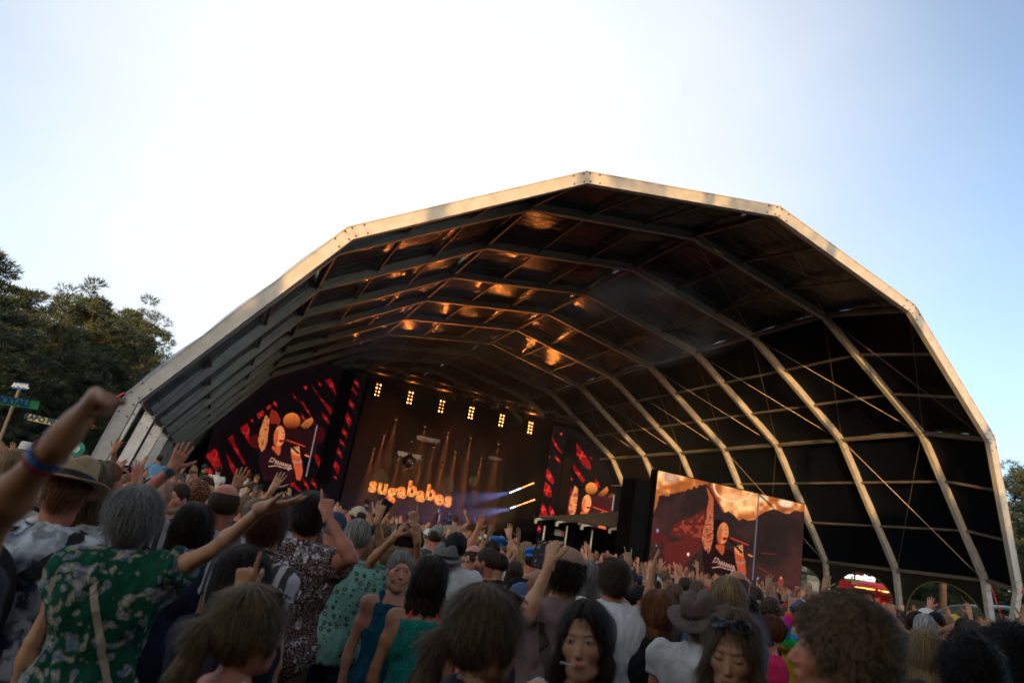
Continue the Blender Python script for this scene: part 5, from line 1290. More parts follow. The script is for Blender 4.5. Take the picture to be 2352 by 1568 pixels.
        if kind == 'dress': C.cap(T((0, 0, 1.0)), np.array((0, 0, .55)) * q, .15 * q, .24 * q, .08); hem = .5
        if p.get('collar'): 
            for a_ in range(9):
                t = a_ / 8 * 2 * math.pi; t2 = (a_ + 1) / 8 * 2 * math.pi
                C.cap(T((.066 * math.cos(t), -.008 + .066 * math.sin(t), 1.475 - .03 * math.sin(t))), T((.066 * math.cos(t2), -.008 + .066 * math.sin(t2), 1.475 - .03 * math.sin(t2))), .013 * q, .013 * q, .008)
        C.plane(np.array((0, 0, hem)) * q, (0, 0, -1))
        V, Q = C.mesh(hb * .85 if res == 'near' else hb)
        if res in ('near', 'mid'):
            N = vnorm(V, Q); fo = (n3(V * [1, 1, .7], .07, p.get('seed', 1)) - .5) * .024 + (n3(V * [1.4, 1.4, .45] + n3(V, .15, 3)[:, None] * .1, .035, p.get('seed', 1) + 3) - .5) * .018; V = V + N * (fo * np.clip((V[:, 2] - hem * q) / .05, .1, 1))[:, None]
        out['shirt' if kind != 'dress' else 'dress'] = (V, Q, None)
    # --- trousers
    if p.get('low', 1) and kind != 'dress':
        D = Shape(); D.ell(np.array((0, 0, .95)) * q, np.array((.178 + .03 * fatn, .128 + .05 * fatn, .12)) * q, .04)
        ln = p.get('legs', 1.0)
        for s in (1, -1):
            hip, kn, an = lg[s]; D.cap(hip, kn, .100 * q, .074 * q, .03)
            if ln > .9: D.cap(kn, an + [0, 0, .03], .072 * q, .058 * q, .03)
        D.plane(np.array((0, 0, 1.03)) * q, (0, 0, 1))
        if ln < .9: D.plane(np.array((0, 0, .5)) * q, (0, 0, -1))
        V, Q = D.mesh(hb * 1.5); out['trousers' if ln > .9 else 'shorts'] = (V, Q, None)
        K = Shape()
        for s in (1, -1):
            an = lg[s][2]; K.cap(an + [0, -.03, -.045 * q], an + np.array((.015 * s, .15, -.06)) * q, .044 * q, .034 * q, .02); K.cap(an, an + [0, 0, -.04], .044, .044, .02)
        K.plane((0, 0, 0), (0, 0, -1)); V, Q = K.mesh(hb * 1.2); out['shoes'] = (V, Q, None)
    # --- hair
    hk = p.get('hair', 'short'); info['thick'] = 0
    if hk not in ('none', 'buzz'):
        S = Shape()
        def hx(c, r, k=.02, sub=False): S.ell(Hd(c), np.array(r) * q, k, Rh, sub)
        th = p.get('thick', {'curly': .030, 'afro': .055, 'short': .012, 'crop': .008, 'long': .018, 'bob': .020, 'bun': .012, 'pony': .013, 'bald': .004, 'messy': .022, 'wavy': .022}.get(hk, .012))
        info['thick'] = max(0, th - .012)
        if hk == 'bald':
            hx((0, -.014, .028), (.0745 + th, .093 + th, .086 + th)); hx((0, .0, .13), (.085, .12, .095), .01, True)
        else: hx((0, -.014 - th * .3, .036 + th * .25), (.0745 + th, .093 + th, .086 + th * 1.1))
        hx((0, .115, -.045), (.082, .085, .105), .012, True); hx((0, .105, .02), (.066, .05, .052), .015, True)
        if p.get('locks'): hx((0, .11, .03), (.056, .075, .080), .02, True); hx((0, .07, .135), (.006, .07, .03), .01, True)
        if hk in ('short', 'crop', 'bald', 'messy', 'curly', 'bun', 'pony'):
            S.plane(Hd((0, 0, -.07)), Rh @ np.array([0, .25, -1]))
            for s in (1, -1): hx((.095 * s, .012, -.022), (.030, .034, .040), .01, True)
        if p.get('hatcut'): S.plane(Hd((0, 0, .075)), Rh @ np.array([0, 0, 1.0]))
        if p.get('recede'): hx((0, .125, -.005), (.095, .085, .095), .012, True)
        zl = p.get('len', {'long': .34, 'wavy': .30, 'bob': .13}.get(hk, 0))
        if hk in ('long', 'wavy', 'bob'):
            up = Rh @ np.array([0, 0, 1.0]); base = Hd((0, -.055, .0)); dn = np.array([0, -.06, -1.0])
            for x in (-.06, -.03, 0, .03, .06):
                a = Hd((x, -.06 + abs(x) * .5, .0)); S.cap(a, a + nrm(dn + np.array([x * 1.2, 0, 0])) * zl * q, .034 * q, (.030 if hk != 'bob' else .034) * q, .03)
            for s in (1, -1):
                a = Hd((.074 * s, .0, .02)); bq = Hd((.085 * s, .02, -.06)); S.cap(a, bq, .022 * q, .022 * q, .02); S.cap(bq, bq + np.array([.012 * s, .025 if p.get('locks') else -.05, -max(zl - .06, .03)]) * q, .022 * q, .02 * q, .03)
        if hk == 'bun': hx((0, -.105, .062), (.042, .040, .040), .012)
        if hk == 'pony':
            pz = p.get('ponyz', .045); a = Hd((0, -.108, pz)); S.cap(Hd((0, -.08, pz)), a, .022 * q, .020 * q, .02)
            pts = [a, a + np.array([0, -.04, -.02]) * q, a + np.array([.0, -.06, -.12]) * q, a + np.array([.01, -.05, -.26]) * q]; rr = (.022, .036, .036, .016)
            for i in range(3): S.cap(pts[i], pts[i + 1], rr[i] * q, rr[i + 1] * q, .015)
        V, Q = S.mesh({'near': .0062, 'mid': .010, 'far': .017, 'mass': .03}[res])
        if len(V):
            N = vnorm(V, Q); L = ((V - HC) @ Rh) / q; ax = L * [1, 1, 0]; ax[:, 1] += .01; ax = ax / (np.linalg.norm(ax, axis=1)[:, None] + 1e-6)
            amp = {'curly': .022, 'afro': .022, 'messy': .016, 'wavy': .014, 'bald': .001, 'crop': .003}.get(hk, .007)
            cell = .022 if hk in ('curly', 'afro', 'messy') else None
            if cell: dsp = (n3(V, cell, 2) - .5) * amp + (n3(V, cell * .5, 4) - .5) * amp * .5
            else:
                w = L[:, 2:3] * 6 + (np.sin(L[:, 2:3] * 60) * .25 if hk == 'wavy' else 0); G = np.concatenate([ax[:, :2] * 14 + (np.sin(L[:, 2:3] * 45) * .6 if hk == 'wavy' else 0), w], 1); dsp = (n3(G, 1.0, 2) - .5) * amp + (n3(G * [2.2, 2.2, 1], 1.0, 5) - .5) * amp * .6
            if res != 'mass': V = V + N * dsp[:, None]
            zc = L[:, 2:3]
            if cell: flow = V * 70
            else: flow = np.concatenate([ax[:, :2] * (16 + 0 * zc), zc * 9 + L[:, 1:2] * 3], 1) * (1.6 if hk != 'bald' else 3)
            info['hairflow'] = flow; out['hair'] = (V, Q, None)
            if res == 'near' and p.get('strands', 1) and hk not in ('bald', 'crop'):
                rs = np.random.RandomState(p.get('seed', 1)); nS = int(p.get('nstr', 1800) * 1.7); ids = rs.randint(0, len(V), nS); Pp = V[ids] + N[ids] * .001; Nn = N[ids]
                dn = -(Rh @ np.array([0, 0, 1.0]))
                segs = 6; st_ = (.014 if hk not in ('curly', 'messy') else .007) * q; path = [Pp]; cur = Pp
                crown = Hd((0, -.035, .125))
                for k_ in range(segs):
                    away = cur - crown; away /= (np.linalg.norm(away, axis=1)[:, None] + 1e-6); d_ = away * .6 + dn * .7 + rs.normal(0, .22 if not cell else .9, cur.shape); d_ = d_ - Nn * (d_ * Nn).sum(1)[:, None] * (.92 if not cell else .4); d_ /= (np.linalg.norm(d_, axis=1)[:, None] + 1e-6); cur = cur + d_ * st_ + Nn * (.0009 if not cell else .0016); path.append(cur)
                path = np.stack(path, 1); tan = path[:, -1] - path[:, 0]; sd2 = np.cross(tan, Nn); sd2 /= (np.linalg.norm(sd2, axis=1)[:, None] + 1e-9); wd = np.linspace(.0011, .0004, segs + 1)[None, :, None] * q
                A_ = path - sd2[:, None] * wd; B_ = path + sd2[:, None] * wd; SV = np.stack([A_, B_], 2).reshape(-1, 3)
                b0 = (np.arange(nS) * (segs + 1) * 2)[:, None] + (np.arange(segs) * 2)[None, :]; SQ = np.stack([b0, b0 + 1, b0 + 3, b0 + 2], -1).reshape(-1, 4) + len(V)
                out['hair'] = (np.concatenate([V, SV]), np.concatenate([Q, SQ]), None); fl2 = np.repeat(flow[ids][:, None, :], (segs + 1) * 2, 1).reshape(-1, 3) + rs.normal(0, .6, (nS, 1, 3)).repeat((segs + 1) * 2, 1).reshape(-1, 3); info['hairflow'] = np.concatenate([flow, fl2])
    return out, info
def flow_attr(me, fl):
    a = me.attributes.new('flow', 'FLOAT_VECTOR', 'POINT'); a.data.foreach_set('vector', np.asarray(fl, np.float32).ravel())
SKINS = {'fair': (.54, .265, .145), 'pink': (.57, .25, .155), 'tan': (.41, .185, .09), 'olive': (.34, .175, .10), 'brown': (.16, .075, .045), 'red': (.50, .18, .105)}
HAIRS = {'black': (.012, .010, .010), 'dark brown': (.030, .018, .013), 'brown': (.075, .042, .026), 'light brown': (.16, .10, .06), 'blonde': (.36, .24, .12), 'dark blonde': (.22, .145, .08), 'ginger': (.24, .09, .035), 'grey': (.26, .25, .24), 'silver': (.42, .42, .42), 'auburn': (.12, .035, .018)}
def add_parts(root, parts, info, skin, hair, top, low=(.02, .025, .05), topmat=None, shoes=(.05, .05, .05)):
    ob = {}
    for nm, (V, Q, col) in parts.items():
        me = to_mesh(nm, V, Q, col)
        m = SKIN_M if nm == 'body' else HAIR_M if nm == 'hair' else (topmat if (topmat and nm in ('shirt', 'dress')) else CLOTH_M)
        o = link(nm, me, m, root); ob[nm] = o
        c = {'body': skin, 'hair': hair, 'shirt': top, 'dress': top, 'trousers': low, 'shorts': low, 'shoes': shoes}[nm]; o.color = (*c, 1)
        if nm == 'hair': flow_attr(me, info['hairflow'])
    return ob
# ------------------------------------------------------------------ placing people
from mathutils.bvhtree import BVHTree
GEN = {}
PLACED = []                                    # (x, y) of everybody standing on the field
HEROPIX = []                                   # (px, py, half width px, depth)
def hor(px): return 1110 + .178 * (px - 488)
def face_dir(px, phi):
    d = ray(px, 1200); v = Vector((d[0], d[1])).normalized(); a = -R(phi); return math.atan2(-(v.x * math.cos(a) - v.y * math.sin(a)), v.x * math.sin(a) + v.y * math.cos(a))
def head_mesh(info, mb, name, m, root, smooth=False):
    M3 = Matrix(info['Rh'].tolist()); HCv = Vector(info['HC']); q = info['q']
    mb.v = [tuple(HCv + M3 @ (Vector(v) * q)) for v in mb.v]
    return mb.build(name, m, root, smooth)
EYEW = mat('eye_white', (.55, .52, .50), .25); EYED = mat('eye_iris', (.03, .018, .01), .15); LASH = mat('lashes', (.012, .008, .006), .7)
TEETH = mat('teeth', (.6, .57, .5), .3)
def sphere(mb, c, r, n=10, mi=0):
    prof = [(math.sin(math.pi * i / 8), -math.cos(math.pi * i / 8)) for i in range(9)]
    b = len(mb.v)
    mb.lathe([(a, z) for a, z in prof], n=n, mi=mi)
    for i in range(b, len(mb.v)):
        v = mb.v[i]; mb.v[i] = (c[0] + v[0] * r[0], c[1] + v[1] * r[1], c[2] + v[2] * r[2])
def add_face(root, info, closed=False, brow=(.03, .02, .015), smile=False, look=0.0):
    bm_ = mat('brow_%d' % int(brow[0] * 1000), brow, .8); bs = .62 if info.get('fem') else 1; es = 1.15 if info.get('fem') else 1
    for s in (1, -1):
        if not closed:
            mb = MB(); sphere(mb, (.032 * s, .0815, .0125), (.0125 * es, .0105, .0056 * es), mi=0); sphere(mb, (.032 * s + look * .005, .0895, .0128), (.0054 * es, .0036, .0052 * es), mi=1)
            head_mesh(info, mb, 'eye', [EYEW, EYED], root, True)
        z = .0125 if not closed else .0085
        mb = MB(); mb.tube([(.032 * s + x, .0925 - abs(x) * .45, z + (.0055 if not closed else -.001) * (1 - (x / .016) ** 2) - (0 if not closed else .002)) for x in (-.016, -.008, 0, .008, .016)], .0016, 5); head_mesh(info, mb, 'eyelash', LASH, root)
        mb = MB(); mb.tube([(s * (.014 + t * .036), .0950 - t * t * .020, .0305 + .005 * math.sin(t * 2.9)) for t in (0, .25, .5, .75, 1)], [.0022 * bs, .0032 * bs, .0030 * bs, .0024 * bs, .0012 * bs], 6); head_mesh(info, mb, 'eyebrow', bm_, root, True)
    mb = MB(); mb.tube([(x, .1015 - abs(x) * .35, -.0650 + (abs(x) * .25 if smile else -abs(x) * .05)) for x in (-.022, -.011, 0, .011, .022)], .0015, 5); head_mesh(info, mb, 'mouth_line', mat('mouth_dark', (.10, .025, .02), .6), root)
    if smile:
        mb = MB(); sphere(mb, (0, .0925, -.0665), (.017, .008, .0042)); head_mesh(info, mb, 'teeth', TEETH, root, True)
def add_glasses(root, info, where='face', frame=(.01, .01, .012), lens=(.01, .01, .012), big=1.0, name='sunglasses'):
    Rg = Matrix.Identity(3); off = Vector((0, .104, .012))
    if where == 'top': Rg = Matrix.Rotation(R(62), 3, 'X'); off = Vector((0, .066 + info['thick'] * .6, .122 + info['thick'] * 1.3))
    g_ = empty(name, (0, 0, 0), 0, root); fm = mat('frame_%d_%d' % (int(frame[0] * 999), int(frame[2] * 999)), frame, .3)
    def tp(v): return tuple(off + Rg @ Vector(v))
    for s in (1, -1):
        pts = [tp((s * .034 * big + .027 * big * math.cos(t), -.004 * abs(math.cos(t)) - .006 * (s * math.cos(t) > 0), .021 * big * math.sin(t) * (1 + .1 * s * math.cos(t)))) for t in [k * 2 * math.pi / 16 for k in range(17)]]
        mb = MB(); mb.tube(pts, .0026, 5, cap=False); head_mesh(info, mb, 'rim', fm, g_)
        if lens:
            mb = MB(); mb.add(pts[:-1], [tuple(range(16))]); c2 = [tuple(Vector(p) - Rg @ Vector((0, .002, 0))) for p in pts[:-1]]; mb.add(c2, [tuple(range(15, -1, -1))]); head_mesh(info, mb, 'lens', mat('lens_%d' % int(lens[0] * 99), lens, .08), g_)
        mb = MB(); mb.bar(tp((s * .062 * big, -.004, .008)), tp((s * .082, -.105, .004)), .003, .006); head_mesh(info, mb, 'temple', fm, g_)
    mb = MB(); mb.bar(tp((-.009, .001, .004)), tp((.009, .001, .004)), .004); head_mesh(info, mb, 'bridge', fm, g_)
def add_hat(root, info, kind, col, band=(.01, .01, .01)):
    m = mat('hat_%s_%d_%d' % (kind, int(col[0] * 99), int(col[2] * 99)), col, .85, noise=.18, nscale=40, bump=.2, bscale=150)
    if kind in ('fedora', 'leather', 'bucket'):
        mb = MB(); N = 40; wdt = {'fedora': .165, 'leather': .175, 'bucket': .14}[kind]; base = .062
        prof = [(.088, .105), (.094, .06), (.098, .008), (.101, 0), (.125, -.006), (wdt, -.004 if kind != 'bucket' else -.05), (wdt + .002, .002 if kind != 'bucket' else -.044), (.125, .0), (.102, .008), (.100, .03), (.096, .07), (.090, .108), (.075, .122), (.04, .118), (.0, .110)]
        mb.lathe(prof, c=(0, -.008, base), n=N)
        for i, v in enumerate(mb.v):
            x, y, z = v; r = math.hypot(x, y); t = math.atan2(y, x)
            if r > .11: z += {'fedora': .014, 'leather': .03, 'bucket': 0}[kind] * ((math.cos(t) ** 2) if kind == 'leather' else (math.cos(t) ** 2 - .5)) * (r - .1) / .065 - (.02 if kind == 'leather' else .012) * (math.sin(t) ** 2) * (r - .1) / .065
            x *= 1 + info['thick'] * 5; y = y * (1.17 + info['thick'] * 4)
            if z > base + .07: z -= .03 * max(0, 1 - abs(x) / .04) * (1 if kind != 'bucket' else 0); x *= 1 - .12 * max(0, (y) / .1)
            mb.v[i] = (x, y, z)
        o = head_mesh(info, mb, 'hat', m, root, True)
        mb = MB(); mb.lathe([(.1035, .004), (.1015, .034)], c=(0, -.008, base), n=N)
        mb.v = [(x * (1 + info['thick'] * 5), y * (1.17 + info['thick'] * 4), z) for x, y, z in mb.v]; head_mesh(info, mb, 'hat_band', mat('band_%d' % int(band[0] * 99), band, .7), o, True)
    elif kind in ('cap', 'beanie', 'beret', 'beehat'):
        S = Shape(); q = info['q']; Hd = info['Hd']; Rh = info['Rh']
        if kind == 'beret':
            S.ell(Hd((.015, -.03, .112)), np.array((.125, .13, .040)) * q, .02, Rh @ rot_x(-.35)); S.ell(Hd((0, -.012, .06)), np.array((.087, .104, .05)) * q, .02, Rh)
        else:
            ex = info['thick'] * .8; S.ell(Hd((0, -.014, .042)), np.array((.0895 + ex, .108 + ex, .100 + ex * .6)) * q, .02, Rh)
            if kind == 'cap':
                S.plane(Hd((0, 0, .032)), Rh @ np.array([0, .12, -1])); S.ell(Hd((0, -.125 - ex, .045)), np.array((.050, .05, .038)) * q, .008, Rh, True); S.ell(Hd((0, .14, .046)), np.array((.078, .085, .008)) * q, .006, Rh)
            elif kind == 'beehat': S.cap(Hd((.03, 0, .13)), Hd((.05, .0, .18)), .006, .006, .005); S.plane(Hd((0, 0, .01)), Rh @ np.array([0, .2, -1]))
            else: S.plane(Hd((0, 0, .03)), Rh @ np.array([0, .25, -1]))
        V, Q = S.mesh(.0065 if info.get('near') else .010)
        if kind == 'beehat':
            m = bpy.data.materials.new('bee_stripes'); m.use_nodes = True; n = m.node_tree.nodes; tcx = n.new('ShaderNodeTexCoord'); w = n.new('ShaderNodeTexWave'); w.bands_direction = 'Z'; w.inputs['Scale'].default_value = 9; r = n.new('ShaderNodeValToRGB'); r.color_ramp.interpolation = 'CONSTANT'; r.color_ramp.elements[0].color = (.01, .01, .01, 1); r.color_ramp.elements[1].color = (.75, .45, .02, 1); r.color_ramp.elements[1].position = .5
            ll = m.node_tree.links; ll.new(tcx.outputs['Object'], w.inputs[0]); ll.new(w.outputs[0], r.inputs[0]); ll.new(r.outputs[0], n['Principled BSDF'].inputs['Base Color'])
        link('hat', to_mesh('hat', V, Q, None, [m]), None, root)
def decal(root, shirt, mesh, m, cx_, cz_, side=-1, name='print', tilt=0.0, parent=None):
    """wraps a flat mesh (x, y plane) onto the front (+1) or back (-1) of the shirt around local (cx, cz)"""
    V, Q = shirt; bvh = BVHTree.FromPolygons([tuple(v) for v in V], [tuple(q_) for q_ in Q])
    ct, st = math.cos(tilt), math.sin(tilt)
    for v in mesh.vertices:
        x, y = v.co.x * ct - v.co.y * st, v.co.x * st + v.co.y * ct
        lx = cx_ + x * (1 if side < 0 else -1); lz = cz_ + y
        hit = bvh.ray_cast(Vector((lx, side * 1.0, lz)), Vector((0, -side, 0)))[0]
        yy = hit.y if hit else side * .1
        v.co = (lx, yy + side * .004, lz)
    return link(name, mesh, m, parent or root)
def strap(root, shirt, pts, w, m, name='strap'):
    """a band over the surface through local points, pushed out of the cloth"""
    V, Q = shirt; bvh = BVHTree.FromPolygons([tuple(v) for v in V], [tuple(q_) for q_ in Q]); P = []
    P0 = [Vector(p) for p in pts]; N = 6
    for i in range(len(P0) - 1):
        for k in range(N): P.append(P0[i].lerp(P0[i + 1], k / N))
    P.append(P0[-1]); L = []
    for p in P:
        h, n_, _, _ = bvh.find_nearest(p); L.append((h + n_ * .008, n_))
    mb = MB()
    for i in range(len(L) - 1):
        (a, na), (b, nb_) = L[i], L[i + 1]; d = (b - a).normalized(); s0 = d.cross(na).normalized() * w / 2; s1 = d.cross(nb_).normalized() * w / 2
        if i == 0: prev = (a - s0, a + s0)
        q1 = (b - s1, b + s1); mb.add([prev[0], prev[1], q1[1], q1[0], prev[0] + na * .004, prev[1] + na * .004, q1[1] + nb_ * .004, q1[0] + nb_ * .004], [(0, 1, 2, 3), (4, 7, 6, 5), (0, 4, 5, 1), (3, 2, 6, 7)]); prev = q1
    return mb.build(name, m, root)
def bracelet(root, info, side, col, off=.02, w=.015, r=.030, name='wristband', dial=False):
    S0, E_, Wr = [Vector(a) for a in info['arms'][side][:3]]; d = (Wr - E_).normalized(); c = Wr - d * off
    mb = MB(); mb.tube([c - d * w / 2, c + d * w / 2], r, 14, cap=False); mb.tube([c - d * w / 2, c + d * w / 2], r + .003, 14, cap=False)
    if dial:
        n_ = -Vector(info['arms'][side][4]).normalized(); mb.tube([c + n_ * (r - .002), c + n_ * (r + .010)], .020, 14)
    return mb.build(name, mat('band_c_%d_%d_%d' % tuple(int(99 * q_) for q_ in col), col, .5), root)
def local_px(root, px, py, d): return np.array(root.matrix_world.inverted() @ at_d(px, py, d))
def hero(label, px, py, d, phi=0, skin='fair', hair='brown', top=(.3, .3, .3), topmat=None, low=(.02, .025, .05), cat='person', group=None, kind='tee', face=None, brow=None, R_=None, L_=None, hat=None, gl=None, res=None, fix=None, **p):
    """R_/L_ = (px, py, depth, dict) put the right/left wrist where the photograph has it"""
    hc = at_d(px, py, d); H = p.pop('H', None)
    if H is None: H = min(1.97, max(1.50, hc.z / .9326))
    z = hc.z - H * .9326
    base = fix if fix is not None else 0.0
    root = empty('person', (hc.x, hc.y, base), face_dir(px, phi)); root['label'] = label; root['category'] = cat
    if group: root['group'] = group
    bpy.context.view_layer.update()
    # recentre: the head sits slightly in front of the feet
    off = root.matrix_world.to_3x3() @ Vector((0, .012, 0)); root.location -= off; bpy.context.view_layer.update()
    p['top'] = kind; p['hair'] = p.pop('style', 'short')
    if hat: p['hatcut'] = 1; p['nstr'] = p.get('nstr', 1800) // 2
    p.setdefault('armR', 'down'); p.setdefault('armL', 'down')
    for key, v in (('armR', R_), ('armL', L_)):
        if v:
            a = dict(v[3]) if len(v) > 3 else {}; a['at'] = local_px(root, *v[:3])
            p[key] = a
    res = res or ('near' if d < 4.6 else 'mid')
    p['H'] = H; p.setdefault('seed', int(abs(px * 7 + py)) % 997)
    parts, info = make_person(p, res); info['near'] = res == 'near'; info['fem'] = p.get('fem', 0)
    ob = add_parts(root, parts, info, SKINS[skin], HAIRS[hair], top, low, topmat)
    info['root'] = root; info['parts'] = parts; info['ob'] = ob
    if face: add_face(root, info, closed=(face == 'closed'), brow=brow or HAIRS[hair], smile=(face == 'smile'))
    if hat: add_hat(root, info, *hat)
    if gl: add_glasses(root, info, **gl)
    PLACED.append((root.location.x, root.location.y)); HEROPIX.append((px, py, 125 / d * 1.1, d))
    return info
# ---------------------------------------------------------------- the people one can tell apart, roughly from left to right
O = dict(hand='open', palm=(0, 1, .1), pole=(.6, .2, -.7)); OL = dict(hand='open', palm=(0, 1, .1), pole=(-.6, .2, -.7))
def hd(kind, **k): q = dict(hand=kind, palm=(0, 1, .1)); q.update(k); return q
G_ = 'people standing in the crowd'
i = hero('person at the left picture edge throwing up a closed hand with bead bracelets', -340, 1280, 1.42, 15, 'tan', 'brown', (.05, .05, .06), H=1.80,
         R_=(150, 1000, 1.28, hd('fist', palm=(.3, .3, -1), pole=(-1, .1, .25), fd=(.2, 0, .9))))
bracelet(i['root'], i, 1, (.08, .05, .22), .012, .018, .0275); bracelet(i['root'], i, 1, (.03, .16, .5), .06, .012, .032); bracelet(i['root'], i, 1, (.5, .05, .06), .076, .006, .034)
i = hero('man in straw hat with black band and white shirt brushed in navy', 147, 1142, 3.2, 16, 'red', 'ginger', hat=('fedora', (.42, .27, .14)), topmat=pattern('brush'), hdown=16, loose=.03, armR='front', armL='front', kind='shirt', collar=1)
sh_ = i['parts']['shirt'][:2]; rt = i['root']
bp_ = tag(empty('backpack', rt.location, rt.rotation_euler.z), 'black backpack worn by the man in the straw hat', 'backpack')
S = Shape(); S.ell((-.15, -.23, 1.24), (.17, .10, .26), .03); S.ell((-.15, -.28, 1.12), (.13, .08, .15), .03); V, Q = S.mesh(.015)
bw = mat('black_webbing', (.006, .006, .006), .7)
link('bag_body', to_mesh('bag_body', V, Q, None, [mat('black_nylon', (.006, .006, .007), .8, bump=.3, bscale=30)]), None, bp_)
strap(bp_, sh_, [(.13, .10, 1.36), (.13, .02, 1.52), (.09, -.12, 1.44), (-.02, -.2, 1.33)], .065, bw, 'shoulder_strap')
strap(bp_, sh_, [(-.13, .10, 1.36), (-.14, .02, 1.52), (-.14, -.12, 1.42)], .065, bw, 'shoulder_strap')
i = hero('grey-haired woman in green paisley blouse reaching her arm out to the right', 305, 1200, 2.95, 8, 'fair', 'grey', fem=1, topmat=pattern('paisley'), thick=.030, loose=.045, hem=.80, kind='tee', nstr=2600,
         R_=(628, 1150, 2.7, hd('open', palm=(0, .2, 1), pole=(.3, 0, -1), fd=(1, .1, .12))))
strap(i['root'], i['parts']['shirt'][:2], [(-.05, -.02, 1.47), (-.02, -.14, 1.36), (.06, -.17, 1.18), (.16, -.13, 1.0)], .028, mat('tan_strap', (.42, .33, .22), .6), 'bag_strap')
i = hero('ginger man in pale blue shirt seen in profile facing right', 244, 1105, 5.1, 72, 'red', 'ginger', (.22, .36, .52), armR='phone', gl=None)
i = hero('person in white lace blouse with long ash-blonde hair behind the straw hat', 206, 1128, 3.5, 20, 'fair', 'dark blonde', style='long', fem=1, topmat=pattern('lace'), kind='tee')
hero('person in purple striped sleeve half hidden behind the lace blouse', 232, 1180, 4.1, 20, 'tan', 'brown', topmat=pattern('purple_stripe'), style='short', fem=1)
i = hero('man with receding cropped hair and black t-shirt looking back over the crowd', 364, 1136, 5.0, 205, 'fair', 'brown', (.012, .012, .014), style='buzz', face='open', beard=.35, brow=(.09, .06, .04), hdown=8, armR='chin')
bracelet(i['root'], i, 1, (.9, .05, .2), .01, .02, .03)
hero('laughing woman with pinned-up hair and black top under the raised arm with a watch', 404, 1146, 6.0, 215, 'pink', 'brown', (.012, .012, .014), fem=1, style='bun', face='smile')
hero('woman with long dark brown hair in the gap right of the paisley blouse', 440, 1214, 3.7, 12, 'tan', 'dark brown', (.02, .03, .06), fem=1, style='long', nstr=2200)
i = hero('bald man in lilac-trimmed striped shirt raising his left arm with a watch', 510, 1164, 3.9, -8, 'red', 'brown', style='bald', topmat=pattern('lilac_stripe'), kind='shirt', collar=1,
         L_=(394, 1078, 3.75, hd('open', pole=(-.3, .2, -1), fd=(.05, .1, 1))))
bracelet(i['root'], i, -1, (.02, .08, .09), .015, .028, .031, 'watch', True)
hero('woman with auburn updo and olive striped top', 612, 1216, 3.45, 28, 'fair', 'auburn', style='bun', fem=1, topmat=pattern('olive_stripe'), thick=.018, kind='shirt')
i = hero('dark-haired man in brown shirt covered in white flowers pointing up', 709, 1190, 4.1, 2, 'red', 'dark brown', topmat=pattern('floral'), kind='shirt', collar=1, loose=.035, thick=.022, hem=.78,
         R_=(752, 1186, 3.9, hd('point', palm=(0, 1, 0), pole=(.7, -.2, -.8), fd=(0, .1, 1))), armL='hip', low=(.10, .08, .055), nstr=2400)
i = hero('man with short grey-brown hair in mint shirt of small brown motifs', 818, 1240, 4.8, 3, 'red', 'grey', topmat=pattern('mint'), kind='shirt', collar=1, loose=.035, hem=.86, armR='down', thick=.018, low=(.008, .012, .035), nstr=2200)
hero('smiling woman with tied-back grey hair and teal top looking towards the camera', 918, 1313, 4.3, 172, 'pink', 'grey', (.01, .08, .13), fem=1, style='crop', face='smile', kind='tank', smile=1, armR='down', thick=.016)
i = hero('woman with long wavy auburn-brown hair in teal knitted dress', 985, 1338, 3.9, -4, 'tan', 'dark brown', style='wavy', fem=1, topmat=pattern('teal_knit'), kind='tank', low=(.01, .13, .11), hem=.6, len=.30, thick=.028, nstr=3000)
for s in (1, -1): strap(i['root'], i['parts']['body'][:2], [(.10 * s, -.12, 1.30), (.085 * s, -.09, 1.42), (.085 * s, .0, 1.50)], .012, mat('red_strap_cloth', (.7, .02, .02), .6), 'red_strap')
i = hero('grinning man in grey felt hat and grey graphic t-shirt', 1022, 1300, 5.6, 195, 'red', 'grey', (.20, .20, .20), hat=('fedora', (.14, .135, .125)), face='smile', smile=1, hdown=6)
i = hero('bald man with sunglasses and black t-shirt with a colourful back print', 1084, 1283, 6.2, -55, 'pink', 'brown', (.010, .010, .011), style='bald', gl=dict(where='face'))
rs = np.random.RandomState(5)
for c_, n_, ss in (((.25, .45, .55), 9, .012), ((.6, .25, .12), 7, .02), ((.7, .65, .5), 8, .010)):
    mb = MB()
    for k in range(n_):
        x, y, r = rs.uniform(-.10, .10), rs.uniform(-.12, .12), ss * rs.uniform(.6, 1.5); mb.add([(x + r * math.cos(t), y + r * math.sin(t), 0) for t in np.linspace(0, 6.28, 9)[:-1]], [tuple(range(8))])
    me = bpy.data.meshes.new('print'); me.from_pydata(mb.v, [], mb.f); decal(i['root'], i['parts']['shirt'][:2], me, mat('print_%d' % n_, c_, .7), -.02, 1.25)
i = hero('bearded man with black-rimmed glasses and black t-shirt turned left', 1116, 1293, 6.0, -68, 'red', 'brown', (.010, .010, .011), beard=.8, gl=dict(where='face', lens=None, big=1.0), face='open')
hero('dark-haired man in black t-shirt hidden behind the one with glasses', 1141, 1300, 6.9, -60, 'tan', 'dark brown', (.010, .010, .011))
i = hero('black-haired man in white t-shirt pointing high with one finger', 1043, 1262, 5.7, -22, 'tan', 'black', (.62, .60, .58), beard=.6, L_=(950, 1205, 5.3, hd('point', pole=(-.6, .1, -.9), fd=(-.25, .1, 1))), loose=.03)
bracelet(i['root'], i, -1, (.05, .03, .03), .02, .03, .032)
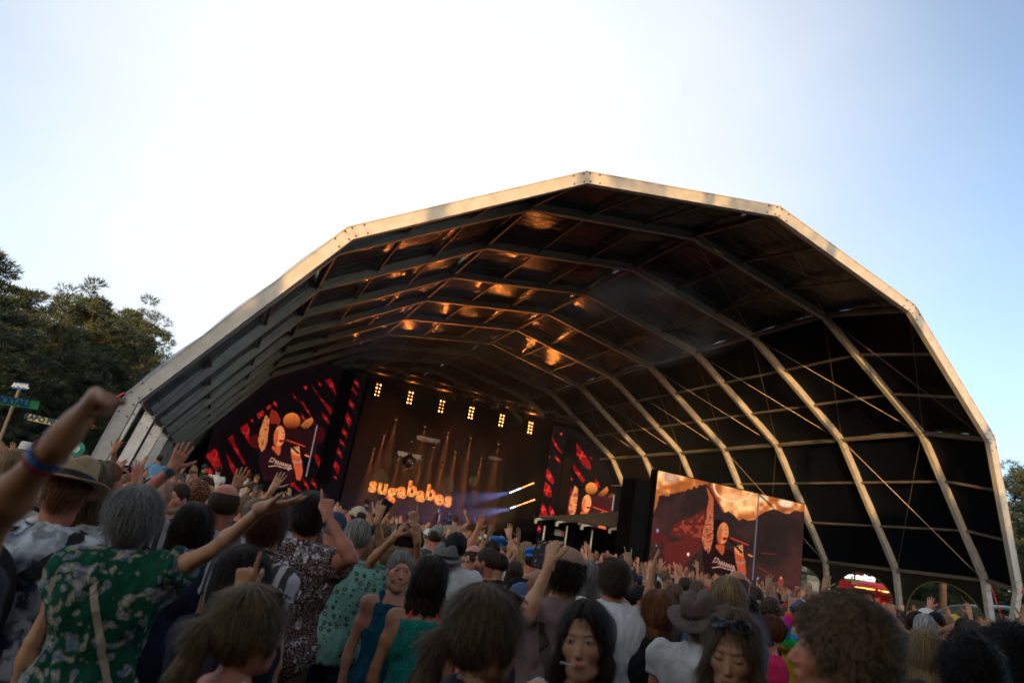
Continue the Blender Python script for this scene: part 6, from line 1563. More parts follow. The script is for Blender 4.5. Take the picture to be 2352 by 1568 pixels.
i = hero('person with short streaked blonde hair holding a phone high with both hands', 897, 1279, 4.9, 3, 'tan', 'blonde', (.55, .45, .42), fem=1, style='crop', thick=.022,
         L_=(905, 1234, 4.6, hd('hold', palm=(.6, .6, 0), pole=(-.8, .1, -.5), fd=(.3, .1, 1))), R_=(958, 1238, 4.6, hd('hold', palm=(-.6, .6, 0), pole=(.8, .1, -.8), fd=(-.3, .1, 1))))
def phone(label, px, py, d, rot, size=(.075, .155), ph=0, lit=(.25, .28, .33), flip=False):
    a = at_d(px, py, d); o = tag(empty('smartphone', a), label, 'phone'); o.rotation_euler = (R(-8), R(rot), face_dir(px, ph))
    w, h_ = size; mb = MB(); mb.box((0, 0, 0), (w, .009, h_)); mb.build('phone_body', mat('phone_black', (.008, .008, .009), .25), o)
    if lit:
        mb = MB(); mb.box((0, -.0052, .0), (w * .9, .001, h_ * .92))
        mb.build('screen', mat('phone_screen_%d_%d' % (px, py), (.02, .02, .02), .2, emit=lit, estr=.6) if 0 else _scr(px, lit), o)
    if flip: mb = MB(); mb.box((0, -.03, -h_ * .9), (w * 1.0, .07, .07)); mb.box((0, -.01, -h_ * .55), (w * .8, .02, .03)); mb.build('clip_grip', mat('phone_black', (0, 0, 0)), o)
    return o
def _scr(px, c):
    m = bpy.data.materials.new('phone_picture'); m.use_nodes = True; n = m.node_tree.nodes; l = m.node_tree.links; b = n['Principled BSDF']; b.inputs['Base Color'].default_value = (.01, .01, .01, 1); b.inputs['Roughness'].default_value = .15
    tcx = n.new('ShaderNodeTexCoord'); t = n.new('ShaderNodeTexNoise'); t.inputs['Scale'].default_value = 90; t.inputs['Detail'].default_value = 2; l.new(tcx.outputs['Object'], t.inputs[0])
    r = n.new('ShaderNodeValToRGB'); r.color_ramp.elements[0].position = .6; r.color_ramp.elements[0].color = (.01, .01, .015, 1); r.color_ramp.elements[1].color = (*c, 1); r.color_ramp.elements[1].position = .9
    l.new(t.outputs[0], r.inputs[0]); l.new(r.outputs[0], b.inputs['Emission Color']); b.inputs['Emission Strength'].default_value = .5; return m
phone('phone on a black clip grip filming sideways above the streaked blonde hair', 932, 1218, 4.62, 92, (.075, .13), lit=(.5, .35, .3), flip=False)
mb = MB(); mb.box((0, 0, 0), (.14, .04, .085)); a = at_d(931, 1241, 4.62); tag(mb.build('camera_grip', mat('phone_black', (0, 0, 0)), None, loc=a), 'black battery grip held under the sideways phone', 'camera'); bpy.context.object
i = hero('woman in yellow top behind the mint shirt lifting a blue-grey phone', 845, 1275, 5.2, 10, 'fair', 'dark blonde', (.5, .42, .15), fem=1, style='long', R_=(868, 1192, 4.9, hd('hold', palm=(0, .9, 0), pole=(.7, .1, -.9), fd=(.15, .1, 1))))
phone('blue-grey back of a phone held high beside the mint shirt', 880, 1170, 4.92, 24, (.075, .15), lit=None)
i = hero('person in blue beret and denim shirt raising a clenched fist', 1141, 1262, 9.5, 12, 'pink', 'blonde', (.15, .19, .42), hat=('beret', (.02, .16, .55)), R_=(1168, 1230, 9.3, hd('fist', pole=(.7, .1, -.9), fd=(.05, .1, 1))), L_=(1210, 1255, 9, hd('open')) if 0 else None)
i = hero('person in blue beret and pale pink t-shirt carrying a black drawstring bag', 1222, 1292, 7.8, -4, 'red', 'dark brown', (.55, .33, .32), hat=('beret', (.02, .16, .55)), armR='hip')
rt = i['root']; bag = tag(empty('drawstring_bag', rt.location, rt.rotation_euler.z), 'black drawstring bag with white capitals on the pink t-shirt', 'bag'); bag.scale = (1,) * 3
S = Shape(); S.ell((-.02, -.20, 1.16), (.135, .055, .15), .05); S.cap((-.12, -.19, 1.03), (.08, -.19, 1.03), .04, .04, .05); S.cap((-.01, -.17, 1.34), (-.01, -.18, 1.28), .02, .05, .04); V, Q = S.mesh(.012)
link('bag_body', to_mesh('bag_body', V, Q, None, [mat('black_nylon', (0, 0, 0))]), None, bag)
for s in (1, -1): strap(bag, i['parts']['shirt'][:2], [(-.01, -.15, 1.36), (.09 * s, -.10, 1.45), (.12 * s, .0, 1.51)], .012, bw, 'cord')
for k, wd in enumerate(('DUTCH', 'TAPE', 'SHOW')): decal(bag, (V, Q), text_mesh(wd, .072, 0, .002), mat('white_print', (.6, .6, .6), .7), -.02, 1.24 - k * .065, -1, 'lettering', 0, bag)
hero('woman with long brown hair in red spotted blouse', 1182, 1318, 7.2, 8, 'fair', 'brown', style='long', fem=1, topmat=pattern('red_dots'), kind='long')
hero('woman with blonde hair in mustard checked top', 1208, 1272, 9.0, 0, 'fair', 'blonde', style='bob', fem=1, topmat=pattern('yellow_check'))
i = hero('sunburnt bald man in front of the pale pink t-shirt', 1238, 1346, 4.7, 0, 'red', 'grey', (.03, .03, .05), style='buzz')
i = hero('young man in brown cap and mauve t-shirt with dark shoulder strap filming with a phone', 1299, 1325, 3.7, 2, 'fair', 'dark brown', (.20, .125, .125), style='curly', thick=.030, loose=.04, hem=.78, hat=('cap', (.30, .165, .10)),
         L_=(1262, 1296, 3.45, hd('hold', palm=(.4, .8, 0), pole=(-.3, .1, -1), fd=(-.1, .1, 1))), armR='down', nstr=3000)
sh_ = i['parts']['shirt'][:2]; rt = i['root']
strap(rt, sh_, [(-.10, .06, 1.49), (-.06, -.10, 1.44), (.02, -.18, 1.2), (.10, -.15, .95)], .055, mat('brown_webbing', (.05, .028, .022), .7), 'bag_strap')
wp = mat('white_print', (.6, .6, .6), .7)
decal(rt, sh_, text_mesh('DUTCH', .13, 0, .008), wp, .0, .98, -1, 'lettering')
for (cx_, cz_, a_, b_) in ((.08, 1.24, .10, .085), (-.05, 1.14, .065, .11)):
    me = bpy.data.meshes.new('print'); vv = [(0, 0, 0)] + [(a_ * r_ * math.cos(t) * (1 + .12 * math.sin(3 * t)), b_ * r_ * math.sin(t), 0) for r_ in (.33, .66, 1) for t in np.linspace(0, 2 * math.pi, 21)[:-1]]
    ff = [(0, 1 + k, 1 + (k + 1) % 20) for k in range(20)] + [(1 + r_ * 20 + k, 1 + (r_ + 1) * 20 + k, 1 + (r_ + 1) * 20 + (k + 1) % 20, 1 + r_ * 20 + (k + 1) % 20) for r_ in range(2) for k in range(20)]
    me.from_pydata(vv, [], ff); decal(rt, sh_, me, wp, cx_, cz_)
phone('black phone held upright showing the stage, above the brown cap', 1241, 1272, 3.5, 6, (.072, .145), lit=(.45, .32, .18))
i = hero('person with neat grey hair and black nape right of the brown cap', 1345, 1338, 4.8, 8, 'tan', 'grey', (.5, .5, .5), style='bob', len=.06, fem=1, armR='clap', armL='clap', thick=.024, nstr=2200)
i = hero('brown-haired man in plain white t-shirt with sunglasses pushed back', 1409, 1336, 4.5, -12, 'red', 'brown', (.66, .64, .64), loose=.04, hem=.80, thick=.020, gl=dict(where='top'), low=(.03, .035, .05), nstr=2600)
i = hero('young woman with long dark hair and a cigarette between her lips', 1343, 1474, 2.35, 192, 'fair', 'dark brown', (.02, .02, .024), fem=1, style='long', locks=1, face='open', brow=(.03, .018, .014), htilt=6, hdown=4, len=.36, kind='tank', nstr=3000)
cg = tag(empty('cigarette', (0, 0, 0)), 'lit cigarette in the mouth of the long-haired young woman', 'cigarette')
cg.matrix_world = i['root'].matrix_world.copy(); mb = MB(); mb.tube([(.012, .098, -.064), (.035, .135, -.052)], .0034, 8); head_mesh(i, mb, 'paper', mat('cig_paper', (.7, .68, .64), .8), cg)
mb = MB(); mb.tube([(.035, .135, -.052), (.047, .155, -.046)], .0035, 8); head_mesh(i, mb, 'tip', mat('cig_white', (.7, .7, .7), .8), cg)
i = hero('blurred brown-blonde woman in half profile with dark glasses pushed into her hair', 1120, 1462, 2.05, 74, 'tan', 'light brown', (.03, .03, .035), fem=1, style='pony', thick=.026, ponyz=-.02, gl=dict(where='top', big=1.1), nstr=4200, hdown=4, face='open')
i = hero('blurred blonde woman with ponytail, white top and sunglasses on her head', 575, 1450, 2.0, 70, 'red', 'dark blonde', (.5, .48, .47), fem=1, style='pony', kind='tank', gl=dict(where='top', big=1.15), nstr=4200, thick=.02, ponyz=.02, face='open')
hero('blurred dark-haired woman with tortoiseshell glasses on her head behind the ponytail', 556, 1345, 2.5, 35, 'tan', 'dark brown', (.012, .014, .025), fem=1, style='long', gl=dict(where='top', frame=(.09, .03, .01), lens=(.03, .02, .015)), nstr=3000, thick=.026, L_=(552, 1375, 2.3, hd('point', fd=(0, 0, 1), pole=(-.5, .5, -1))))
# --- right part
hero('person with bobbed copper-blonde hair in a black t-shirt', 1509, 1410, 4.4, -8, 'red', 'ginger', (.012, .012, .013), style='bob', fem=1, thick=.03, nstr=2400)
i = hero('person in brown leather bush hat and white t-shirt', 1610, 1438, 3.9, 6, 'red', 'grey', (.60, .57, .54), hat=('leather', (.10, .060, .045), (.03, .02, .015)), loose=.04, hem=.78, hdown=-20, htilt=-14, H=1.72)
hero('blonde woman with very straight long hair and sunglasses on top', 1672, 1386, 4.1, 8, 'fair', 'blonde', (.10, .13, .2), style='long', fem=1, gl=dict(where='top'), len=.40, thick=.022, nstr=3000)
hero('tall man with a bald red crown behind the straight blonde hair', 1693, 1352, 5.2, 10, 'red', 'brown', (.03, .035, .05), style='bald')
i = hero('young woman looking down with sunglasses pushed up on light brown hair', 1684, 1497, 2.4, 190, 'fair', 'light brown', (.02, .02, .022), fem=1, style='long', locks=1, face='closed', brow=(.07, .045, .03), gl=dict(where='top', big=1.15), hdown=20, len=.3, nstr=3000, kind='tee')
i = hero('blurred curly-haired man in near left profile, largest head in the picture', 1925, 1480, 1.85, -97, 'red', 'dark blonde', (.012, .012, .013), style='curly', thick=.026, nstr=6000, beard=.45, bcol=(.30, .16, .09), H=1.84, recede=1, face='open')
i = hero('person in rainbow-striped sleeve lifting a cup beside the big screen', 1862, 1418, 5.6, 5, 'pink', 'light brown', (.5, .5, .5), kind='long', topmat=pattern('rainbow'), style='curly',
         L_=(1819, 1402, 5.4, hd('rock', palm=(0, .9, 0), pole=(-.3, .1, -1), fd=(-.05, .1, 1))))
V = i['parts']['shirt'][0]; S0, E_, Wr = i['arms'][-1][:3]
t_ = np.clip(((V - E_) @ (Wr - E_)) / ((Wr - E_) @ (Wr - E_)), -.25, 1); at_ = i['ob']['shirt'].data.attributes.new('band', 'FLOAT', 'POINT'); at_.data.foreach_set('value', ((t_ + .25) / 1.25).astype(np.float32))
a = at_d(1832, 1392, 5.36); o = tag(empty('drink_cup', a), 'white plastic cup in the rainbow-sleeved hand', 'cup'); o.rotation_euler = (0, R(62), 0)
mb = MB(); mb.lathe([(0, -.055), (.032, -.055), (.042, .055), (.044, .057), (.041, .055), (.031, -.05), (0, -.05)], n=18); mb.build('cup_body', mat('cup_navy', (.05, .06, .16), .4), o, True)
mb = MB(); mb.lathe([(.0345, .02), (.0435, .057), (.046, .058), (.046, .052)], n=18); mb.build('rim', mat('cup_white', (.7, .7, .7), .4), o, True)
i = hero('woman with red tied hair, glasses and neon pink top in left profile', 1766, 1455, 5.0, -75, 'pink', 'auburn', (.85, .03, .14), style='bun', fem=1, face='open', gl=dict(where='face', lens=None), thick=.02)
hero('person with thick brown bobbed hair behind the red-haired profile', 1770, 1408, 6.6, 5, 'fair', 'brown', (.05, .04, .04), style='messy', fem=1)
hero('dark curly-haired person in front of the black screen base', 1714, 1405, 6.2, -10, 'brown', 'black', (.02, .02, .03), style='curly')
hero('blonde person between the dark curls and the brown bob', 1741, 1412, 6.9, 4, 'fair', 'blonde', (.25, .22, .2), style='bob', fem=1)
hero('brown-haired man in crisp white shirt below the big screen', 1733, 1378, 7.2, 5, 'red', 'brown', (.62, .62, .62))
hero('man in mid-blue t-shirt with cropped hair below the big screen', 1573, 1350, 8.6, 0, 'red', 'brown', (.06, .15, .36), style='crop')
hero('grey-brown haired man right of the mid-blue t-shirt', 1601, 1362, 7.6, 4, 'fair', 'light brown', (.10, .10, .12))
hero('person with long light brown hair left of the mid-blue t-shirt', 1548, 1372, 7.0, 2, 'fair', 'light brown', (.05, .05, .06), style='long', fem=1)
i = hero('man with undercut topknot in black t-shirt drinking below the screen corner', 1527, 1331, 11, 60, 'tan', 'dark blonde', (.02, .015, .015), style='bun', armR='chin')
hero('man in white t-shirt talking to the topknot man', 1543, 1336, 11.6, -80, 'red', 'brown', (.5, .48, .45), style='bald', gl=dict(where='face'))
hero('woman with blonde-streaked loose hair low at the right', 2130, 1506, 4.2, 12, 'fair', 'blonde', (.03, .03, .03), fem=1, style='long', nstr=3000, thick=.026, R_=(2095, 1440, 2.5, hd('claw', fd=(-.2, .1, 1), pole=(.8, 0, -.7))) if 0 else None)
hero('person with big black hair at the lower right corner', 2235, 1552, 3.3, 5, 'brown', 'black', (.01, .01, .01), style='afro', nstr=2500)
hero('person with huge dark curls at the right picture edge', 2325, 1512, 4.0, 0, 'brown', 'black', (.012, .012, .012), style='afro', nstr=2500)
hero('woman with long dark curly hair and white lace vest', 2222, 1500, 4.3, 5, 'tan', 'dark brown', topmat=pattern('lace'), kind='tank', style='wavy', fem=1, len=.34, nstr=2500)
hero('dark-haired woman in black and white patterned dress', 2272, 1484, 5.2, 8, 'tan', 'black', topmat=pattern('bw_print'), style='bun', fem=1)
hero('man in white t-shirt with dark hair clapping beside the curly head', 2112, 1436, 7.4, 65, 'tan', 'dark brown', (.58, .57, .56), armR='clap', armL='clap', beard=.5)
hero('man in cream shirt with gold chain facing the camera', 2150, 1436, 7.9, 200, 'olive', 'black', (.55, .50, .44), face='open', hdown=12, armR='chin')
hero('man in white t-shirt with grey back print and shaved head', 2176, 1436, 8.2, 5, 'tan', 'dark brown', (.60, .60, .60), style='buzz')
hero('person in white baseball cap among the white t-shirts', 2131, 1420, 9.4, 70, 'pink', 'brown', (.05, .05, .06), hat=('cap', (.65, .63, .60)))
hero('platinum-haired person between two white t-shirts', 2125, 1445, 7.0, 10, 'fair', 'silver', (.6, .55, .5), style='bob', fem=1)
i = hero('woman with white heart-shaped sunglasses and red sports top facing the camera', 2231, 1462, 6.2, 188, 'pink', 'brown', (.55, .02, .05), fem=1, style='pony', face='smile', gl=dict(where='face', frame=(.7, .7, .7), lens=(.02, .01, .01), big=1.2), smile=1)
hero('man in white t-shirt at the far right below the tent leg', 2325, 1466, 7.0, -5, 'brown', 'black', (.55, .55, .55))
hero('person in white t-shirt left of the heart-shaped sunglasses', 2218, 1452, 7.2, 12, 'tan', 'dark brown', (.55, .55, .56), armR='upout')
hero('person in yellow knitted cap far right', 2192, 1428, 10.5, 0, 'tan', 'brown', (.03, .03, .03), hat=('beanie', (.65, .42, .03)))
# --- centre rows
hero('person in black and yellow striped bee hat', 1088, 1248, 13, 3, 'fair', 'blonde', (.2, .18, .1), hat=('beehat', (.7, .5, .05)), style='long', fem=1)
hero('person in small white cap right of the bee hat', 1110, 1243, 14.5, 3, 'tan', 'brown', (.05, .05, .06), hat=('cap', (.65, .65, .62)))
hero('person in dark blue cap beside the floral shirt', 768, 1217, 5.6, 12, 'red', 'grey', topmat=pattern('purple_stripe'), hat=('cap', (.02, .03, .07)))
hero('person in sage green cap with a raised forearm', 1000, 1236, 8.4, 12, 'red', 'brown', (.05, .05, .05), hat=('cap', (.16, .20, .16)), armR='upout')
hero('person in beige baseball cap left of the blue-grey phone', 820, 1192, 8.2, -20, 'pink', 'brown', (.3, .25, .2), hat=('cap', (.45, .36, .26)))
hero('person in white hat among the heads left of the fist', 60, 1048, 8.5, 15, 'pink', 'brown', (.5, .45, .4), hat=('bucket', (.6, .56, .5)))
hero('person in small yellow straw hat right of the second blue beret', 1270, 1254, 13, 0, 'red', 'brown', (.15, .13, .12), hat=('fedora', (.5, .36, .18)))
hero('tan-haired man in brown shirt pointing up near the stage', 1044, 1203, 19, 0, 'tan', 'brown', (.22, .17, .13), R_=(1068, 1180, 19, hd('point', fd=(.2, 0, 1))), fix=.55, H=1.8)
for (px, py, d, dr, c) in ((548, 1092, 4.9, 'a left', (-.25, 0, 1)), (634, 1098, 5.4, 'a second', (.3, 0, 1))):
    pass
hero('person with bushy blonde hair raising one open hand left of the brown updo', 583, 1192, 5.2, 5, 'tan', 'dark blonde', (.45, .43, .40), style='messy', L_=(538, 1124, 4.7, hd('open', fd=(.15, 0, 1), pole=(-.7, 0, -.8))))
hero('person with loose brown hair raising an open hand with spread thumb', 655, 1180, 6.2, 5, 'fair', 'brown', (.5, .45, .43), style='messy', fem=1, L_=(626, 1122, 5.9, hd('open', fd=(.3, 0, 1), pole=(-.7, 0, -.8))))
hero('person in sunglasses holding up a fist left of the video wall', 466, 1122, 7.6, 190, 'tan', 'brown', (.2, .2, .22), gl=dict(where='face'), L_=(447, 1098, 7.4, hd('fist', fd=(0, 0, 1), pole=(-1, 0, -.4))), style='messy')
hero('man reaching up at the foot of the left tent leg', 226, 1078, 8.6, 20, 'tan', 'brown', (.3, .28, .25), R_=(262, 1036, 8.2, hd('open', pole=(.5, 0, -1), fd=(.3, 0, 1))))
hero('dark-haired man with dark sunglasses facing right under the tent edge', 291, 1092, 9.2, 70, 'tan', 'black', (.5, .48, .45), gl=dict(where='face'), R_=(325, 1075, 9, hd('open', pole=(.5, 0, -1), fd=(.3, 0, 1))))
hero('ginger curly-haired person below the lower raised hands', 450, 1142, 6.6, 4, 'pink', 'ginger', (.35, .32, .3), style='curly')
hero('person with dark bun left of the straw hat', 30, 1070, 6.4, 10, 'fair', 'dark blonde', (.3, .25, .24), style='bob', fem=1)
hero('person in beige top filling the gap left of the straw hat', 55, 1130, 4.6, 8, 'tan', 'grey', (.45, .38, .33), style='short', loose=.04)
# --- people on the low riser in front of the left video wall
rz_ = at_y(560, 1130, 26.0)
mb = MB(); mb.box((0, 0, .42), (8.5, 2.2, .84)); tag(mb.build('spectator_riser', black, None, loc=(2.6, 23.6, 0)), 'low black riser with standing people in front of the left video wall', 'platform')
for k, (px, c, lab, st_, f) in enumerate(((365, (.12, .30, .50), 'person in light blue hooded top standing on the riser', 'short', 0), (420, (.1, .09, .08), 'person with loose hair and dark top standing on the riser', 'long', 1), (446, (.25, .22, .2), 'woman in pale skirt top standing on the riser', 'long', 1),
        (470, (.02, .05, .03), 'person in dark green jacket and cap bending on the riser', 'short', 0), (502, (.58, .58, .57), 'person in white t-shirt with their back to us on the riser', 'short', 0), (572, (.40, .43, .46), 'person in pale grey shirt with a black strap on the riser', 'short', 0), (590, (.02, .03, .02), 'person in dark green cap right of the pale grey shirt', 'short', 0))):
    P_ = at_y(px, 1070, 23.6 + .25 * (k % 2)); pxh, pyh = topix([P_.x, P_.y, .84 + 1.75 * .9326 * (.93 if f else 1)])
    P2 = np.array([P_.x, P_.y, .84 + 1.6]); dd = float((P2 - [0, 0, CZ]) @ CF)
    hero(lab, px, pyh, dd, (0, 160, 60, 80, 0, 5, -20)[k], 'tan', ('dark brown', 'brown', 'blonde', 'black')[k % 4], c, style=st_, fem=f, fix=.84, H=1.66 if f else 1.76, res='mid', hat=('cap', (.02, .03, .03)) if k in (0, 3, 6) else None)

# ---------------------------------------------------------------- band on the stage
def on_stage(label, px, Y, phi, skin, hair, top, cat='person', H=1.72, **k):
    P_ = at_y(px, 1180, Y); pyh = topix([P_.x, P_.y, 1.9 + H * .9326])[1]; dd = float((np.array([P_.x, P_.y, 1.9 + H * .9326]) - [0, 0, CZ]) @ CF)
    return hero(label, px, pyh, dd, phi, skin, hair, top, fix=1.9, H=H, res='mid', **k)
on_stage('singer in white top and brown skirt at the front edge of the stage', 1107, 51.2, 150, 'tan', 'auburn', (.55, .38, .3), fem=1, style='long', armR='chin', low=(.15, .08, .04))
g1 = on_stage('guitarist in dark clothes under the letter s', 845, 60, 170, 'tan', 'black', (.03, .02, .02), armR='guitar', armL='neck', H=1.8)
g2 = on_stage('bass player in black left of the right-hand microphone stand', 1034, 60, 185, 'tan', 'black', (.015, .015, .015), armR='guitar', armL='neck', H=1.85)
on_stage('singer in red dress left of the drum kit', 874, 56, 170, 'tan', 'dark brown', (.35, .03, .02), fem=1, style='long', armR='chin', kind='dress')
on_stage('singer in brown fringed top right of the drum kit', 1006, 56, 190, 'tan', 'dark brown', (.20, .08, .03), fem=1, style='long', armR='chin', low=(.3, .1, .04))
drm = on_stage('drummer seated behind the drum kit', 952, 60.5, 180, 'tan', 'brown', (.1, .04, .03), armR='front', armL='front', H=1.6)
for gi, lab in ((g1, 'pale-bodied electric guitar under the glowing letters'), (g2, 'dark bass guitar of the player in black')):
    rt = gi['root']; o = tag(empty('electric_guitar', rt.location, rt.rotation_euler.z), lab, 'guitar')
    S = Shape(); S.ell((.10, .19, 1.0), (.17, .03, .13), .03); S.ell((-.06, .19, 1.04), (.12, .03, .10), .03); V, Q = S.mesh(.014); link('guitar_body', to_mesh('guitar_body', V, Q, None, [mat('guitar_%s' % lab[:4], (.5, .42, .34) if lab[0] == 'p' else (.05, .02, .02), .3)]), None, o)
    mb = MB(); mb.bar((-.1, .2, 1.06), (-.72, .24, 1.32), .045, .02); mb.box((-.78, .245, 1.345), (.14, .02, .07)); mb.build('neck', mat('guitar_neck', (.2, .11, .06), .4), o)
dk = tag(empty('drum_kit', (at_y(945, 1180, 59.2).x, 59.2, 1.9)), 'glinting drum kit in the middle of the stage', 'drums')
chrome = mat('chrome', (.6, .6, .6), .15, 1); shell = mat('drum_shell', (.12, .03, .02), .3); skn = mat('drum_skin', (.4, .36, .33), .5)
for (x, y, z, r, h_, ax) in ((0, 0, .30, .30, .40, 'y'), (-.32, -.1, .75, .17, .22, 'z'), (.12, -.15, .8, .16, .2, 'z'), (.72, .1, .42, .22, .4, 'z'), (-.75, .15, .55, .18, .15, 'z'), (1.2, .0, .4, .2, .36, 'z'), (-1.15, 0, .5, .2, .3, 'z')):
    Rt = Matrix.Rotation(R(90), 3, 'X') if ax == 'y' else Matrix.Rotation(R(15), 3, 'X'); mb = MB(); mb.lathe([(r, -h_ / 2), (r, h_ / 2)], c=(x, y, z), rot=Rt, n=20); d_ = mb.build('drum', shell, dk)
    mb = MB(); mb.lathe([(0, h_ / 2 + .002), (r, h_ / 2 + .002)], c=(x, y, z), rot=Rt, n=20); mb.lathe([(0, -h_ / 2 - .002), (r, -h_ / 2 - .002)], c=(x, y, z), rot=Rt, n=20); mb.build('drum_head', skn, d_)
    for e in (-1, 1): mb = MB(); mb.lathe([(r + .01, e * h_ / 2 - .015), (r + .012, e * h_ / 2 + .015)], c=(x, y, z), rot=Rt, n=20); mb.build('hoop', chrome, d_)
for (x, z) in ((-1.0, 1.25), (-.45, 1.4), (.4, 1.4), (.95, 1.3), (1.5, 1.15), (-1.5, 1.1)):
    mb = MB(); mb.lathe([(0, .03), (.05, .02), (.24, 0), (.0, .0)], c=(x, .1, z), rot=Matrix.Rotation(R(20), 3, 'X'), n=20); c_ = mb.build('cymbal', mat('cymbal_brass', (.6, .42, .18), .2, 1), dk); mb = MB(); mb.tube([(x, .12, 0), (x, .1, z)], .014, 5); mb.build('stand', chrome, c_)
for px, Y, lab in ((1032, 53, 'silver microphone stand at the stage front left of the singer'), (1066, 55, 'dark microphone stand with a hanging cable'), (862, 55, 'thin microphone stand under the second letter')):
    a = at_y(px, 1180, Y); o = tag(empty('microphone_stand', (a.x, a.y, 1.9)), lab, 'stand')
    mb = MB(); mb.tube([(0, 0, .02), (0, 0, 1.5)], .02, 6); mb.lathe([(0, .03), (.16, .02), (.16, 0)], n=14); mb.build('pole', chrome, o); mb = MB(); mb.tube([(0, 0, 1.5), (0, -.18, 1.6)], [.018, .03], 8); mb.build('microphone', black, o)
a = at_y(1036, 1192, 58.5); o = tag(empty('keyboard', (a.x, a.y, 1.9)), 'keyboard on a stand at the right of the band', 'keyboard'); mb = MB(); mb.box((0, 0, .95), (1.4, .35, .12)); mb.build('keys_case', black, o); mb = MB(); mb.bar((-.5, 0, 0), (.5, 0, .9), .05); mb.bar((.5, .04, 0), (-.5, .04, .9), .05); mb.build('stand', steel, o)
# ---------------------------------------------------------------- the rest of the crowd: copies of a set of people, each its own object
rs = np.random.RandomState(11)
POSES = [('arms down', 'down', 'down'), ('right arm up', 'up', 'down'), ('both hands up', 'upout', 'upout'), ('clapping', 'clap', 'clap'), ('pointing up', 'pointup', 'down'), ('left fist raised', 'down', 'fistup'),
         ('waving', 'down', 'wave'), ('hands at chin', 'chin', 'chin'), ('left arm up', 'down', 'up'), ('making a horn sign', 'rock', 'down'), ('both arms high', 'up', 'up'), ('reaching forward', 'reach', 'down'), ('filming with a phone', 'phoneup', 'down')]
STY = [('short', 0), ('crop', 0), ('messy', 0), ('bald', 0), ('curly', 0), ('long', 1), ('bob', 1), ('pony', 1), ('bun', 1), ('wavy', 1), ('short', 0), ('long', 1)]
PROTO = []
for k in range(27):
    ps = POSES[12] if k > 23 else POSES[k % 12] if k < 12 else POSES[(k * 5) % 12]; st, fem = STY[(k * 7) % 12]
    prm = dict(H=1.66 if fem else 1.77, fem=fem, hair=st, armR=ps[1], armL=ps[2], top=('tank' if fem and k % 3 == 0 else 'tee'), belly=.4 if (not fem and k % 4 == 0) else 0, hyaw=rs.uniform(-20, 20), seed=k, hdown=rs.uniform(-8, 8))
    parts, info = make_person(prm, 'mid' if k < 24 else 'far')
    ms = {}
    for nm, (V, Q, col) in parts.items():
        me = to_mesh(nm, V, Q, col, [SKIN_M if nm == 'body' else HAIR_M if nm == 'hair' else CLOTH_M])
        if nm == 'hair': flow_attr(me, info['hairflow'])
        ms[nm] = me
    hatm = None
    if st in ('short', 'crop', 'bald'):
        tmp = empty('tmp', (0, 0, 0)); info['near'] = False; add_hat(tmp, info, 'cap', (.3, .3, .3)); ho = tmp.children[0]; hatm = ho.data; bpy.data.objects.remove(ho); bpy.data.objects.remove(tmp); hatm.materials.clear(); hatm.materials.append(CLOTH_M)
    wr = info['arms'][1][2] + np.array([0, .02, .085])
    PROTO.append((ps[0], st, fem, prm, ms, hatm, wr))
TOPS = {'black': (.012, .012, .013), 'white': (.60, .59, .57), 'navy': (.015, .025, .06), 'grey': (.18, .18, .18), 'dark red': (.22, .02, .025), 'olive': (.09, .10, .05), 'pale blue': (.25, .36, .48), 'pink': (.5, .22, .26), 'beige': (.40, .32, .24),
        'denim blue': (.08, .13, .24), 'cream': (.52, .47, .38), 'mustard': (.42, .26, .04), 'forest green': (.02, .09, .05), 'charcoal': (.04, .04, .045), 'lilac': (.30, .24, .42), 'orange': (.6, .16, .03)}
TW = np.array([.22, .20, .07, .08, .04, .03, .06, .04, .07, .05, .06, .02, .02, .06, .02, .02]); TW = TW / TW.sum()
ADJ = {'short': 'short', 'crop': 'cropped', 'messy': 'tousled', 'bald': 'balding', 'curly': 'curly', 'long': 'long', 'bob': 'bobbed', 'pony': 'ponytailed', 'bun': 'pinned-up', 'wavy': 'wavy'}
LANDM = [(-40, 'at the far left'), (60, 'below the green sign'), (150, 'below the yellow sign'), (230, 'at the tent strap'), (330, 'before the tent legs'), (430, 'by the tent corner'), (540, 'below the red shards'), (650, 'by the video wall'), (740, 'by the floral shirt'), (830, 'below the first letters'),
         (930, 'below the glowing lettering'), (1030, 'below the last letters'), (1120, 'before the stage singer'), (1210, 'left of the canopy'), (1300, 'below the canopy'), (1400, 'right of the canopy'), (1480, 'at the screen edge'), (1600, 'below the screen'), (1740, 'under the screen'),
         (1850, 'right of the screen'), (1950, 'near the red bar'), (2060, 'by the container'), (2160, 'below the curved roof'), (2250, 'by the red tent strap'), (2400, 'at the right tent leg')]
used = set(); people = []; PH = None
HP = np.array([.10, .20, .22, .12, .12, .10, .04, .06, .02, .02]); HP = HP / HP.sum()
def blocked(x, y):
    return (15.5 < x < 30 and 26.6 < y < 36) or (-2 < x < 7.5 and 22 < y < 25.2) or (x - CX) ** 2 > 20.8 ** 2 and y > 21 and x > 0 or any(abs(x - CX - s * 20.1) < .8 and any(abs(y - (TD + 5 * k)) < .5 for k in range(0, 8)) for s in (-1, 1)) or y > 49.5
cand = []
gx = np.arange(-30, 40, .70); gy = np.arange(.8, 49, .72)
for yy in gy:
    for xx in gx:
        x, y = xx + rs.uniform(-.24, .24) + (int(yy / .72) % 2) * .35, yy + rs.uniform(-.22, .22)
        d = float(np.array([x, y, 1.7 - CZ]) @ CF)
        if d < 4.0 or blocked(x, y): continue
        px, py = topix([x, y, 1.62])
        if px < -60 or px > 2420 or py > 1640: continue
        cand.append((d, x, y, float(px), float(py)))
cand.sort()
P2 = np.array(PLACED)
sel = []
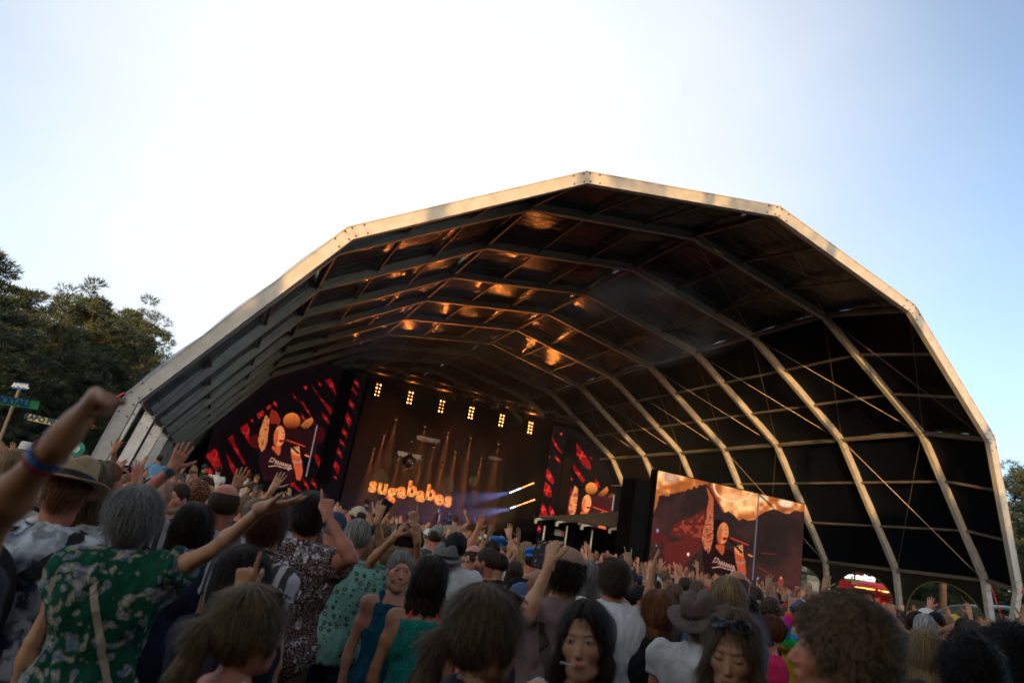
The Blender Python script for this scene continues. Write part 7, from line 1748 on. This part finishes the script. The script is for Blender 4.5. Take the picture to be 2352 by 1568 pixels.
for d, x, y, px, py in cand:
    if len(P2) and (np.hypot(P2[:, 0] - x, P2[:, 1] - y) < .52).any(): continue
    # keep heads and torsos of the singled-out people in view
    w = 125 / d
    if any(hdp > d and abs(px - hx) < (w + hw) * .5 and py < hy + hw * 2.2 and py > hy - 320 / d * 1.1 for hx, hy, hw, hdp in HEROPIX): continue
    if d > 18 and rs.rand() < min(.35, (d - 18) / 60): continue
    sel.append((d, x, y, px, py))
NIND = 292 - len([h for h in HEROPIX])
ind, mass = sel[:NIND], sel[NIND:]
HN = list(HAIRS); TN = list(TOPS); SN = ['fair', 'fair', 'pink', 'tan', 'tan', 'olive', 'red', 'brown']
for q, (d, x, y, px, py) in enumerate(ind):
    lm = min(LANDM, key=lambda a: abs(a[0] - px))[1]
    for tries in range(60):
        pi = rs.choice(24) if rs.rand() < .55 else rs.choice([0, 7, 12, 17]); 
        if d < 6 and rs.rand() < .5: pi = rs.choice([0, 3, 7, 6])
        if q % 17 == 5: pi = 24 + q % 3
        if 840 < px < 1060 and d < 16: pi = (0, 12)[q % 2]
        ps, st, fem, prm, ms, hatm, wr = PROTO[pi]; hn = HN[rs.choice(10, p=HP)]; tn = TN[rs.choice(16, p=TW)]
        lab = '%s in %s top, %s %s hair, %s, %s' % ('woman' if fem else 'man', tn, ADJ[st], hn, ps, lm)
        if lab not in used and (lab.split(',')[0] + lm) not in used or tries > 40 and lab not in used: break
    used.add(lab); used.add(lab.split(',')[0] + lm)
    if len(lab.split()) > 15: lab = lab.replace(', %s, ' % ps, ', ')
    o = empty('person', (x, y, 0), face_dir(px, rs.normal(0, 16) + (rs.rand() < .07) * rs.uniform(60, 220) + (14 if px < 900 else -10)))
    tag(o, lab.replace('woman', 'person') if 0 else lab, 'person', G_)
    sc_ = rs.uniform(.95, 1.055); o.scale = (sc_ * rs.uniform(.97, 1.06), sc_, sc_)
    sk = SKINS[SN[rs.randint(8)]]; sk = tuple(c * rs.uniform(.88, 1.08) for c in sk)
    lowc = [(.02, .025, .05), (.015, .015, .016), (.10, .12, .18), (.25, .2, .14)][rs.randint(4)]
    for nm, me in ms.items():
        c = bpy.data.objects.new(nm, me); COL.objects.link(c); c.parent = o
        c.color = (*{'body': sk, 'hair': HAIRS[hn], 'shirt': TOPS[tn], 'trousers': lowc, 'shoes': (.05, .05, .05)}.get(nm, (.1, .1, .1)), 1)
    people.append(o)
    if hatm and rs.rand() < .38:
        c = bpy.data.objects.new('hat', hatm); COL.objects.link(c); c.parent = o; hc_ = [('white', (.6, .6, .58)), ('black', (.015, .015, .016)), ('navy', (.02, .03, .07)), ('beige', (.4, .32, .22)), ('red', (.4, .03, .03)), ('green', (.08, .14, .08))][rs.randint(6)]; c.color = (*hc_[1], 1)
        o['label'] = o['label'].replace('top, ', 'top, %s cap, ' % hc_[0]).replace(' %s %s hair,' % (ADJ[st], hn), ' %s hair,' % hn)
    if pi > 23:
        Mw = Matrix.Translation(o.location) @ Matrix.Rotation(o.rotation_euler.z, 4, 'Z') @ Matrix.Diagonal((*o.scale, 1)); w_ = Mw @ Vector(wr)
        ph = tag(empty('smartphone', w_, o.rotation_euler.z), 'phone held up by %s in %s top %s' % ('the woman' if fem else 'the man', tn, lm), 'phone', 'phones held up in the crowd'); ph.rotation_euler.y = R(rs.uniform(-15, 15))
        if PH is None:
            mb = MB(); mb.box((0, 0, 0), (.075, .009, .15)); po = mb.build('phone_body', mat('phone_black', (0, 0, 0)), ph); mb = MB(); mb.box((0, -.0052, 0), (.068, .001, .138)); ps_ = mb.build('screen', _scr(0, (.6, .35, .18)), ph); PH = (po.data, ps_.data)
        else:
            for nm_, dd_ in zip(('phone_body', 'screen'), PH): c = bpy.data.objects.new(nm_, dd_); COL.objects.link(c); c.parent = ph
# beyond those: one mesh of everybody farther back
MP = []
for k in range(18):
    ps = POSES[(k * 5 + 1) % 12] if k < 14 else POSES[0]; st, fem = STY[(k * 7 + 3) % 12]
    prm = dict(H=1.66 if fem else 1.77, fem=fem, hair=st, armR='down' if k > 13 else ps[1] if k % 3 else 'up', armL='down' if k > 13 else ps[2] if k % 4 else 'upout', top='tee', low=0, seed=k + 50)
    parts, info = make_person(prm, 'far')
    Vs, Qs, tg_ = [], [], []; n0 = 0
    for nm, (V, Q, col) in parts.items():
        Q = Q[V[Q].mean(1)[:, 2] > 1.15]; u = np.unique(Q); mp = np.full(len(V), -1); mp[u] = np.arange(len(u)); Vs.append(V[u]); Qs.append(mp[Q] + n0); n0 += len(u); tg_.append(np.full(len(u), {'body': 0, 'hair': 1}.get(nm, 2)))
    MP.append((np.concatenate(Vs), np.concatenate(Qs), np.concatenate(tg_)))
AV, AQ, AC = [], [], []; n0 = 0
for d, x, y, px, py in mass[:1900]:
    V, Q, t = MP[rs.randint(14) if rs.rand() < .6 else 14 + rs.randint(4)]; a = face_dir(px, rs.normal(0, 14)); s = rs.uniform(.95, 1.06)
    Wv = (V @ rot_z(a).T) * s + [x, y, 0]; sk = np.array(SKINS[SN[rs.randint(8)]]); hr = np.array(HAIRS[HN[rs.choice(10, p=HP)]]); tp = np.array(TOPS[TN[rs.choice(16, p=TW)]])
    AV.append(Wv); AQ.append(Q + n0); n0 += len(V); AC.append(np.stack([sk, hr, tp])[t] * (.85 + .3 * rs.rand()))
# crowd goes on unseen behind and beside the photographer, added to darken near torsos
BV, BQ, BC = [], [], []; m0 = 0
for yy in np.arange(-6.5, .3, .62):
    for xx in np.arange(-9, 9.5, .6):
        if math.hypot(xx, yy) < .75 or yy > -.45 and abs(xx) < 1.6 or yy > xx * -.2 - .3 and abs(xx) < 4: continue
        V, Q, t = MP[14 + rs.randint(4)]; V = V.copy(); a = rs.normal(0, .3); Wv = (V @ rot_z(a).T) + [xx + rs.uniform(-.12, .12), yy + rs.uniform(-.12, .12), 0]
        BV.append(Wv); BQ.append(Q + m0); m0 += len(V); BC.append(np.stack([np.array(SKINS['tan']), np.array(HAIRS['brown']), np.array(list(TOPS.values())[rs.randint(14)])])[t])
BV, BQ, BC = np.concatenate(BV), np.concatenate(BQ), np.concatenate(BC)
tag(link('shade_crowd_behind', to_mesh('shade_crowd_behind', BV, BQ, BC, [attr_mat('crowd_colours', 'Col', .7, spec=.2)]), None, None), 'mass of people standing behind the photographer, outside the picture', 'crowd', None, 'stuff')
AV, AQ, AC = np.concatenate(AV), np.concatenate(AQ), np.concatenate(AC)
cm = attr_mat('crowd_colours', 'Col', .7, spec=.2)
tag(link('distant_crowd', to_mesh('distant_crowd', AV, AQ, AC, [cm]), None, None), 'dense mass of people standing far back under the tent', 'crowd', None, 'stuff')
print('individuals', len(people), 'heroes', len(HEROPIX), 'mass', len(mass), 'verts', len(AV))
